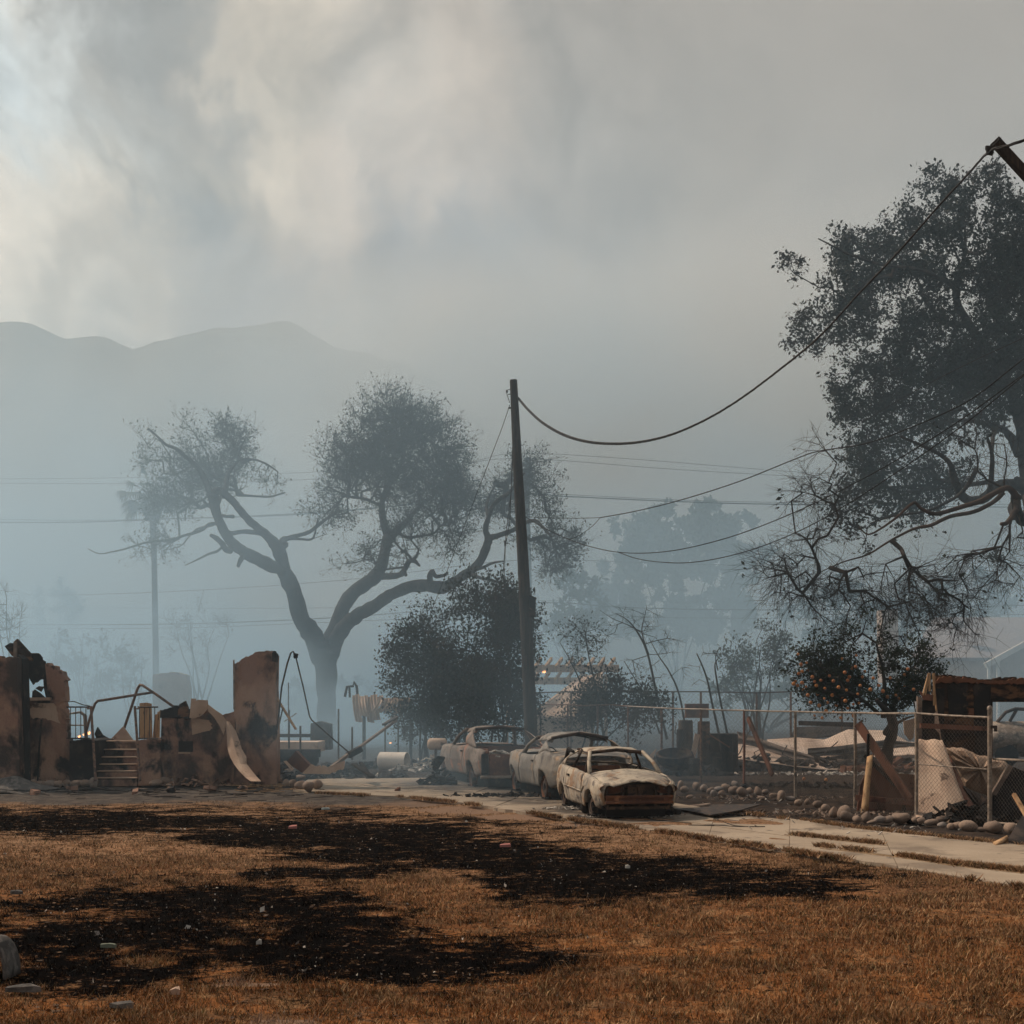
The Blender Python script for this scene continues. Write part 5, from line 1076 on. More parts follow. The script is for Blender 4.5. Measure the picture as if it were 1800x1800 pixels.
att = clump_points(CL, D, rg, 12, gapt=.37, gapf=.55, surf=1.1)
build_tree('oak_tree', P(573, HZ + F * H / D, D), limbs, 'big three-armed oak with sparse scorched crown standing in the smoke', att=att, tip=.016, tw=(5, 1.0, .010), nleaf=2, leafsize=.14, leafspread=.06, droop=-.45, seed=4, wig=.16, leafmat='leaf_oak', leafasp=.42)
# --- the tall oak on the right
D = 42.0
T = [((1850, 1358, 26), (1842, 1200, 24), (1838, 1060, 22), (1830, 950, 21), (1812, 860, 17), (1803, 800, 14), (1795, 740, 12), (1778, 690, 10.5), (1752, 640, 9.5), (1722, 600, 8.5), (1700, 565, 7.5), (1686, 540, 6), None, 0),
     ((1686, 545, 8), (1684, 515, 6), (1692, 490, 5), (1703, 462, 4.5), (1714, 435, 4), (1722, 405, 3), (1728, 375, 2.4), (1732, 340, 1.6), None, 2),
     ((1684, 520, 5), (1672, 510, 4), (1655, 505, 3.6), (1628, 498, 3), (1590, 492, 2.6), (1540, 495, 2.4), (1495, 492, 2.1), (1460, 488, 1.8), (1430, 483, 1.4), (1400, 478, 1), None, -3),
     ((1700, 570, 7), (1680, 560, 5), (1660, 520, 4), (1652, 460, 3), (1650, 400, 2.4), (1646, 340, 1.5), None, 4),
     ((1760, 650, 9), (1775, 600, 6), (1785, 530, 5), (1780, 450, 3.6), (1770, 380, 2), None, 4), ((1790, 740, 10), (1840, 640, 8), (1870, 540, 6), (1880, 430, 3), None, 3), ((1800, 840, 12), (1880, 760, 9), (1940, 680, 6), (1990, 600, 3), None, -2),
     ((1790, 800, 7), (1770, 778, 6.5), (1750, 769, 6), (1728, 769, 5.4), (1710, 780, 5), (1692, 795, 4), (1678, 812, 3.2), (1664, 836, 2), None, -4),
     ((1792, 780, 6), (1775, 755, 5), (1752, 738, 4.4), (1728, 727, 4), (1700, 722, 3.4), (1670, 726, 2.8), (1640, 734, 2.2), (1600, 742, 1.6), None, 3),
     ((1800, 858, 11), (1770, 856, 9.5), (1744, 860, 9), (1722, 870, 9.5), (1700, 886, 9), (1680, 898, 8), (1656, 904, 7.5), (1630, 902, 7), (1610, 892, 6), (1592, 880, 5.4), (1576, 868, 4), (1550, 860, 3), (1510, 852, 2.2), (1470, 846, 1.5), None, (0, -3, -7)),
     ((1814, 925, 12), (1798, 908, 11.5), (1780, 898, 11), (1760, 894, 10.5), (1742, 897, 10), (1724, 906, 9), (1712, 922, 8.5), (1700, 938, 8.5), (1684, 948, 8), (1668, 962, 7.5), (1650, 968, 7.5), (1632, 958, 6.5), (1616, 942, 6), None, (-1, -8)),
     ((1620, 946, 5.5), (1604, 934, 4.4), (1588, 936, 4), (1566, 947, 3.8), (1544, 958, 3.5), (1520, 966, 3.2), (1496, 974, 3), (1472, 980, 2.8), (1450, 974, 2.3), (1436, 969, 2), (1410, 990, 1.7), (1388, 1005, 1.4), (1366, 1016, 1.1), (1350, 1008, .8), None, (-8, -11)),
     ((1618, 948, 5), (1612, 962, 4), (1600, 976, 3.6), (1588, 986, 3.2), (1576, 989, 2.6), None, (-8, -9)),
     ((1600, 936, 4), (1586, 950, 3.2), (1562, 962, 3), (1530, 968, 2.8), (1504, 980, 2.6), (1482, 984, 2), (1450, 1000, 1.6), (1418, 1020, 1.3), (1384, 1030, 1), (1350, 1045, .6), None, (-8, -7)),
     ((1700, 940, 7), (1702, 925, 6.5), (1714, 908, 6), (1728, 900, 6), None, (-4, -3)), ((1660, 902, 5), (1650, 870, 4), (1636, 850, 3), (1616, 836, 2), None, (-4, -6)), ((1600, 885, 4), (1590, 910, 3), (1572, 926, 2.4), (1540, 938, 2), (1500, 942, 1.4), (1470, 950, 1), None, (-6, -4)), ((1745, 862, 6), (1738, 880, 6), (1744, 896, 6), None, (-2, -4))]
limbs = [limb_px(t[:-2], D, t[-1]) for t in T]
CL = [(1640, 318, 34, 28), (1612, 345, 26, 34), (1672, 345, 30, 34), (1740, 322, 28, 32), (1715, 360, 26, 34), (1765, 370, 34, 40), (1606, 398, 28, 40), (1650, 400, 44, 40), (1705, 410, 50, 40), (1770, 430, 46, 44), (1572, 415, 24, 24), (1530, 425, 36, 22), (1492, 444, 44, 26), (1396, 468, 26, 16), (1415, 490, 34, 20), (1455, 476, 44, 26), (1520, 475, 62, 36), (1590, 470, 56, 40), (1650, 480, 50, 40), (1720, 490, 50, 44), (1790, 510, 50, 60), (1470, 520, 60, 30), (1540, 535, 66, 40), (1430, 562, 36, 18), (1408, 598, 24, 12), (1450, 592, 44, 22), (1500, 580, 56, 32), (1570, 590, 64, 36), (1640, 560, 56, 44), (1700, 620, 60, 40), (1780, 600, 50, 50),
      (1500, 640, 40, 24), (1550, 650, 50, 30), (1615, 650, 56, 36), (1680, 680, 60, 44), (1760, 690, 56, 50), (1485, 690, 32, 26), (1520, 720, 44, 28), (1480, 724, 22, 10), (1575, 710, 50, 34), (1640, 730, 50, 34), (1530, 768, 40, 26, .8), (1590, 770, 44, 26, .8), (1660, 780, 40, 20, .6), (1740, 740, 50, 24, .7), (1510, 812, 40, 20, .9), (1560, 822, 50, 26), (1615, 828, 44, 26), (1530, 850, 50, 26), (1600, 862, 50, 24), (1660, 850, 40, 26), (1560, 890, 50, 22, .9), (1500, 890, 40, 20, .6), (1630, 885, 40, 18, .7), (1700, 830, 40, 24, .5), (1500, 935, 30, 22, .5), (1610, 915, 30, 14, .5), (1660, 1068, 20, 30, .9), (1640, 1095, 22, 20, .8), (1760, 985, 30, 14, .15),
      (1800, 470, 60, 60), (1795, 640, 50, 60), (1740, 560, 50, 50), (1730, 640, 50, 40), (1690, 640, 50, 40), (1790, 390, 40, 40), (1880, 420, 70, 70), (1870, 560, 70, 90), (1930, 660, 90, 90), (1880, 760, 60, 60, .6), (1960, 540, 70, 80)]
BR = [(1440, 870, 36, 40, .9), (1400, 880, 22, 20, .6), (1440, 780, 20, 26, .5), (1420, 950, 40, 34, .9), (1370, 1000, 40, 36, 1.2), (1400, 1030, 46, 30, 1.1), (1450, 1040, 40, 40, .9), (1500, 1040, 50, 46, .8), (1560, 1040, 50, 50, .8), (1620, 1040, 50, 56, .8), (1680, 1040, 40, 70, .7), (1740, 1000, 50, 60, .5), (1790, 960, 40, 60, .4), (1600, 1130, 60, 36, .25), (1690, 1110, 40, 46, .35), (1470, 1080, 40, 36, .4), (1740, 820, 40, 50, .6), (1700, 760, 30, 24, .5), (1640, 1000, 80, 30, .5)]
rg = np.random.default_rng(5)
att = clump_points(CL, D, rg, 21, gapt=.405, gapf=1.1, surf=.9); att2 = clump_points(BR, D - 8, rg, 26.0, depthk=.8, gapt=.2)
att2[:, 0] *= 1; 
build_tree('oak_tree', P(1830, HZ + F * H / D, D), limbs, 'tall leafy oak on the right with drooping bare lower twigs', att=att, bare=att2, tip=.008, tw=(4, .42, .005), bare_tw=(5, .85, .0055), nleaf=4, leafsize=.125, leafspread=.08, droop=-.05, seed=9, wig=.14, leafasp=.5, paleparts=(11, 12, 13), rmax=.12)
# --- orange tree
D = 31.0
T = [((1550, 1400, 12), (1554, 1350, 11), (1556, 1310, 10), (1560, 1285, 9), (1554, 1262, 8), (1540, 1248, 6), (1520, 1230, 3), None, -1), ((1558, 1290, 7), (1572, 1270, 6), (1578, 1250, 5), (1590, 1225, 3), (1600, 1190, 2), None, 1), ((1552, 1262, 5), (1556, 1230, 4), (1552, 1180, 3), (1540, 1130, 1.6), None, 0), ((1576, 1272, 3), (1595, 1262, 2), (1610, 1258, 1), None, 0), ((1545, 1255, 4), (1500, 1225, 2.6), (1450, 1210, 1.6), None, -1)]
limbs = [limb_px(t[:-2], D, t[-1]) for t in T]
CL = [(1550, 1175, 70, 55), (1500, 1190, 60, 52), (1460, 1200, 50, 45), (1600, 1200, 46, 50), (1530, 1215, 80, 36), (1440, 1160, 36, 26), (1425, 1145, 26, 14, .7), (1500, 1130, 30, 30, .8), (1545, 1110, 12, 22, 1.0), (1470, 1120, 16, 28, .7), (1595, 1150, 40, 22), (1635, 1180, 14, 16, .7), (1460, 1095, 12, 14, .5), (1570, 1245, 50, 12, .8), (1430, 1215, 26, 26, .7), (1610, 1145, 14, 20, .6), (1520, 1092, 14, 14, .35), (1565, 1100, 12, 16, .4), (1405, 1140, 14, 16, .35), (1400, 1190, 18, 30, .3), (1645, 1165, 12, 12, .35), (1590, 1120, 20, 14, .35), (1440, 1125, 20, 16, .35)]
rg = np.random.default_rng(6); att = clump_points(CL, D, rg, 50, surf=1.0, gapt=.38, gapf=1.6)
ot = build_tree('orange_tree', P(1552, HZ + F * H / D, D), limbs, 'orange tree full of fruit behind the chain link fence', att=att, tip=.006, tw=(3, .30, .0035), nleaf=4, leafsize=.075, leafspread=.05, droop=.0, seed=12, leafmat='leaf_orange', seg=.25, cat='orange tree')
FR = [(1403, 1150), (1404, 1184), (1410, 1180), (1395, 1202), (1402, 1205), (1410, 1200), (1417, 1207), (1398, 1198), (1420, 1179), (1432, 1198), (1435, 1205), (1480, 1158), (1505, 1152), (1485, 1182), (1498, 1175), (1504, 1172), (1493, 1190), (1490, 1196), (1516, 1190), (1465, 1197), (1437, 1220), (1450, 1210), (1449, 1228), (1463, 1222), (1535, 1192), (1545, 1205), (1565, 1192), (1590, 1186), (1600, 1195), (1590, 1205), (1580, 1228), (1575, 1222), (1560, 1225), (1508, 1220), (1480, 1225), (1470, 1240), (1455, 1235), (1440, 1240), (1490, 1245), (1500, 1238), (1465, 1252), (1452, 1250), (1420, 1222), (1425, 1235), (1428, 1190), (1418, 1165), (1512, 1205), (1530, 1212), (1552, 1215), (1500, 1258), (1478, 1262), (1445, 1262), (1432, 1258), (1520, 1180), (1443, 1196), (1458, 1188), (1606, 1212), (1488, 1213), (1474, 1208), (1486, 1232), (1510, 1236), (1412, 1212), (1408, 1168), (1596, 1176)]
me = None
for i, (px, py) in enumerate(FR):
    w = random.uniform(.028, .046); dd = D - random.uniform(.25, 1.15) if 1440 < px < 1610 else D - random.uniform(.0, .6); p = P(px, py, dd)
    if me is None:
        mb = MB(); mb.grid([[(math.cos(a) * math.cos(b), math.cos(a) * math.sin(b), math.sin(a)) for b in np.linspace(0, 2 * math.pi, 12, endpoint=False)] for a in np.linspace(-1.57, 1.57, 7)], closed=True)
        o = mb.build('orange', M['fruit'], None, smooth=True); me = o.data; o.parent = ot
    else: o = bpy.data.objects.new('orange', me); COL.objects.link(o); o.parent = ot
    o.location = p - Vector(ot.location); o.scale = (w, w, w)
# fallen oranges
for i, (px, py, lab) in enumerate(((1452, 1371, 'fallen orange on the dark ground left of the fence boards'), (1489, 1379, 'brightest fallen orange near the fence post by the boards'), (1413, 1369, 'small fallen orange beyond the middle fence post'))):
    o = bpy.data.objects.new('orange', me); COL.objects.link(o); q = G(px, py, .03); o.location = q; o.scale = (.045,) * 3; tag(o, lab, 'orange', 'fallen oranges')
# --- dark shrubs behind the far car
def bush(name, cx, base_py, d, CL, dens, label, seed, leafmat='leaf_dark', nleaf=4, leafsize=.11, group=None, tw=(4, .60, .006), stems=5, droop=-.6, cat='shrub', tip=.007, seg=.4):
    rg = np.random.default_rng(seed); limbs = []
    top = min(c[1] - c[3] for c in CL)
    for k in range(stems):
        c = CL[k % len(CL)]; x1 = c[0]; y1 = c[1] - c[3] * .3; n = 6; pts = []
        x0 = cx + rg.uniform(-12, 12)
        for j in range(n):
            t = j / (n - 1); pts.append((x0 + (x1 - x0) * t ** 1.4 + rg.uniform(-5, 5), base_py + (y1 - base_py) * t, (2.2 - 1.8 * t)))
        limbs.append(limb_px(pts, d, rg.uniform(-1, 1)))
    att = clump_points(CL, d, rg, dens, gapt=.35 if d < 50 else .40, gapf=1.25 if d < 50 else .75, surf=1.1)
    b = P(cx, base_py, d); b.z = 0
    return build_tree(name, b, limbs, label, group, att=att, tip=tip, tw=tw, nleaf=nleaf, leafsize=leafsize, droop=droop, seed=seed, leafmat=leafmat, cat=cat, seg=seg, leafspread=.10)
gb = lambda d: HZ + F * H / d
g_ = 'dark evergreen shrubs behind the cars'
bush('evergreen_shrub', 875, gb(42), 42, [(880, 1080, 40, 50), (900, 1130, 40, 70), (860, 1130, 44, 70), (880, 1200, 56, 60), (905, 1250, 36, 50), (850, 1250, 46, 50), (838, 1055, 12, 26, .8), (866, 1048, 12, 20, .8), (905, 1065, 16, 26, .8)], 24, 'tallest dark evergreen shrub directly left of the utility pole', 31, nleaf=5, group=g_)
bush('evergreen_shrub', 815, gb(43), 43, [(822, 1060, 20, 34), (812, 1100, 34, 40), (800, 1150, 44, 50), (815, 1200, 50, 60), (800, 1260, 56, 50), (826, 1035, 9, 14, .8)], 24, 'middle dark evergreen shrub with a pointed top', 32, nleaf=5, group=g_)
bush('evergreen_shrub', 745, gb(43.5), 43.5, [(745, 1110, 30, 36), (765, 1140, 36, 46), (715, 1130, 22, 36, .7), (730, 1180, 50, 50), (765, 1220, 46, 60), (745, 1260, 50, 50), (700, 1150, 22, 40, .45), (695, 1200, 22, 26, .5), (780, 1100, 20, 26, .6)], 18, 'loose dark shrub with sparse left side right of the curled siding', 33, nleaf=4, group=g_)
bush('evergreen_shrub', 1035, gb(44), 44, [(1040, 1240, 36, 34), (1070, 1220, 30, 24), (1020, 1260, 30, 30), (1100, 1250, 46, 36), (1140, 1245, 30, 30)], 20, 'low dark bush behind the fence right of the utility pole', 34, nleaf=4)
# --- bare leaning trees in the middle
def bare_tree(name, stems, d, label, seed, CL, dens=5, leafy=.0, leafmat='leaf_dark', tw=(4, .5, .006), tip=.008, droop=-.1, nleaf=1, cat='tree', group=None, barkmat='twig'):
    rg = np.random.default_rng(seed); limbs = [limb_px([(q[0] + rg.normal() * 1.5, q[1], q[2] * .62) for q in s], d, rg.uniform(-1.5, 1.5)) for s in stems]
    b = P(stems[0][0][0], gb(d), d); att = clump_points(CL, d, rg, dens)
    return build_tree(name, b, limbs, label, group, att=att if leafy else None, bare=None if leafy else att, tip=tip, tw=tw, bare_tw=tw, nleaf=nleaf, leafsize=.09, droop=droop, seed=seed, leafmat=leafmat, barkmat=barkmat, cat=cat, seg=.35)
bare_tree('bare_tree', [[(1045, 1300, 4), (1034, 1240, 3), (1020, 1200, 2.4), (1000, 1160, 1.6), (985, 1130, .8)], [(1062, 1300, 4), (1052, 1220, 3), (1042, 1170, 2.2), (1034, 1120, 1.2), (1038, 1090, .6)], [(1050, 1210, 2), (1058, 1180, 1.4), (1070, 1150, .8)]], 46, 'sparse small tree with a dark leafy top beside the timber pergola', 41, [(1025, 1130, 34, 36), (1010, 1150, 30, 26), (1040, 1115, 22, 26), (985, 1120, 16, 20, .3), (1055, 1150, 20, 30, .5)], 11, 1, tw=(4, .35, .006), nleaf=2)
bare_tree('bare_tree', [[(1172, 1300, 4), (1158, 1230, 3.6), (1146, 1180, 3.4), (1136, 1140, 3), (1126, 1110, 2.6), (1108, 1088, 1.8), (1085, 1075, 1)], [(1140, 1150, 2.2), (1130, 1110, 1.8), (1134, 1080, 1.1), (1138, 1062, .6)], [(1205, 1290, 3.4), (1194, 1220, 2.8), (1180, 1180, 2.2), (1160, 1150, 1.6), (1148, 1120, .9)], [(1160, 1290, 3), (1140, 1230, 2.2), (1122, 1195, 1.6), (1100, 1160, 1)], [(1130, 1112, 2), (1100, 1098, 1.4), (1075, 1090, 1), (1050, 1076, .5)]], 47, 'bare scorched tree of several stems leaning left behind the fence', 42, [(1110, 1090, 40, 22), (1095, 1120, 34, 30, .8), (1150, 1100, 30, 36, .8), (1170, 1130, 26, 36, .8), (1130, 1170, 46, 30, .7), (1180, 1180, 30, 26, .5)], 7, 0, tw=(5, .5, .0055), nleaf=0)
bare_tree('bare_tree', [[(1268, 1310, 4), (1252, 1240, 3.2), (1244, 1190, 2.6), (1228, 1148, 1.6)], [(1280, 1305, 3.6), (1268, 1230, 3), (1262, 1180, 2.4), (1266, 1165, 2), (1272, 1155, 1.4)], [(1262, 1178, 2), (1258, 1155, 1.4), (1264, 1138, .8)]], 45, 'two black forked bare stems left of the hazy round shrub', 43, [(1240, 1160, 22, 16, .5), (1262, 1150, 16, 16, .5), (1225, 1190, 22, 26, .7), (1275, 1200, 16, 26, .3)], 7, 0, tw=(3, .4, .006), nleaf=0)
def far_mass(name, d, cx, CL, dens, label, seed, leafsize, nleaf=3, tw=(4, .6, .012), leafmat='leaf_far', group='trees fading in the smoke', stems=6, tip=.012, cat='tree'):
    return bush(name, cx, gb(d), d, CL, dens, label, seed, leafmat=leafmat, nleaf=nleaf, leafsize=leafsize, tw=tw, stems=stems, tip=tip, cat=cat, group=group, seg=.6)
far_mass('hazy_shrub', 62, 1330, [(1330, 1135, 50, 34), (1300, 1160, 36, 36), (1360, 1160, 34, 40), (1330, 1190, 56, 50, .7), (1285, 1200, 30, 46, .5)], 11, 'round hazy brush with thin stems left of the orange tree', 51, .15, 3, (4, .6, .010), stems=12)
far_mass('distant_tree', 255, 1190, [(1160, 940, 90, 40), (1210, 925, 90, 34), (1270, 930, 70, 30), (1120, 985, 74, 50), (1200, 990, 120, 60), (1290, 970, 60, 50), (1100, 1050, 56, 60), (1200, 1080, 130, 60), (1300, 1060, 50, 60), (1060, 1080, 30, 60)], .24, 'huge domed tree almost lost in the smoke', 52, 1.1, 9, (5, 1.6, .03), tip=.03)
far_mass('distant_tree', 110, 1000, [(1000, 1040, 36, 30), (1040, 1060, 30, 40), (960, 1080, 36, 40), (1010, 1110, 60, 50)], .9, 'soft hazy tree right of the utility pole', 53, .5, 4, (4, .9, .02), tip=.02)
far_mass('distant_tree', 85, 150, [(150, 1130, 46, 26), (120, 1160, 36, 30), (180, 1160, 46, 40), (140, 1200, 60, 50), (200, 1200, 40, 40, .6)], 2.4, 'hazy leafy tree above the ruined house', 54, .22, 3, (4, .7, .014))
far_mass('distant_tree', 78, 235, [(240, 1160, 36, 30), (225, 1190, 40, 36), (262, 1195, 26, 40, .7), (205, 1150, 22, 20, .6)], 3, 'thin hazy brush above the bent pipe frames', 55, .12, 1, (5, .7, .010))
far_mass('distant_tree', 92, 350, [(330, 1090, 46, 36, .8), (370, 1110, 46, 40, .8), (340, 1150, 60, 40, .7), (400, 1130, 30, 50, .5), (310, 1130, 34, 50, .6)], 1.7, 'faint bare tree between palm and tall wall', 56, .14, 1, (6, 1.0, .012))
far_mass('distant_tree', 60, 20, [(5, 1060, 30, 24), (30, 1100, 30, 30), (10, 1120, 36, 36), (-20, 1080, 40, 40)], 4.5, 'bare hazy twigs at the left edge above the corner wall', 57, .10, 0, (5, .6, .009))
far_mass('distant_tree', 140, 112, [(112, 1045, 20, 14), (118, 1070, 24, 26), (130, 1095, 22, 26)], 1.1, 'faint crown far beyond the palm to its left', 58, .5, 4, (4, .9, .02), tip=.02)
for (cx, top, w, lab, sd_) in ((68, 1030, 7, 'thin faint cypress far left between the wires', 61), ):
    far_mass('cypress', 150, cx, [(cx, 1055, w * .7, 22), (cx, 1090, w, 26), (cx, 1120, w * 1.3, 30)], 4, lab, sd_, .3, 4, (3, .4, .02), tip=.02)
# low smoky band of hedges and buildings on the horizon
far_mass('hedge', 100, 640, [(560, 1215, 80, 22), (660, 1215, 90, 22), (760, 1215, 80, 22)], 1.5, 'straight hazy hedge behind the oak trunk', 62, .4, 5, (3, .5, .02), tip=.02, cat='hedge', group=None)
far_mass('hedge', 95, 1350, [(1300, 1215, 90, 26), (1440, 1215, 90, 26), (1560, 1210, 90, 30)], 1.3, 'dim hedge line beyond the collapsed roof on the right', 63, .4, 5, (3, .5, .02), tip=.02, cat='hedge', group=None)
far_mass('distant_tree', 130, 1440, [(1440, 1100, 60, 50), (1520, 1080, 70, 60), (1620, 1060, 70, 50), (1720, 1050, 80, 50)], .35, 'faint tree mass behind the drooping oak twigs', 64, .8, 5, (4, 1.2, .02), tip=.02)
# --- palm
D = 92.0
pr = empty('palm_tree', P(272, gb(D), D), 'tall fan palm fading in the smoke left of the oak', 'palm tree')
mb = MB(); mb.tube([P(276, gb(D), D), P(273, 1100, D), (P(271, 980, D)), P(268, 905, D)], [.24, .20, .19, .24], 8); mb.build('trunk', M['bark'], pr, smooth=True)
mb = MB(); mb.tube([P(268, 915, D), P(268, 895, D), P(268, 880, D)], [.4, .75, .5], 9); mb.build('dead_frond_skirt', M['char'], pr, smooth=True)
c = P(268, 872, D)
for k in range(26):
    a = random.uniform(0, 6.28); e = random.uniform(-.75, 1.3); L = random.uniform(1.3, 1.7); dr = Vector((math.cos(a) * math.cos(e), math.sin(a) * math.cos(e), math.sin(e)))
    hub = c + dr * L; sg = Vector((-math.sin(a), math.cos(a), 0)); mb = MB(); mb.tube([c, c + dr * L * .6 + Vector((0, 0, .08)), hub], .03, 4, cap=False)
    for q in np.linspace(-1.3, 1.3, 13):
        dd = (dr * math.cos(q) + sg * math.sin(q)); end = hub + dd * 1.0 + Vector((0, 0, -.45 * abs(q) - .25)); w_ = sg * math.cos(q) * .06 - dr * math.sin(q) * .06
        mb.add([hub, hub + dd * .5 + w_, end, hub + dd * .5 - w_], [(0, 1, 2, 3)])
    mb.build('frond', M['leaf_far'], pr)
# ------------------------------------------------------------------ right side: chain link fence, gate, burnt shed, boards, collapsed roof
FP = [(1740, 1452, 1246), (1611, 1440, 1253), (1503, 1418, 1252), (1398, 1397, 1250), (1308, 1383, 1248), (1232, 1374, 1246), (1163, 1366, 1244), (1104, 1359, 1241), (1050, 1353, 1239), (998, 1348, 1238), (950, 1344, 1238)]
fence = empty('chain_link_fence', G(FP[0][0], FP[0][1]), 'long scorched chain link fence between drive and yard', 'fence')
bp = [G(p[0], p[1]) for p in FP]; tp = [P(p[0], p[2], b.y) for p, b in zip(FP, bp)]
M['wire_cheap'] = M['wire']
def mesh_panel(A, B, h0, h1, zb, root, pitch=.062, r=.0021, name='mesh_panel', sag=0.0):
    A = Vector((A.x, A.y, 0)); B = Vector((B.x, B.y, 0)); L = (B - A).length; u = (B - A).normalized(); nrm = Vector((-u.y, u.x, 0)); segs0 = []; segs1 = []
    hh = min(h0, h1) - .02
    def pt(s, z, k):
        bow = .03 * math.sin(math.pi * s / L) * math.sin(2.1 * s + L) + .02 * math.sin(3 * s + z * 2.2)
        p = A + u * s + nrm * (bow + (.002 if k else -.002)); return (p.x, p.y, z + zb + sag * math.sin(math.pi * s / L))
    n = int((L + hh) / pitch) + 1
    for dirn in (0, 1):
        for i in range(n):
            c = i * pitch                     # line: s - z' = c - hh
            s0 = max(0, c - hh); z0 = max(0, hh - c); s1 = min(L, c); z1 = z0 + (s1 - s0)
            if s1 - s0 < .01: continue
            k = max(1, int((s1 - s0) / .5)); pts = []
            for j in range(k + 1):
                s = s0 + (s1 - s0) * j / k; z = z0 + (z1 - z0) * j / k
                pts.append(pt(s if not dirn else L - s, z, dirn))
            segs0 += pts[:-1]; segs1 += pts[1:]
    V, F_ = sticks(segs0, segs1, np.full(len(segs0), r), np.full(len(segs0), r), 3); return mesh_np(name, V, F_, M['wire'], root)
for i, (b, t) in enumerate(zip(bp, tp)):
    mb = MB(); rr = .037 if i == 0 else .031; e = .10 if i == 0 else .02
    mb.tube([(b.x, b.y, -.1), (b.x + .004 * (i % 3), b.y, t.z * .5), (t.x, t.y, t.z + e * .0)], rr, 9)
    if i == 0: mb.tube([(t.x, t.y, t.z - .02), (t.x, t.y, t.z + .02), (t.x, t.y, t.z + .045), (t.x, t.y, t.z + .055)], [.045, .045, .03, .005], 9)
    mb.build('post', M['galv'] if i in (0, 1, 2, 3) else M['wood_red'] if i == 4 else M['pipe'], fence, smooth=True, auto=50)
for i in range(len(bp) - 1):
    za = tp[i].z - (.14 if i == 0 else .01); zb_ = tp[i + 1].z - .01; mid = (tp[i] + tp[i + 1]) / 2; mid.z = (za + zb_) / 2 + (.03 * math.sin(i * 2.1) if i > 5 else -.008)
    mb = MB(); mb.tube([(tp[i].x, tp[i].y, za), tuple(mid), (tp[i + 1].x, tp[i + 1].y, zb_)], .021, 7, cap=False); mb.build('top_rail', M['galv'] if i < 7 else M['pipe'], fence, smooth=True)
    mesh_panel(bp[i], bp[i + 1], za, zb_, .03, fence, pitch=.075 if i < 5 else .10, r=.0024)
    if i == 0 or i > 7: mb = MB(); mb.tube([(bp[i].x, bp[i].y, za * .52), (bp[i + 1].x, bp[i + 1].y, zb_ * .52)], .012, 5); mb.build('middle_rail', M['galv'], fence)
# gate to the right of the corner post
gate = empty('mesh_gate', G(1745, 1454), 'low chain link gate right of the capped corner post', 'gate')
A = bp[0] + Vector((.06, 0, 0)); B = G(1870, 1466); zt = PZ(1334, 22)
mb = MB(); mb.tube([(A.x, A.y, zt), (B.x, B.y, zt)], .021, 7); mb.build('top_rail', M['galv'], gate); mb = MB(); mb.tube([(A.x, A.y, .06), (B.x, B.y, .06)], .018, 7); mb.build('bottom_rail', M['galv'], gate); mb = MB(); mb.tube([(B.x, B.y, .0), (B.x, B.y, zt + .05)], .025, 7); mb.build('post', M['galv'], gate)
mesh_panel(A, B, zt, zt, .04, gate, pitch=.075, r=.0024)
mb = MB(); mb.box(P(1746, 1278, 21.95), (.10, .05, .05)); mb.box(P(1750, 1281, 21.95), (.04, .04, .09)); o = mb.build('latch', M['dark_iron'], gate)
# second taller fence farther back
f2 = empty('chain_link_fence', P(940, gb(48), 48), 'taller dark fence line running behind the near fence', 'fence')
pts2 = [(940, 1218), (1004, 1216), (1183, 1216), (1232, 1216), (1330, 1218), (1390, 1216), (1480, 1213)]
for px, py in pts2: mb = MB(); mb.tube([P(px, gb(48) + 2, 48), P(px, py, 48)], .04, 6); mb.build('post', M['pipe'], f2)
for a, b in zip(pts2[:-1], pts2[1:]):
    mb = MB(); mb.tube([P(*a, 48), P(*b, 48)], .025, 5); mb.build('top_rail', M['dark_iron'], f2); mesh_panel(Vector((PX(a[0], 48), 48, 0)), Vector((PX(b[0], 48), 48, 0)), PZ(1217, 48), PZ(1217, 48), .0, f2, pitch=.16, r=.0035)
# --- burnt shed behind the corner
DS = 26.5
bs = empty('burnt_shed', P(1700, gb(DS), DS), 'burnt shed wall with window opening behind the corner post', 'shed')
BS = gb(DS) + 2
slab_px('wall', M['charbrown'], [(1639, BS), (1745, BS), (1745, 1234), (1900, 1234), (1900, 1186, 1), (1800, 1192, 1), (1770, 1190, 1), (1735, 1194, 1), (1700, 1190, 1), (1664, 1186, 1), (1645, 1188, 0), (1640, 1230)], DS, .14, bs)
slab_px('lintel', M['charbrown'], [(1742, 1230), (1900, 1230), (1900, 1212), (1742, 1212)], DS - .05, .05, bs)
slab_px('top_plate', M['rust'], [(1644, 1200, 1), (1900, 1204, 1), (1900, 1188, 1), (1800, 1193, 1), (1735, 1196, 1), (1660, 1188, 1)], DS - .06, .06, bs)
slab_px('board', M['soot'], [(1640, 1210), (1660, 1210), (1660, 1300), (1640, 1300)], DS - .03, .03, bs)
slab_px('board', M['soot'], [(1666, 1204, 1), (1700, 1200, 1), (1700, 1250, 1), (1668, 1256)], DS - .02, .03, bs); slab_px('board', M['soot'], [(1712, 1202, 1), (1742, 1204), (1742, 1330), (1716, 1326, 1)], DS - .035, .03, bs)
slab_px('switch_box', M['rust'], [(1703, 1257), (1712, 1257), (1712, 1245), (1703, 1245)], DS - .06, .06, bs)
mb = MB()
for a, b in (((1622, 1222), (1632, 1184)), ((1626, 1222), (1634, 1183)), ((1634, 1215), (1634, 1184)), ((1642, 1240), (1642, 1183)), ((1640, 1184), (1646, 1250))): mb.beam(P(*a, DS - .3), P(*b, DS - .28), .04, .02)
mb.build('split_laths', M['wood_pale'], bs)
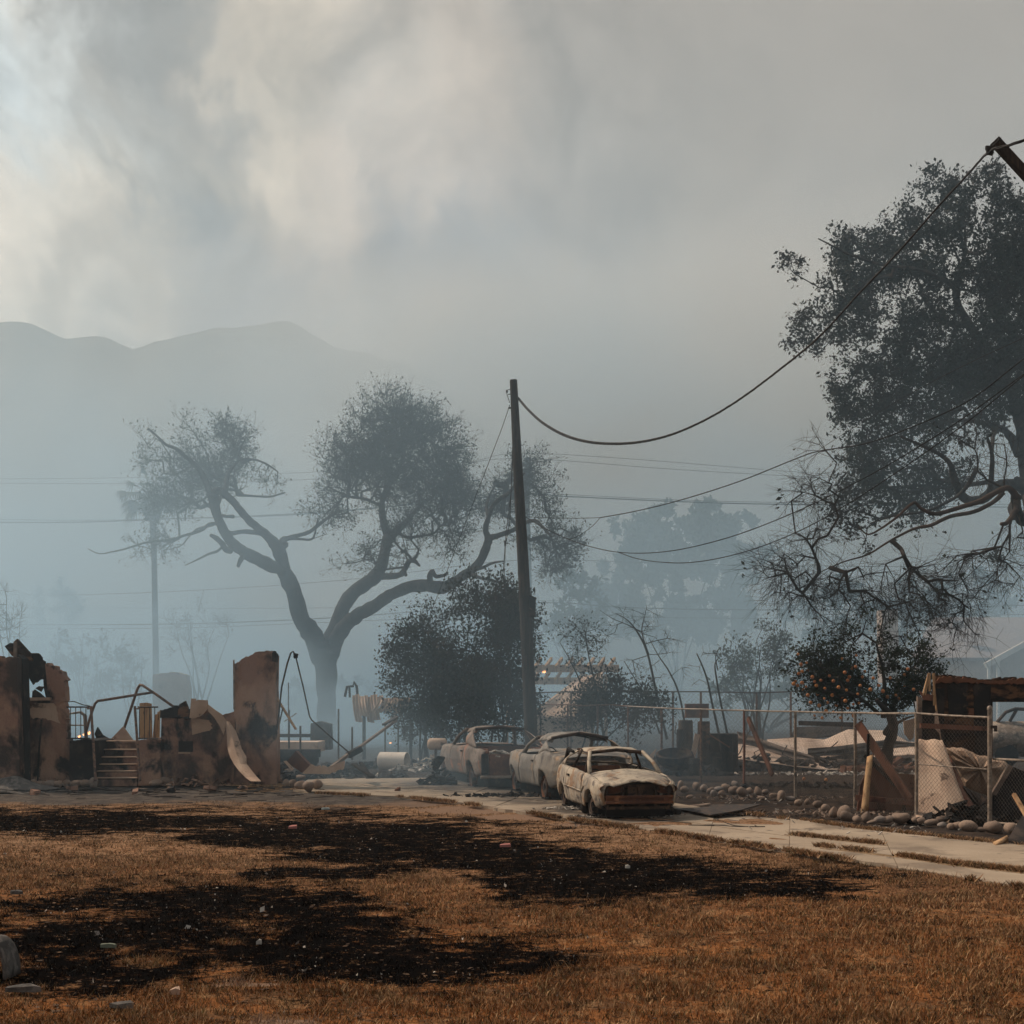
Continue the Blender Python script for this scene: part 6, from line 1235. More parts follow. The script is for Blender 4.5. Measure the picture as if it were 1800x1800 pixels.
slab_px('broken_panel', M['wood_red'], [(1616, 1214), (1624, 1230), (1640, 1232), (1641, 1222), (1622, 1218)], DS - .3, .04, bs)
slab_px('door_post', M['wood_grey'], [(1613, BS), (1620, BS), (1621, 1226), (1613, 1224)], DS - .35, .08, bs); slab_px('wall', M['soot'], [(1621, BS), (1646, BS), (1646, 1230), (1621, 1231)], DS - .2, .1, bs)
slab_px('siding', M['curl'], [(1590, 1290), (1600, 1302), (1606, 1296), (1609, 1262), (1588, 1268)], 27.5, .03, bs)
slab_px('rail_board', M['wood_red'], [(1618, 1271), (1741, 1277), (1741, 1285), (1618, 1280)], 24.0, .05, None, origin=P(1680, 1285, 24)); tag(bpy.data.objects['rail_board'], 'reddish horizontal board behind the top of the fence corner bay', 'board')
slab_px('side_strip', M['curl'], [(1643, 1280), (1652, 1290), (1655, 1312), (1664, 1318), (1655, 1300), (1648, 1250), (1644, 1252)], DS - .3, .03, bs)
# leaning sheet, broken plaster lumps
def sheet(name, mat, quad, label, cat, wav=.05, nu=14, nv=14, thick=.02, group=None):
    """quad: four (px,py,d) corners: top-left, top-right, bottom-right, bottom-left"""
    c = [P(*q) for q in quad]; rows = []
    for v in np.linspace(0, 1, nv):
        row = []
        for u in np.linspace(0, 1, nu):
            p = (c[0] * (1 - u) + c[1] * u) * (1 - v) + (c[3] * (1 - u) + c[2] * u) * v
            p = p + Vector((0, wav * math.sin(5.2 * u + 2.2 * v) + wav * .5 * math.sin(9 * v - 3 * u), wav * .25 * math.sin(12 * u) * (1 - v))); row.append(p)
        rows.append(row)
    mb = MB(); mb.grid([r[::-1] for r in rows]); o = mb.build(name, mat, None, smooth=True, solid=thick, origin=(c[2] + c[3]) / 2); return tag(o, label, cat, group)
sheet('mesh_sheet', M['curl'], ((1612, 1300, 24.6), (1655, 1300, 24.6), (1716, 1458, 22.8), (1612, 1452, 23.0)), 'tall grey woven sheet leaning against the fence corner bay', 'sheet', .05)
sheet('dark_sheet', M['wood_red'], ((1655, 1302, 24.8), (1663, 1316, 24.9), (1736, 1462, 23.1), (1700, 1462, 22.95)), 'narrow brown sheet sloping right of the woven sheet', 'sheet', .06)
def blob_px(name, mat, outline, d, thick, label, cat, bulge=.25):
    mb = MB(); cx = sum(p[0] for p in outline) / len(outline); cyy = sum(p[1] for p in outline) / len(outline); o2 = jag([(a, b, 1) for a, b in outline], 1.5, 8); rows = []
    for t, dz in ((1.0, 0), (.86, -bulge * .5), (.6, -bulge * .8), (.3, -bulge), (.02, -bulge * 1.02)): rows.append([P(cx + (a - cx) * t, cyy + (b - cyy) * t, d + dz * (1 + .25 * math.sin(a * .15 + b * .2))) for a, b in o2])
    rows.insert(0, [P(a, b, d + thick) for a, b in o2]); mb.grid(rows, closed=True)
    o = mb.build(name, mat, None, smooth=True, auto=35, origin=P(cx, max(b for a, b in outline), d)); return tag(o, label, cat)
blob_px('plaster_slab', M['stucco_pale'], [(1662, 1314), (1690, 1314), (1716, 1326), (1738, 1330), (1770, 1340), (1776, 1352), (1760, 1376), (1745, 1400), (1720, 1398), (1696, 1384), (1680, 1352)], 24.6, .3, 'upper broken plaster slab behind the fence corner', 'plaster slab')
blob_px('plaster_slab', M['stucco'], [(1690, 1380), (1715, 1392), (1742, 1400), (1744, 1450), (1728, 1460), (1712, 1430)], 24.0, .3, 'lower broken plaster slab beside the capped post', 'plaster slab')
mb = MB(); pts = [P(1755, 1400, 23.8), P(1775, 1345, 23.8), P(1782, 1340, 23.8), P(1800, 1362, 23.8)]; mb.beam(P(1746, 1396, 23.7), P(1776, 1346, 23.7), .09, .08); mb.build('timber_edge', M['wood_grey'], None, origin=P(1746, 1396, 23.7)); tag(bpy.data.objects['timber_edge'], 'grey timber edging the black slab behind the gate', 'timber')
slab_px('black_panel', M['soot'], [(1742, 1462), (1900, 1470), (1900, 1362), (1800, 1356), (1776, 1346), (1760, 1372), (1744, 1402)], 23.9, .15, None, origin=P(1800, 1466, 23.9)); tag(bpy.data.objects['black_panel'], 'black charred panel standing behind the mesh gate', 'panel')
# leaning boards behind the fence
slab_px('plywood', M['wood_red'], [(1506, 1432), (1612, 1444), (1612, 1362), (1560, 1358), (1530, 1340), (1512, 1380)], 25.6, .03, None, origin=P(1560, 1440, 25.6)); tag(bpy.data.objects['plywood'], 'dark brown plywood standing between two fence posts', 'plywood')
sheet('plank', M['wood_pale'], ((1524, 1330, 25.2), (1534, 1326, 25.2), (1526, 1430, 24.6), (1513, 1430, 24.6)), 'pale tan plank standing behind the fence left of the brown plywood', 'plank', .01, 3, 8, .03)
def beam_px2(name, mat, a, b, da, db, w, h, label, cat, group=None): return beam_px(name, mat, a, b, da, db, w, h, label, cat, group)
beam_px('timber', M['wood_red'], (1508, 1272), (1600, 1405), 25.6, 24.8, .05, .16, 'long reddish timber slanting down across the brown plywood', 'timber')
beam_px('timber', M['wood_red'], (1504, 1402), (1612, 1412), 25.0, 24.4, .05, .10, 'horizontal reddish board low across the brown plywood', 'board')
beam_px('timber', M['char'], (1520, 1328), (1594, 1400), 25.5, 24.9, .04, .06, 'thin charred strip below the long reddish timber', 'strip')
beam_px('post_stub', M['char'], (1589, 1404), (1589, 1432), 24.7, 24.7, .05, .05, 'short charred stub hanging below the slanted timber', 'stub'); beam_px('stake', M['char'], (1527, 1290), (1524, 1345), 25.4, 25.4, .05, .05, 'charred stake above the pale plank', 'stake')
beam_px('timber', M['wood_red'], (1315, 1262), (1358, 1362), 32.2, 31.2, .05, .12, 'dark timber leaning from the reddish fence post', 'timber')
# collapsed roof sheets
DR = 41.0
def roofsheet(top, bot, d0, d1, mat, label, name='roof_sheet', k=40):
    """top, bot: polylines (px,py) of the far and near edges"""
    xs_ = np.linspace(max(top[0][0], bot[0][0]) if False else top[0][0], top[-1][0], k); xb = np.linspace(bot[0][0], bot[-1][0], k); ty = np.interp(xs_, *zip(*top)); by = np.interp(xb, *zip(*bot)); rows = []
    for v in np.linspace(0, 1, 10):
        rows.append([P(xs_[i] * (1 - v) + xb[i] * v, ty[i] * (1 - v) + by[i] * v + 1.2 * math.sin(i * .9) * math.sin(v * 6), d0 * (1 - v) + d1 * v + .14 * math.sin(i * .35) + .10 * math.sin(v * 9 + i * .2) + .02 * (-1) ** i) for i in range(k)])
    mb = MB(); mb.grid([r[::-1] for r in rows]); o = mb.build(name, mat, None, smooth=True, solid=.015, auto=25, origin=P(bot[0][0], bot[0][1], d1)); return tag(o, label, 'roof sheet', 'collapsed metal roofing in the yard')
roofsheet([(1295, 1306), (1340, 1312), (1420, 1330), (1500, 1338), (1620, 1332)], [(1298, 1334), (1360, 1342), (1440, 1352), (1520, 1354), (1625, 1356)], 46, 40.5, M['sheet'], 'wide heat-bleached roofing sheet lying flat on the ground')
roofsheet([(1348, 1300), (1400, 1296), (1450, 1300), (1490, 1282), (1560, 1284), (1590, 1300)], [(1350, 1306), (1400, 1326), (1450, 1334), (1500, 1320), (1560, 1316), (1612, 1314)], 47, 44, M['sheet'], 'buckled bright roofing sheet raised behind the flat one')
roofsheet([(1296, 1286), (1330, 1296), (1380, 1314), (1440, 1332), (1500, 1336)], [(1294, 1306), (1330, 1312), (1380, 1330), (1440, 1342), (1500, 1338)], 43, 42.6, M['wood_grey'], 'brown curled roofing strip sweeping down to the right', k=26)
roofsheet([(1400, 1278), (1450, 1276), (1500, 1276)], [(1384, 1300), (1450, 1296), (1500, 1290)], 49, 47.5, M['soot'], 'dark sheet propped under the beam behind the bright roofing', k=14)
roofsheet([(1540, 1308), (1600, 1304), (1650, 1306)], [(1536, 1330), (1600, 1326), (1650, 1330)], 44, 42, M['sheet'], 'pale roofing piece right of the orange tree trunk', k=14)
roofsheet([(1420, 1316), (1470, 1312), (1560, 1300), (1610, 1306)], [(1420, 1330), (1480, 1326), (1560, 1312), (1612, 1312)], 43.8, 43.4, M['soot'], 'dark fold between the bright roofing sheets', k=18)
beam_px('roof_beam', M['char'], (1404, 1271), (1506, 1274), 42, 42, .12, .14, 'charred beam spanning above the collapsed roofing', 'beam')
c = P(1450, 1348, 42); c.z = 0; scrap_heap('rubble', c, (2.6, 1.4), .35, 120, M['soot'], 'black debris among the collapsed roofing', 'rubble', 21); c = G(1450, 1362); scrap_heap('ash_heap', c, (2.6, .7), .05, 140, M['ash'], 'pale ash strewn before the collapsed roofing', 'ash', 22, sz=(.04, .2))
for (px, py, rx_, ry_, h_, n_, mk, lab, sd_, sz_) in ((1340, 1352, 1.6, .8, .45, 90, 'char', 'charred planks heaped between the leaning timber and the flat roofing', 41, (.15, .7)), (1560, 1358, 1.4, .8, .4, 90, 'rust', 'rusty scraps heaped right of the orange tree trunk', 42, (.1, .5)), (1500, 1344, 2.2, 1.0, .4, 90, 'char', 'charred timber ends lying over the roofing sheets', 43, (.2, .8)), (1215, 1362, 1.2, .6, .35, 80, 'char', 'black scraps along the fence foot left of the barrels', 44, (.08, .4)), (1420, 1384, 2.0, .5, .12, 120, 'soot', 'sooty crumbs on the bank behind the middle fence posts', 45, (.05, .25)), (1690, 1445, .8, .4, .3, 70, 'char', 'charred bits at the foot of the leaning woven sheet', 46, (.08, .35))):
    c = G(px, py); scrap_heap('rubble', c, (rx_, ry_), h_, n_, M[mk], lab, 'rubble', sd_, sz=sz_)
for k in range(9):
    px = (1248, 1300, 1345, 1385, 1440, 1480, 1530, 1575, 1165)[k]; d_ = 39 + (k * 1.7) % 4; A = P(px, 1345, d_); pts = [A]; 
    for q in range(5): pts.append(pts[-1] + Vector((random.uniform(-.25, .35), random.uniform(-.2, .2), random.uniform(-.05, .35))))
    mb = MB(); mb.tube(pts, .018, 5); o = mb.build('bent_rod', M['dark_iron'], None, smooth=True, origin=A); tag(o, ['beside the black open cabinet', 'at the left end of the flat roofing', 'under the leaning dark timber', 'left of the buckled bright roofing', 'before the charred roof beam', 'below the right end of the charred beam', 'left of the orange tree trunk', 'right of the orange tree trunk', 'in the scrap beyond the front car'][k].join(('thin bent black rod ', '')), 'rod', 'bent rods in the rubble')
# cabinet, barrels, wheelbarrow tub
cb = empty('open_cabinet', P(1273, 1338, 39), 'black open cabinet frame beyond the fence left of the roofing', 'cabinet')
mb = MB(); w0, w1 = PX(1250, 39), PX(1296, 39); zt, zb_ = PZ(1291, 39), 0; 
for q in ((w0, .05), (w1, .05)): mb.box((q[0], 39.3, (zt + zb_) / 2), (.05, .6, zt - zb_))
mb.box(((w0 + w1) / 2, 39.3, zt), (w1 - w0, .62, .04)); mb.box(((w0 + w1) / 2, 39.6, zt / 2), (w1 - w0, .04, zt)); mb.box(((w0 + w1) / 2, 39.3, zt * .5), (w1 - w0, .5, .04)); mb.build('case', M['soot'], cb)
mb = MB(); mb.beam(P(1247, 1291, 38.9), P(1283, 1314, 38.9), .05, .04); mb.build('brace', M['wood_red'], cb)
def barrel(px, py0, py1, wpx, d, mat, label, name='barrel', cat='barrel'):
    r = wpx * d / F / 2; z0, z1 = max(PZ(py1, d), 0), PZ(py0, d); c = Vector((PX(px, d), d, 0)); rows = []
    for t, k in ((0, .96), (.02, 1), (.33, 1), (.35, 1.05), (.37, 1), (.66, 1), (.68, 1.04), (.70, 1), (.97, .98), (1, .93), (1, .4), (.98, .02)): rows.append([c + Vector((math.cos(a) * r * k, math.sin(a) * r * k, z0 + (z1 - z0) * t)) for a in np.linspace(0, 6.283, 18, endpoint=False)])
    mb = MB(); mb.grid(rows, closed=True); o = mb.build(name, mat, None, smooth=True, auto=40, origin=Vector((c.x, c.y, z0))); return tag(o, label, cat)
barrel(1205, 1266, 1345, 26, 38.5, M['dark_iron'], 'dark charred barrel stack left of the thin fence post'); barrel(1237, 1268, 1345, 22, 39, M['charbrown'], 'brown charred barrel right of the thin fence post'); barrel(1197, 1282, 1345, 16, 38, M['soot'], 'small black drum in front of the charred barrels')
beam_px('plank', M['curl'], (1226, 1290), (1216, 1338), 37.8, 37.8, .06, .14, 'pale board leaning on the dark barrel', 'plank')
slab_px('brick_pier', M['rust'], [(1206, 1262), (1246, 1262), (1246, 1237), (1206, 1237)], 47, .4, None, origin=P(1226, 1262, 47)); tag(bpy.data.objects['brick_pier'], 'hazy reddish pier behind the charred barrels', 'pier')
d = 36; c = P(1190, 1328, d); mb = MB(); rows = [[c + Vector((math.cos(a) * r, math.sin(a) * r * .5, z)) for a in np.linspace(0, 6.283, 22, endpoint=False)] for r, z in ((.20, -.36), (.40, -.22), (.52, 0), (.50, .16), (.44, .18), (.3, .05), (.02, -.1))]
mb.grid(rows, closed=True); o = mb.build('tub', M['inner'], None, smooth=True, auto=40, origin=c - Vector((0, 0, .36))); o.rotation_euler = (R(35), 0, R(-20)); tag(o, 'tipped dark metal tub beyond the fence behind the front car', 'tub')
slab_px('panel', M['curl'], [(1142, 1328), (1152, 1318), (1154, 1316), (1148, 1334)], 36.5, .03, None, origin=P(1148, 1334, 36.5)); tag([x for x in bpy.data.objects if x.name.startswith('panel')][-1], 'small pale shard beyond the roof of the front car', 'shard')
barrel(1222, 1333, 1362, 24, 35.5, M['tyre'], 'small round black drum just behind the fence', cat='drum'); c = G(1160, 1352); scrap_heap('rubble', c, (1.8, 1.2), .5, 120, M['soot'], 'dark scrap heap behind the fence beyond the front car', 'rubble', 23, sz=(.1, .5)); c = G(1060, 1352); scrap_heap('rubble', c, (1.6, 1.0), .35, 90, M['soot'], 'dark scrap behind the fence by the utility pole', 'rubble', 24, sz=(.1, .5))
# flat black sheet beside the front car
mb = MB(); q = [G(1185, 1421, .05), G(1245, 1418, .10), G(1252, 1414, .12), G(1338, 1413, .12), G(1300, 1424, .10), G(1250, 1432, .08)]; vs = [tuple(p) for p in q] + [(p.x, p.y, p.z - .02) for p in q]
mb.add(vs, [(0, 5, 4, 3, 2, 1), (6, 7, 8, 9, 10, 11)] + [(i, (i + 1) % 6, (i + 1) % 6 + 6, i + 6) for i in range(6)]); o = mb.build('flat_sheet', M['dark_iron'], None, origin=(q[0].x, q[0].y, 0)); tag(o, 'flat black metal sheet lying on the drive right of the front car', 'sheet')
sheet('bent_strip', M['wood_grey'], ((1190, 1418, 25.9), (1248, 1411, 26.6), (1252, 1414, 26.3), (1192, 1421, 25.6)), 'thin bent strip along the flat black sheet', 'strip', .0, 6, 3, .01)
# --- stones along the fence foot
RS = [(1196, 1388, 16, 16), (1204, 1394, 16, 14), (1224, 1388, 17, 15), (1238, 1392, 15, 14), (1250, 1396, 16, 13), (1262, 1393, 18, 12), (1276, 1391, 18, 12), (1254, 1400, 14, 10), (1270, 1400, 20, 13), (1291, 1396, 18, 18), (1305, 1400, 20, 16), (1292, 1384, 14, 10), (1318, 1396, 12, 12), (1333, 1397, 13, 18), (1346, 1396, 10, 10), (1374, 1408, 16, 16), (1390, 1408, 14, 10), (1404, 1416, 16, 14), (1420, 1414, 12, 12), (1438, 1420, 16, 13), (1452, 1428, 14, 14), (1466, 1436, 13, 17), (1484, 1438, 24, 26), (1490, 1444, 26, 16), (1508, 1446, 16, 14), (1524, 1444, 22, 18), (1534, 1448, 14, 8), (1549, 1446, 22, 16), (1562, 1446, 24, 14), (1586, 1446, 32, 16), (1610, 1447, 14, 12), (1622, 1449, 16, 13), (1638, 1450, 24, 14), (1656, 1446, 26, 12), (1658, 1454, 18, 10), (1672, 1457, 14, 13), (1684, 1457, 18, 13), (1706, 1461, 34, 21), (1725, 1462, 14, 9), (1750, 1463, 33, 25), (1779, 1467, 27, 20), (1212, 1404, 12, 8), (1340, 1406, 14, 9), (1360, 1402, 12, 9)]
RS.sort()
sect = lambda px: 'beyond the flat black sheet' if px < 1260 else 'below the leaning fence timber' if px < 1370 else 'on the dirt bank left of the plywood' if px < 1475 else 'at the foot of the brown plywood' if px < 1600 else 'in front of the leaning woven sheet' if px < 1735 else 'by the capped corner post'
cntr = {}
for px, py, w, h in RS:
    s = sect(px); cntr[s] = cntr.get(s, 0) + 1
    stone(px, py, w * random.uniform(.75, 1.05), h * random.uniform(.85, 1.15), f'{words[cntr[s] - 1]} stone from the left {s}', 'stones along the foot of the fence', d=F * H / (min(py, 1475) - HZ), rot=random.uniform(-.5, .3), sink=random.uniform(.1, .4))
c = G(1440, 1432); scrap_heap('gravel', c, (2.6, .9), .05, 260, M['stone'], 'small rubble and pebbles on the dirt bank by the drive', 'gravel', 25, sz=(.02, .10)); c = G(1330, 1404); scrap_heap('gravel', c, (2.2, .7), .04, 160, M['stone'], 'scattered pebbles below the fence near the flat sheet', 'gravel', 26, sz=(.02, .09))
splinters('pale_chips', [(1440, 1440, 80, 10), (1300, 1405, 60, 8), (1560, 1458, 60, 6)], 90, M['ash'], 'tiny pale chips on the dirt by the fence', 'chips', L=(.02, .07), w=.012)
# right edge: tilted board, stick
sheet('board', M['soot'], ((1800, 1428, 19.6), (1840, 1420, 19.9), (1830, 1490, 18.6), (1772, 1474, 19.0)), 'dark board tilted on the ground at the right edge', 'board', .0, 3, 3, .05)
sheet('board', M['wood_pale'], ((1746, 1480, 18.9), (1770, 1468, 19.2), (1774, 1473, 19.1), (1750, 1486, 18.75)), 'pale yellowish board end poking out under the dark tilted board', 'board', .0, 3, 3, .03)
beam_px('stick', M['wood_pale'], (1782, 1396), (1808, 1440), 19.6, 19.2, .05, .05, 'short pale stick leaning on the dark tilted board', 'stick')
# --- pergola and collapsed stucco by the utility pole
pg = empty('pergola', P(1010, gb(55), 55), 'pale timber pergola with projecting rafters behind the pole', 'pergola')
for (py, x0, x1, h) in ((1175, 935, 1088, .30), (1197, 928, 1030, .28)): mb = MB(); mb.box((P((x0 + x1) / 2, py, 55)), (PX(x1, 55) - PX(x0, 55), .10, h)); mb.build('beam', M['wood_pale'], pg)
for i in range(8): px = 945 + i * 18.5; mb = MB(); mb.beam(P(px - 5, 1173, 54.6), P(px + 6, 1158, 56), .09, .14); mb.build('rafter', M['wood_pale'], pg)
for i in range(5): px = 940 + i * 20; mb = MB(); mb.beam(P(px - 4, 1196, 54.6), P(px + 6, 1181, 55.6), .08, .12); mb.build('rafter', M['wood_pale'], pg)
for px in (938, 1065, 1030): mb = MB(); mb.beam(P(px, 1185, 55.1), P(px, gb(55), 55.1), .14, .14); mb.build('post', M['wood_pale'], pg)
roofsheet([(1018, 1190), (1040, 1186), (1060, 1180)], [(925, 1260), (1000, 1262), (1062, 1258)], 53, 50, M['curl'], 'fallen pinkish stucco slope under the pergola', k=22)
slab_px('stucco_wall', M['curl'], [(936, 1330), (1040, 1330), (1046, 1270), (1040, 1250), (936, 1262)], 50.2, .3, None, origin=P(990, 1330, 50)); tag(bpy.data.objects['stucco_wall'], 'low pinkish stucco wall right of the utility pole', 'wall')
for px in (891, 903): slab_px('wooden_stump', M['curl'], [(px - 3, 1330), (px + 3, 1330), (px + 2, 1240, 1), (px - 2, 1238)], 45, .12, None, origin=P(px, 1330, 45)); tag([x for x in bpy.data.objects if x.name.startswith('wooden_stump')][-1], 'pale stripped stump %s the utility pole foot' % ('well left of' if px < 900 else 'just left of'), 'stump')
# --- hazy ruin and house
slab_px('chimney', M['stucco_pale'], [(268, 1310), (330, 1310), (330, 1210), (326, 1186, 1), (312, 1182, 1), (290, 1183, 1), (268, 1188)], 62, .8, None, origin=P(300, 1310, 62)); tag(bpy.data.objects['chimney'], 'broad broken chimney hazy behind the ruined house', 'chimney')
hh = empty('distant_house', P(1700, gb(84), 84), 'hazy house with big pitched roof and chimney at right', 'house'); DD = 84.0
slab_px('chimney', M['stucco_pale'], [(1552, 1200), (1580, 1200), (1580, 1140), (1578, 1070), (1550, 1072)], DD, 1.2, hh)
M['roofing'] = mat_mottled('pale_shingles', [(.32, .26, .24), (.27, .22, .21)], (1, 3), bmp=.2)
mb = MB()
mb.add([P(1600, 1156, DD - 3), P(1960, 1156, DD - 3), P(1930, 1085, DD + 3), P(1640, 1085, DD + 3)], [(0, 1, 2, 3)]); mb.build('roof', M['roofing'], hh, solid=.2)
slab_px('wall', M['stucco_pale'], [(1610, 1290), (1960, 1290), (1960, 1156), (1610, 1156)], DD - 2.6, .3, hh)
slab_px('gable', M['stucco_pale'], [(1740, 1290), (1960, 1290), (1960, 1100), (1880, 1092), (1752, 1160), (1740, 1166)], DD - 6, .3, hh)
mb = MB(); mb.beam(P(1732, 1170, DD - 6.2), P(1885, 1086, DD - 6.2), .3, .3); mb.build('fascia', M['white'], hh); mb = MB(); mb.beam(P(1738, 1166, DD - 6.2), P(1738, 1290, DD - 6.2), .14, .14); mb.beam(P(1754, 1160, DD - 6.2), P(1754, 1290, DD - 6.2), .25, .14); mb.build('column', M['white'], hh)
mb = MB(); mb.box(P(1682, 1098, DD - 1), (.7, .5, .45)); mb.build('roof_vent', M['roofing'], hh)
# far car body seen through the window opening
fc = empty('car_wreck', P(1780, 1330, 40), 'hazy burnt car shell seen through the shed window opening', 'car wreck'); mb = MB(); mb.tube([P(1752, 1270, 40), P(1768, 1252, 40), P(1785, 1246, 40), P(1830, 1248, 40)], .05, 6); mb.tube([P(1775, 1268, 40), P(1788, 1246, 40)], .05, 6); mb.build('roof_frame', M['dark_iron'], fc)
rows = [[P(x, y, 40 - .5 * math.sin((y - 1268) / 60 * 3.1)) for x in np.linspace(1745, 1880, 10)] for y in np.linspace(1268, 1330, 8)]; mb = MB(); mb.grid([r[::-1] for r in rows]); mb.build('body', M['galv'], fc, smooth=True, solid=.03)
for px in (1770, 1850): mb = MB(); mb.tube([P(px, 1328, 39.6), P(px, 1328, 39.8)], .33, 14); mb.build('wheel', M['tyre'], fc)
# ------------------------------------------------------------------ poles and wires
D = 36.0; up = empty('utility_pole', P(934, gb(D), D), 'dark leaning timber utility pole behind the burnt cars', 'utility pole')
mb = MB(); mb.tube([P(937, gb(D) + 3, D), P(926, 1120, D), P(919, 980, D), P(910, 820, D), P(902.5, 668, D)], [.175, .16, .148, .125, .098], 14); mb.build('shaft', M['pole'], up, smooth=True, auto=50)
mb = MB(); mb.box(P(936, 1068, D - .1), (.17, .22, .50)); mb.beam(P(930, 1046, D - .1), P(943, 1053, D - .1), .26, .03); mb.build('meter_box', M['soot'], up, bevel=.01)
mb = MB(); mb.tube([P(898, 684, D), P(891, 686, D), P(891, 692, D), P(896, 708, D)], .010, 5); mb.tube([P(899, 692, D), P(893, 694, D)], .012, 5); mb.box(P(891, 688, D), (.05, .05, .06)); mb.box(P(896, 717, D), (.08, .05, .04)); mb.build('wire_bracket', M['cable'], up)
mb = MB(); mb.tube([P(901, 780, D - .15), P(899, 850, D - .2), P(896, 920, D - .3), P(888, 960, D - .3), P(884, 1010, D - .3), P(872, 1040, D - .3)], .010, 4); mb.tube([P(902, 800, D - .15), P(898, 870, D - .2), P(889, 940, D - .3), P(886, 1040, D - .3)], .008, 4); mb.box(P(888, 955, D - .3), (.05, .05, .14)); mb.build('hanging_wire', M['cable'], up)
def wire(pts, ds, r, label, group=None, twist=False, mat='cable', sag=True, k=10):
    """pts through which the wire runs (photo pixels) at distances ds"""
    n = len(pts); dd = np.interp(np.linspace(0, 1, n), np.linspace(0, 1, len(ds)), ds); Q = np.array([tuple(P(p[0], p[1], d)) for p, d in zip(pts, dd)]); Q, _ = smooth_limb(Q, np.zeros(n), k)
    mb = MB()
    if twist:
        s = np.r_[0, np.cumsum(np.linalg.norm(np.diff(Q, axis=0), axis=1))]; m = int(s[-1] / .09); S = np.linspace(0, s[-1], m); C_ = np.stack([np.interp(S, s, Q[:, i]) for i in range(3)], 1)
        for ph in (0, 2.09, 4.19): mb.tube([Vector((c[0] + r * .9 * math.cos(a * 11 + ph) * .7, c[1] + r * .9 * math.sin(a * 11 + ph), c[2] + r * .9 * math.cos(a * 11 + ph))) for c, a in zip(C_, S)], r * .72, 4)
    else: mb.tube([Vector(q) for q in Q], r, 5)
    o = mb.build('overhead_wire', M[mat], None, smooth=True, origin=Q[0]); return tag(o, label, 'wire', group)
wire([(911, 700), (930, 722), (955, 744), (990, 764), (1030, 776), (1075, 780), (1125, 777), (1180, 764), (1240, 738), (1300, 702), (1370, 650), (1440, 592), (1510, 516), (1580, 442), (1650, 362), (1700, 308), (1728, 276), (1738, 268)], (36, 18.2), .022, 'thick twisted service cable sagging from the leaning pole to the crossarm', twist=True)
wire([(1738, 268), (1745, 262), (1765, 258), (1790, 250), (1840, 232)], (18.2, 17.5), .016, 'twisted cable end leaving the crossarm to the right', twist=True)
wire([(896, 712), (885, 745), (868, 790), (845, 850), (820, 915), (795, 980), (770, 1045), (752, 1090)], (36, 43), .010, 'thin guy wire running down left from the leaning pole top')
wire([(1055, 910), (1120, 898), (1200, 878), (1300, 846), (1400, 806), (1440, 793), (1520, 780), (1600, 752), (1700, 706), (1780, 646), (1830, 606)], (36, 24), .013, 'upper of the dark wires crossing the right oak', 'service wires crossing in front of the right oak')
wire([(918, 908), (960, 910), (1010, 911), (1055, 910)], (36, 36), .008, 'short level wire joining the leaning pole and the upper dark wire')
wire([(1055, 910), (1040, 926), (1015, 943), (1000, 948)], (36, 36), .008, 'short stub wire hanging at the joint right of the small oak arm')
wire([(918, 905), (960, 930), (1010, 952), (1050, 964), (1090, 971), (1140, 972), (1200, 965), (1280, 945), (1360, 916), (1450, 876), (1560, 818), (1680, 744), (1780, 672), (1830, 636)], (36, 24), .011, 'middle dark wire crossing the right oak', 'service wires crossing in front of the right oak')
wire([(1085, 970), (1120, 982), (1160, 988), (1210, 989), (1270, 980), (1340, 960), (1420, 926), (1500, 880), (1600, 814), (1700, 742), (1790, 668), (1830, 636)], (34, 24), .011, 'lowest dark wire crossing the right oak', 'service wires crossing in front of the right oak')
wire([(1440, 790), (1500, 752), (1600, 692), (1700, 640), (1830, 580)], (40, 26), .008, 'thinnest straight wire crossing the right oak crown')
# crossarm on a pole just outside the picture
pl = empty('utility_pole', (8.25, 18.6, 0), 'near utility pole outside the frame with a broken tilted crossarm', 'utility pole')
mb = MB(); mb.tube([(8.25, 18.6, -.2), (8.25, 18.6, 9.2)], [.17, .13], 12); mb.build('shaft', M['pole'], pl, smooth=True, auto=50)
mb = MB(); mb.beam(P(1748, 247, 18.3), P(1960, 478, 18.4), .105, .125, up=(0, 1, 0)); o = mb.build('crossarm', M['pole'], pl)
q = MB(); q.tube([P(1740, 260, 18.2), P(1752, 250, 18.2), P(1757, 244, 18.2)], .010, 5); q.box(P(1740, 265, 18.2), (.09, .07, .10), jit=.01); q.box(P(1735, 260, 18.2), (.04, .04, .05)); q.box(P(1757, 245, 18.2), (.03, .05, .03)); q.build('insulator', M['cable'], o)
# distant lines across the whole scene
def farwire(pts, d, r, label): wire(pts, (d, d), r, label, 'distant power lines', k=6)
farwire([(-60, 842), (200, 840), (500, 832), (800, 815), (905, 797), (1100, 806), (1500, 836), (1900, 845)], 105, .018, 'topmost distant power line passing behind the oak crown')
farwire([(-60, 849), (250, 850), (500, 845), (760, 826), (905, 806), (1200, 826), (1500, 842), (1900, 856)], 105, .020, 'second distant power line from the top')
farwire([(-60, 918), (130, 918), (300, 912), (560, 902), (900, 870), (1000, 873), (1200, 882), (1400, 887), (1900, 893)], 100, .045, 'thick distant line level with the oak forks')
farwire([(-60, 912), (200, 914), (560, 900), (900, 866), (1010, 870), (1300, 882), (1900, 888)], 100, .020, 'thin distant line just above the thick one')
farwire([(-60, 1040), (60, 1046), (300, 1040), (600, 1020), (905, 985), (1100, 988), (1340, 994), (1900, 998)], 100, .020, 'distant line below the oak forks')
farwire([(-60, 1098), (300, 1097), (600, 1085), (935, 1060), (1100, 1068), (1300, 1072), (1600, 1070), (1900, 1060)], 98, .035, 'thick distant line low behind the oak trunk')
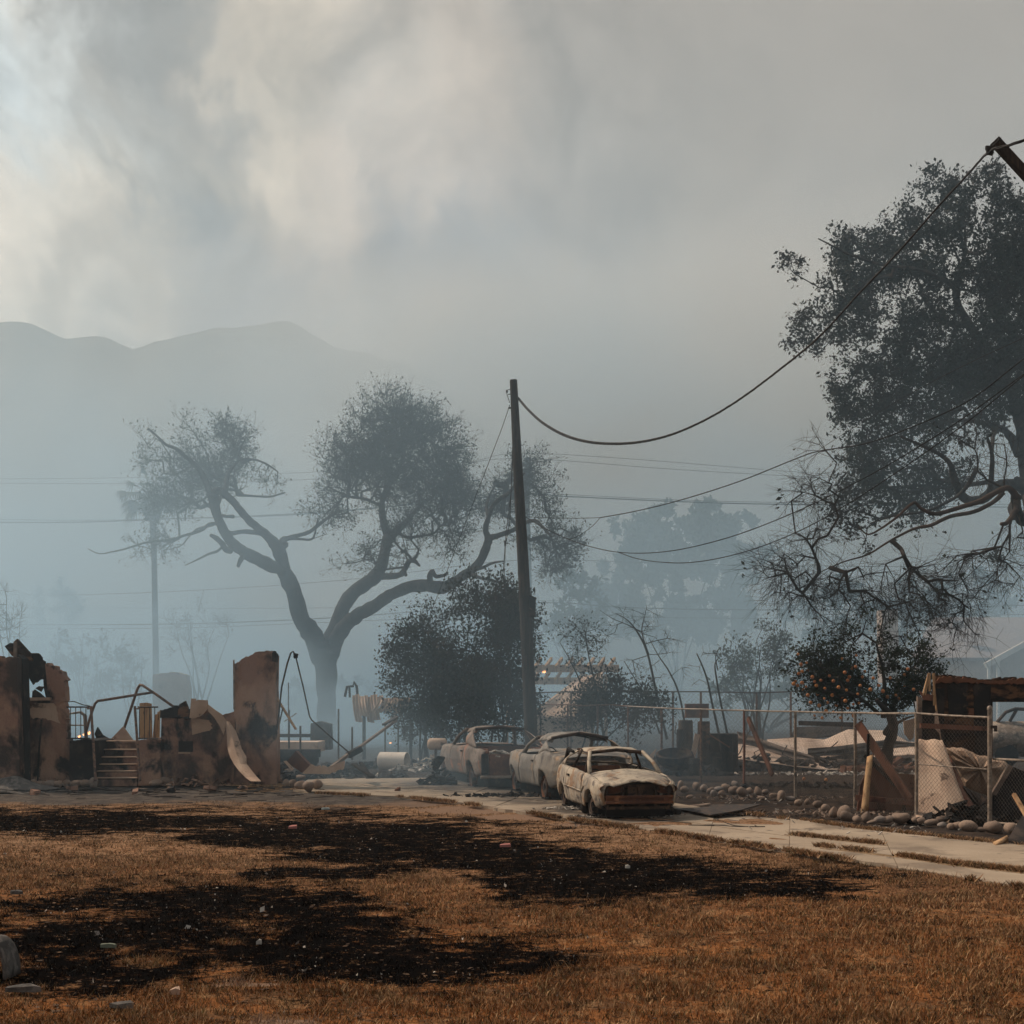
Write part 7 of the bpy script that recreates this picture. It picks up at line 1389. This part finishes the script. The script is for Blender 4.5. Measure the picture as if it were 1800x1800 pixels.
farwire([(-60, 1104), (300, 1104), (600, 1093), (935, 1080), (1200, 1086), (1500, 1086), (1900, 1078)], 98, .020, 'lowest distant line behind the oak trunk')
farwire([(-60, 1068), (300, 1069), (600, 1068), (940, 1056), (1300, 1060), (1900, 1064)], 110, .016, 'faint distant line just above the low thick one')
fp = empty('utility_pole', P(928, gb(100), 100), 'faint distant utility pole just right of the leaning pole', 'utility pole'); mb = MB(); mb.tube([P(932, gb(100), 100), P(929, 1000, 100), P(925, 805, 100)], [.27, .22, .17], 8); mb.build('shaft', M['pole'], fp, smooth=True); mb = MB(); mb.beam(P(915, 812, 100), P(936, 818, 100), .12, .12); mb.build('crossarm', M['pole'], fp)
# ------------------------------------------------------------------ litter on the lawn
def litter(name, px, py, pts, mat, h, label, cat):
    c = G(px, py, .02); s = c.y / F * .78; pts = [(a * random.uniform(.75, 1.2), b * random.uniform(.7, 1.25)) for a, b in pts]; h *= .7; mb = MB(); n = len(pts)
    top = [(c.x + a * s, c.y + b * s * 2.2, c.z + h * (.3 + .7 * ((i * 37) % 5) / 4)) for i, (a, b) in enumerate(pts)]; bot = [(x, y, c.z - .02) for x, y, z in top]
    mid = (c.x, c.y, c.z + h); mb.add(top + bot + [mid], [(i, (i + 1) % n, 2 * n) for i in range(n)] + [(i, i + n, (i + 1) % n + n, (i + 1) % n) for i in range(n)]); o = mb.build(name, mat, None, origin=c); return tag(o, label, cat)
M['pink'] = flat('faded_red_plastic', (.36, .13, .11)); M['greenish'] = flat('faded_green_cloth', (.13, .15, .11)); M['whitish'] = flat('dusty_white_plastic', (.42, .39, .35)); M['teal'] = flat('pale_blue_plastic', (.24, .29, .29))
ell = lambda a, b, k=9: [(a * math.cos(t), b * math.sin(t)) for t in np.linspace(0, 6.283, k, endpoint=False)]
litter('roof_tile_shard', 514, 1454, [(-9, -3), (9, -3), (10, 2), (-8, 4)], M['pink'], .05, 'pinkish shard on the black patch before the drive', 'shard'); litter('roof_tile_shard', 888, 1486, [(-12, -2), (13, -2), (13, 2), (-10, 3)], M['pink'], .04, 'long pinkish shard on brown grass below the cars', 'shard')
litter('rag', 573, 1421, ell(10, 3), M['teal'], .02, 'pale bluish scrap near the dirt strip', 'scrap'); litter('rag', 190, 1661, ell(17, 3), M['greenish'], .02, 'faded green rag on the black patch at left', 'rag'); litter('scrap', 456, 1655, [(-6, -3), (0, -1), (6, -3), (2, 2), (-1, 7)], M['whitish'], .03, 'white three-pointed scrap on the black patch', 'scrap')
litter('stone_slab', 212, 1766, [(-25, 2), (-10, 6), (20, 5), (34, 0), (26, -5), (-5, -4)], M['mound'], .03, 'flat grey stone at the bottom left of the lawn', 'stone'); litter('rock', 308, 1742, [(-14, 3), (-4, 7), (8, 5), (14, -5), (2, -3), (-10, -4)], M['curl'], .04, 'pinkish rock in the grass at the bottom left', 'rock')
litter('rock', 28, 1568, ell(16, 4), M['mound'], .03, 'grey flat rock in the grass at the left edge', 'rock'); litter('concrete_piece', 45, 1737, [(-45, 4), (-20, 7), (10, 4), (36, -3), (30, -6), (-45, -4)], M['mound'], .04, 'long pale concrete piece by the bottom left corner', 'concrete piece')
c = G(-10, 1722, 0); mb = MB(); rows = [[(c.x - .04 + (.10 + .02 * t) * math.cos(a) * 1.0, c.y + .25 * t, c.z + .02 + .24 * math.sin(a)) for a in np.linspace(-.1, math.pi * .98, 14)] for t in np.linspace(0, 1, 4)]; mb.grid(rows); o = mb.build('broken_pipe', M['mound'], None, smooth=True, solid=.02, origin=c); tag(o, 'grey curved broken pipe at the left edge of the lawn', 'pipe')
litter('brick', 699, 1389, [(-5, -4), (5, -4), (5, 4), (-5, 4)], M['rust'], .10, 'small brown brick on the drive before the drum', 'brick'); litter('scrap', 1103, 1523, ell(5, 2), M['whitish'], .03, 'white scrap at the edge of the right black patch', 'scrap')
# specks of ash
n = 700; x, y = scatter_area(n * 3, 8.5, 26, 1.3); bu, di, as_, ya, q1, q2 = masks(x, y); k = (rng.random(n * 3) < (.05 + .95 * bu)) & (~in_drive(x, y)); x, y = x[k][:n], y[k][:n]; C_ = np.c_[x, y, gz(x, y) + .018]
V, Fq = leaves(C_, .014 * (1 + rng.random(len(C_)) ** 5 * 3.5), .6); o = mesh_np('ash_flakes', V, Fq, M['ash']); tag(o, 'white ash flakes over the black patches', 'ash', kind='stuff')
n = 9000; x, y = scatter_area(n, 8.2, 24, 1.4); bu, di, as_, ya, q1, q2 = masks(x, y); k = ~in_drive(x, y); C_ = np.c_[x[k], y[k], gz(x[k], y[k]) + .01]; V, Fq = leaves(C_, .04 * (.4 + rng.random(len(C_))), .6); V = V.reshape(-1, 4, 3); V[:, :, 2] = C_[:, None, 2] + (V[:, :, 2] - C_[:, None, 2]) * .22; V = V.reshape(-1, 3); o = mesh_np('dead_leaves', V, Fq, M['ground_leaf']); tag(o, 'dark dead leaves and tufts through the lawn', 'leaves', kind='stuff')
SMOKE_PEAK = 0.040
HAZE_DENSITY = 0.0005; HAZE_COLOR = (.70, .88, 1.0)
# ------------------------------------------------------------------ haze: one closed box round everything, and the smoke bank behind the yard
def vol_box(name, lo, hi, density, color, aniso=0.2):
    mb = MB(); c = [(a + b) / 2 for a, b in zip(lo, hi)]; mb.box(c, [b - a for a, b in zip(lo, hi)])
    m = bpy.data.materials.new(name + '_air'); m.use_nodes = True; t = NT(m.node_tree); t.n.clear()
    out = t.node('ShaderNodeOutputMaterial'); v = t.node('ShaderNodeVolumePrincipled'); t.lk(v.outputs[0], out.inputs['Volume'])
    v.inputs['Color'].default_value = (*color, 1); v.inputs['Density'].default_value = density; v.inputs['Anisotropy'].default_value = aniso
    o = mb.build(name, m); return o, m, t, v
HAZE, m, t, v = vol_box('haze', (-1500, -100, -4.5), (1500, 1900, 300), HAZE_DENSITY, HAZE_COLOR, 0.15)
tag(HAZE, 'thin smoke haze hanging over the whole place', 'haze', kind='stuff')
SM, m, t, v = vol_box('smoke', (-85, 23, -.5), (85, 150, 40), 0.0, (.56, .80, 1.0), 0.35)
tag(SM, 'thicker smoke drifting low through the ruined yard', 'smoke', kind='stuff')
p = posc(t); sx = t.node('ShaderNodeSeparateXYZ'); t.lk(p, sx.inputs[0])
n = t.noise(t.mapping(p, (1, 1, 1.3)), .055, 3, .55)
zf = t.math('POWER', t.ramp(sx.outputs[2], 39, -6), 1.2)
yf = t.math('ADD', t.math('MULTIPLY', t.ramp(sx.outputs[1], 23.5, 38), .50), t.math('MULTIPLY', t.ramp(sx.outputs[1], 42, 80), .50)); yb = t.ramp(sx.outputs[1], 149, 110)
xf = t.math('ADD', .78, t.math('MULTIPLY', t.ramp(sx.outputs[0], 18, -12), .34))
ex = t.math('MULTIPLY', t.ramp(sx.outputs[0], -84, -60), t.ramp(sx.outputs[0], 84, 60))
d = t.math('MULTIPLY', t.math('MULTIPLY', t.math('MULTIPLY', zf, yf), t.math('MULTIPLY', yb, xf)), t.math('MULTIPLY', ex, t.math('ADD', .14, t.math('MULTIPLY', t.ramp(n, .40, .62), .95))))
n2_ = t.noise(t.mapping(p, (1, 1, 2.2), loc=(11, 3, 0)), .12, 2, .5)
low = t.math('MULTIPLY', t.math('MULTIPLY', t.ramp(sx.outputs[2], 9, .5), t.ramp(sx.outputs[0], 10, -4)), t.ramp(n2_, .45, .57))
d = t.math('MULTIPLY', d, t.math('ADD', 1.0, t.math('MULTIPLY', low, 3.6)))
t.lk(t.math('MULTIPLY', d, SMOKE_PEAK), v.inputs['Density'])

# a far plume in front of the mountain's right shoulder
PL, m, t, v = vol_box('smoke', (-420, 420, -.5), (420, 620, 235), 0.0, (.84, .85, .84), 0.3)
tag(PL, 'far smoke plume hiding the right shoulder of the mountain', 'smoke', kind='stuff')
p = posc(t); sx = t.node('ShaderNodeSeparateXYZ'); t.lk(p, sx.inputs[0])
n = t.noise(p, .011, 3, .6, .5)
xe = t.math('ADD', sx.outputs[0], t.math('MULTIPLY', t.math('SUBTRACT', n, .5), 160))
ed = t.math('MULTIPLY', t.math('ADD', .22, t.math('MULTIPLY', t.ramp(xe, -112, -40), .78)), t.math('MULTIPLY', t.math('MULTIPLY', t.ramp(sx.outputs[0], 418, 330), t.ramp(sx.outputs[0], -418, -330)), t.math('MULTIPLY', t.ramp(sx.outputs[1], 422, 470), t.ramp(sx.outputs[1], 618, 570))))
t.lk(t.math('MULTIPLY', t.math('MULTIPLY', ed, t.ramp(t.math('ADD', sx.outputs[2], t.math('MULTIPLY', t.math('SUBTRACT', n, .5), 110)), 190, 115)), .016), v.inputs['Density'])
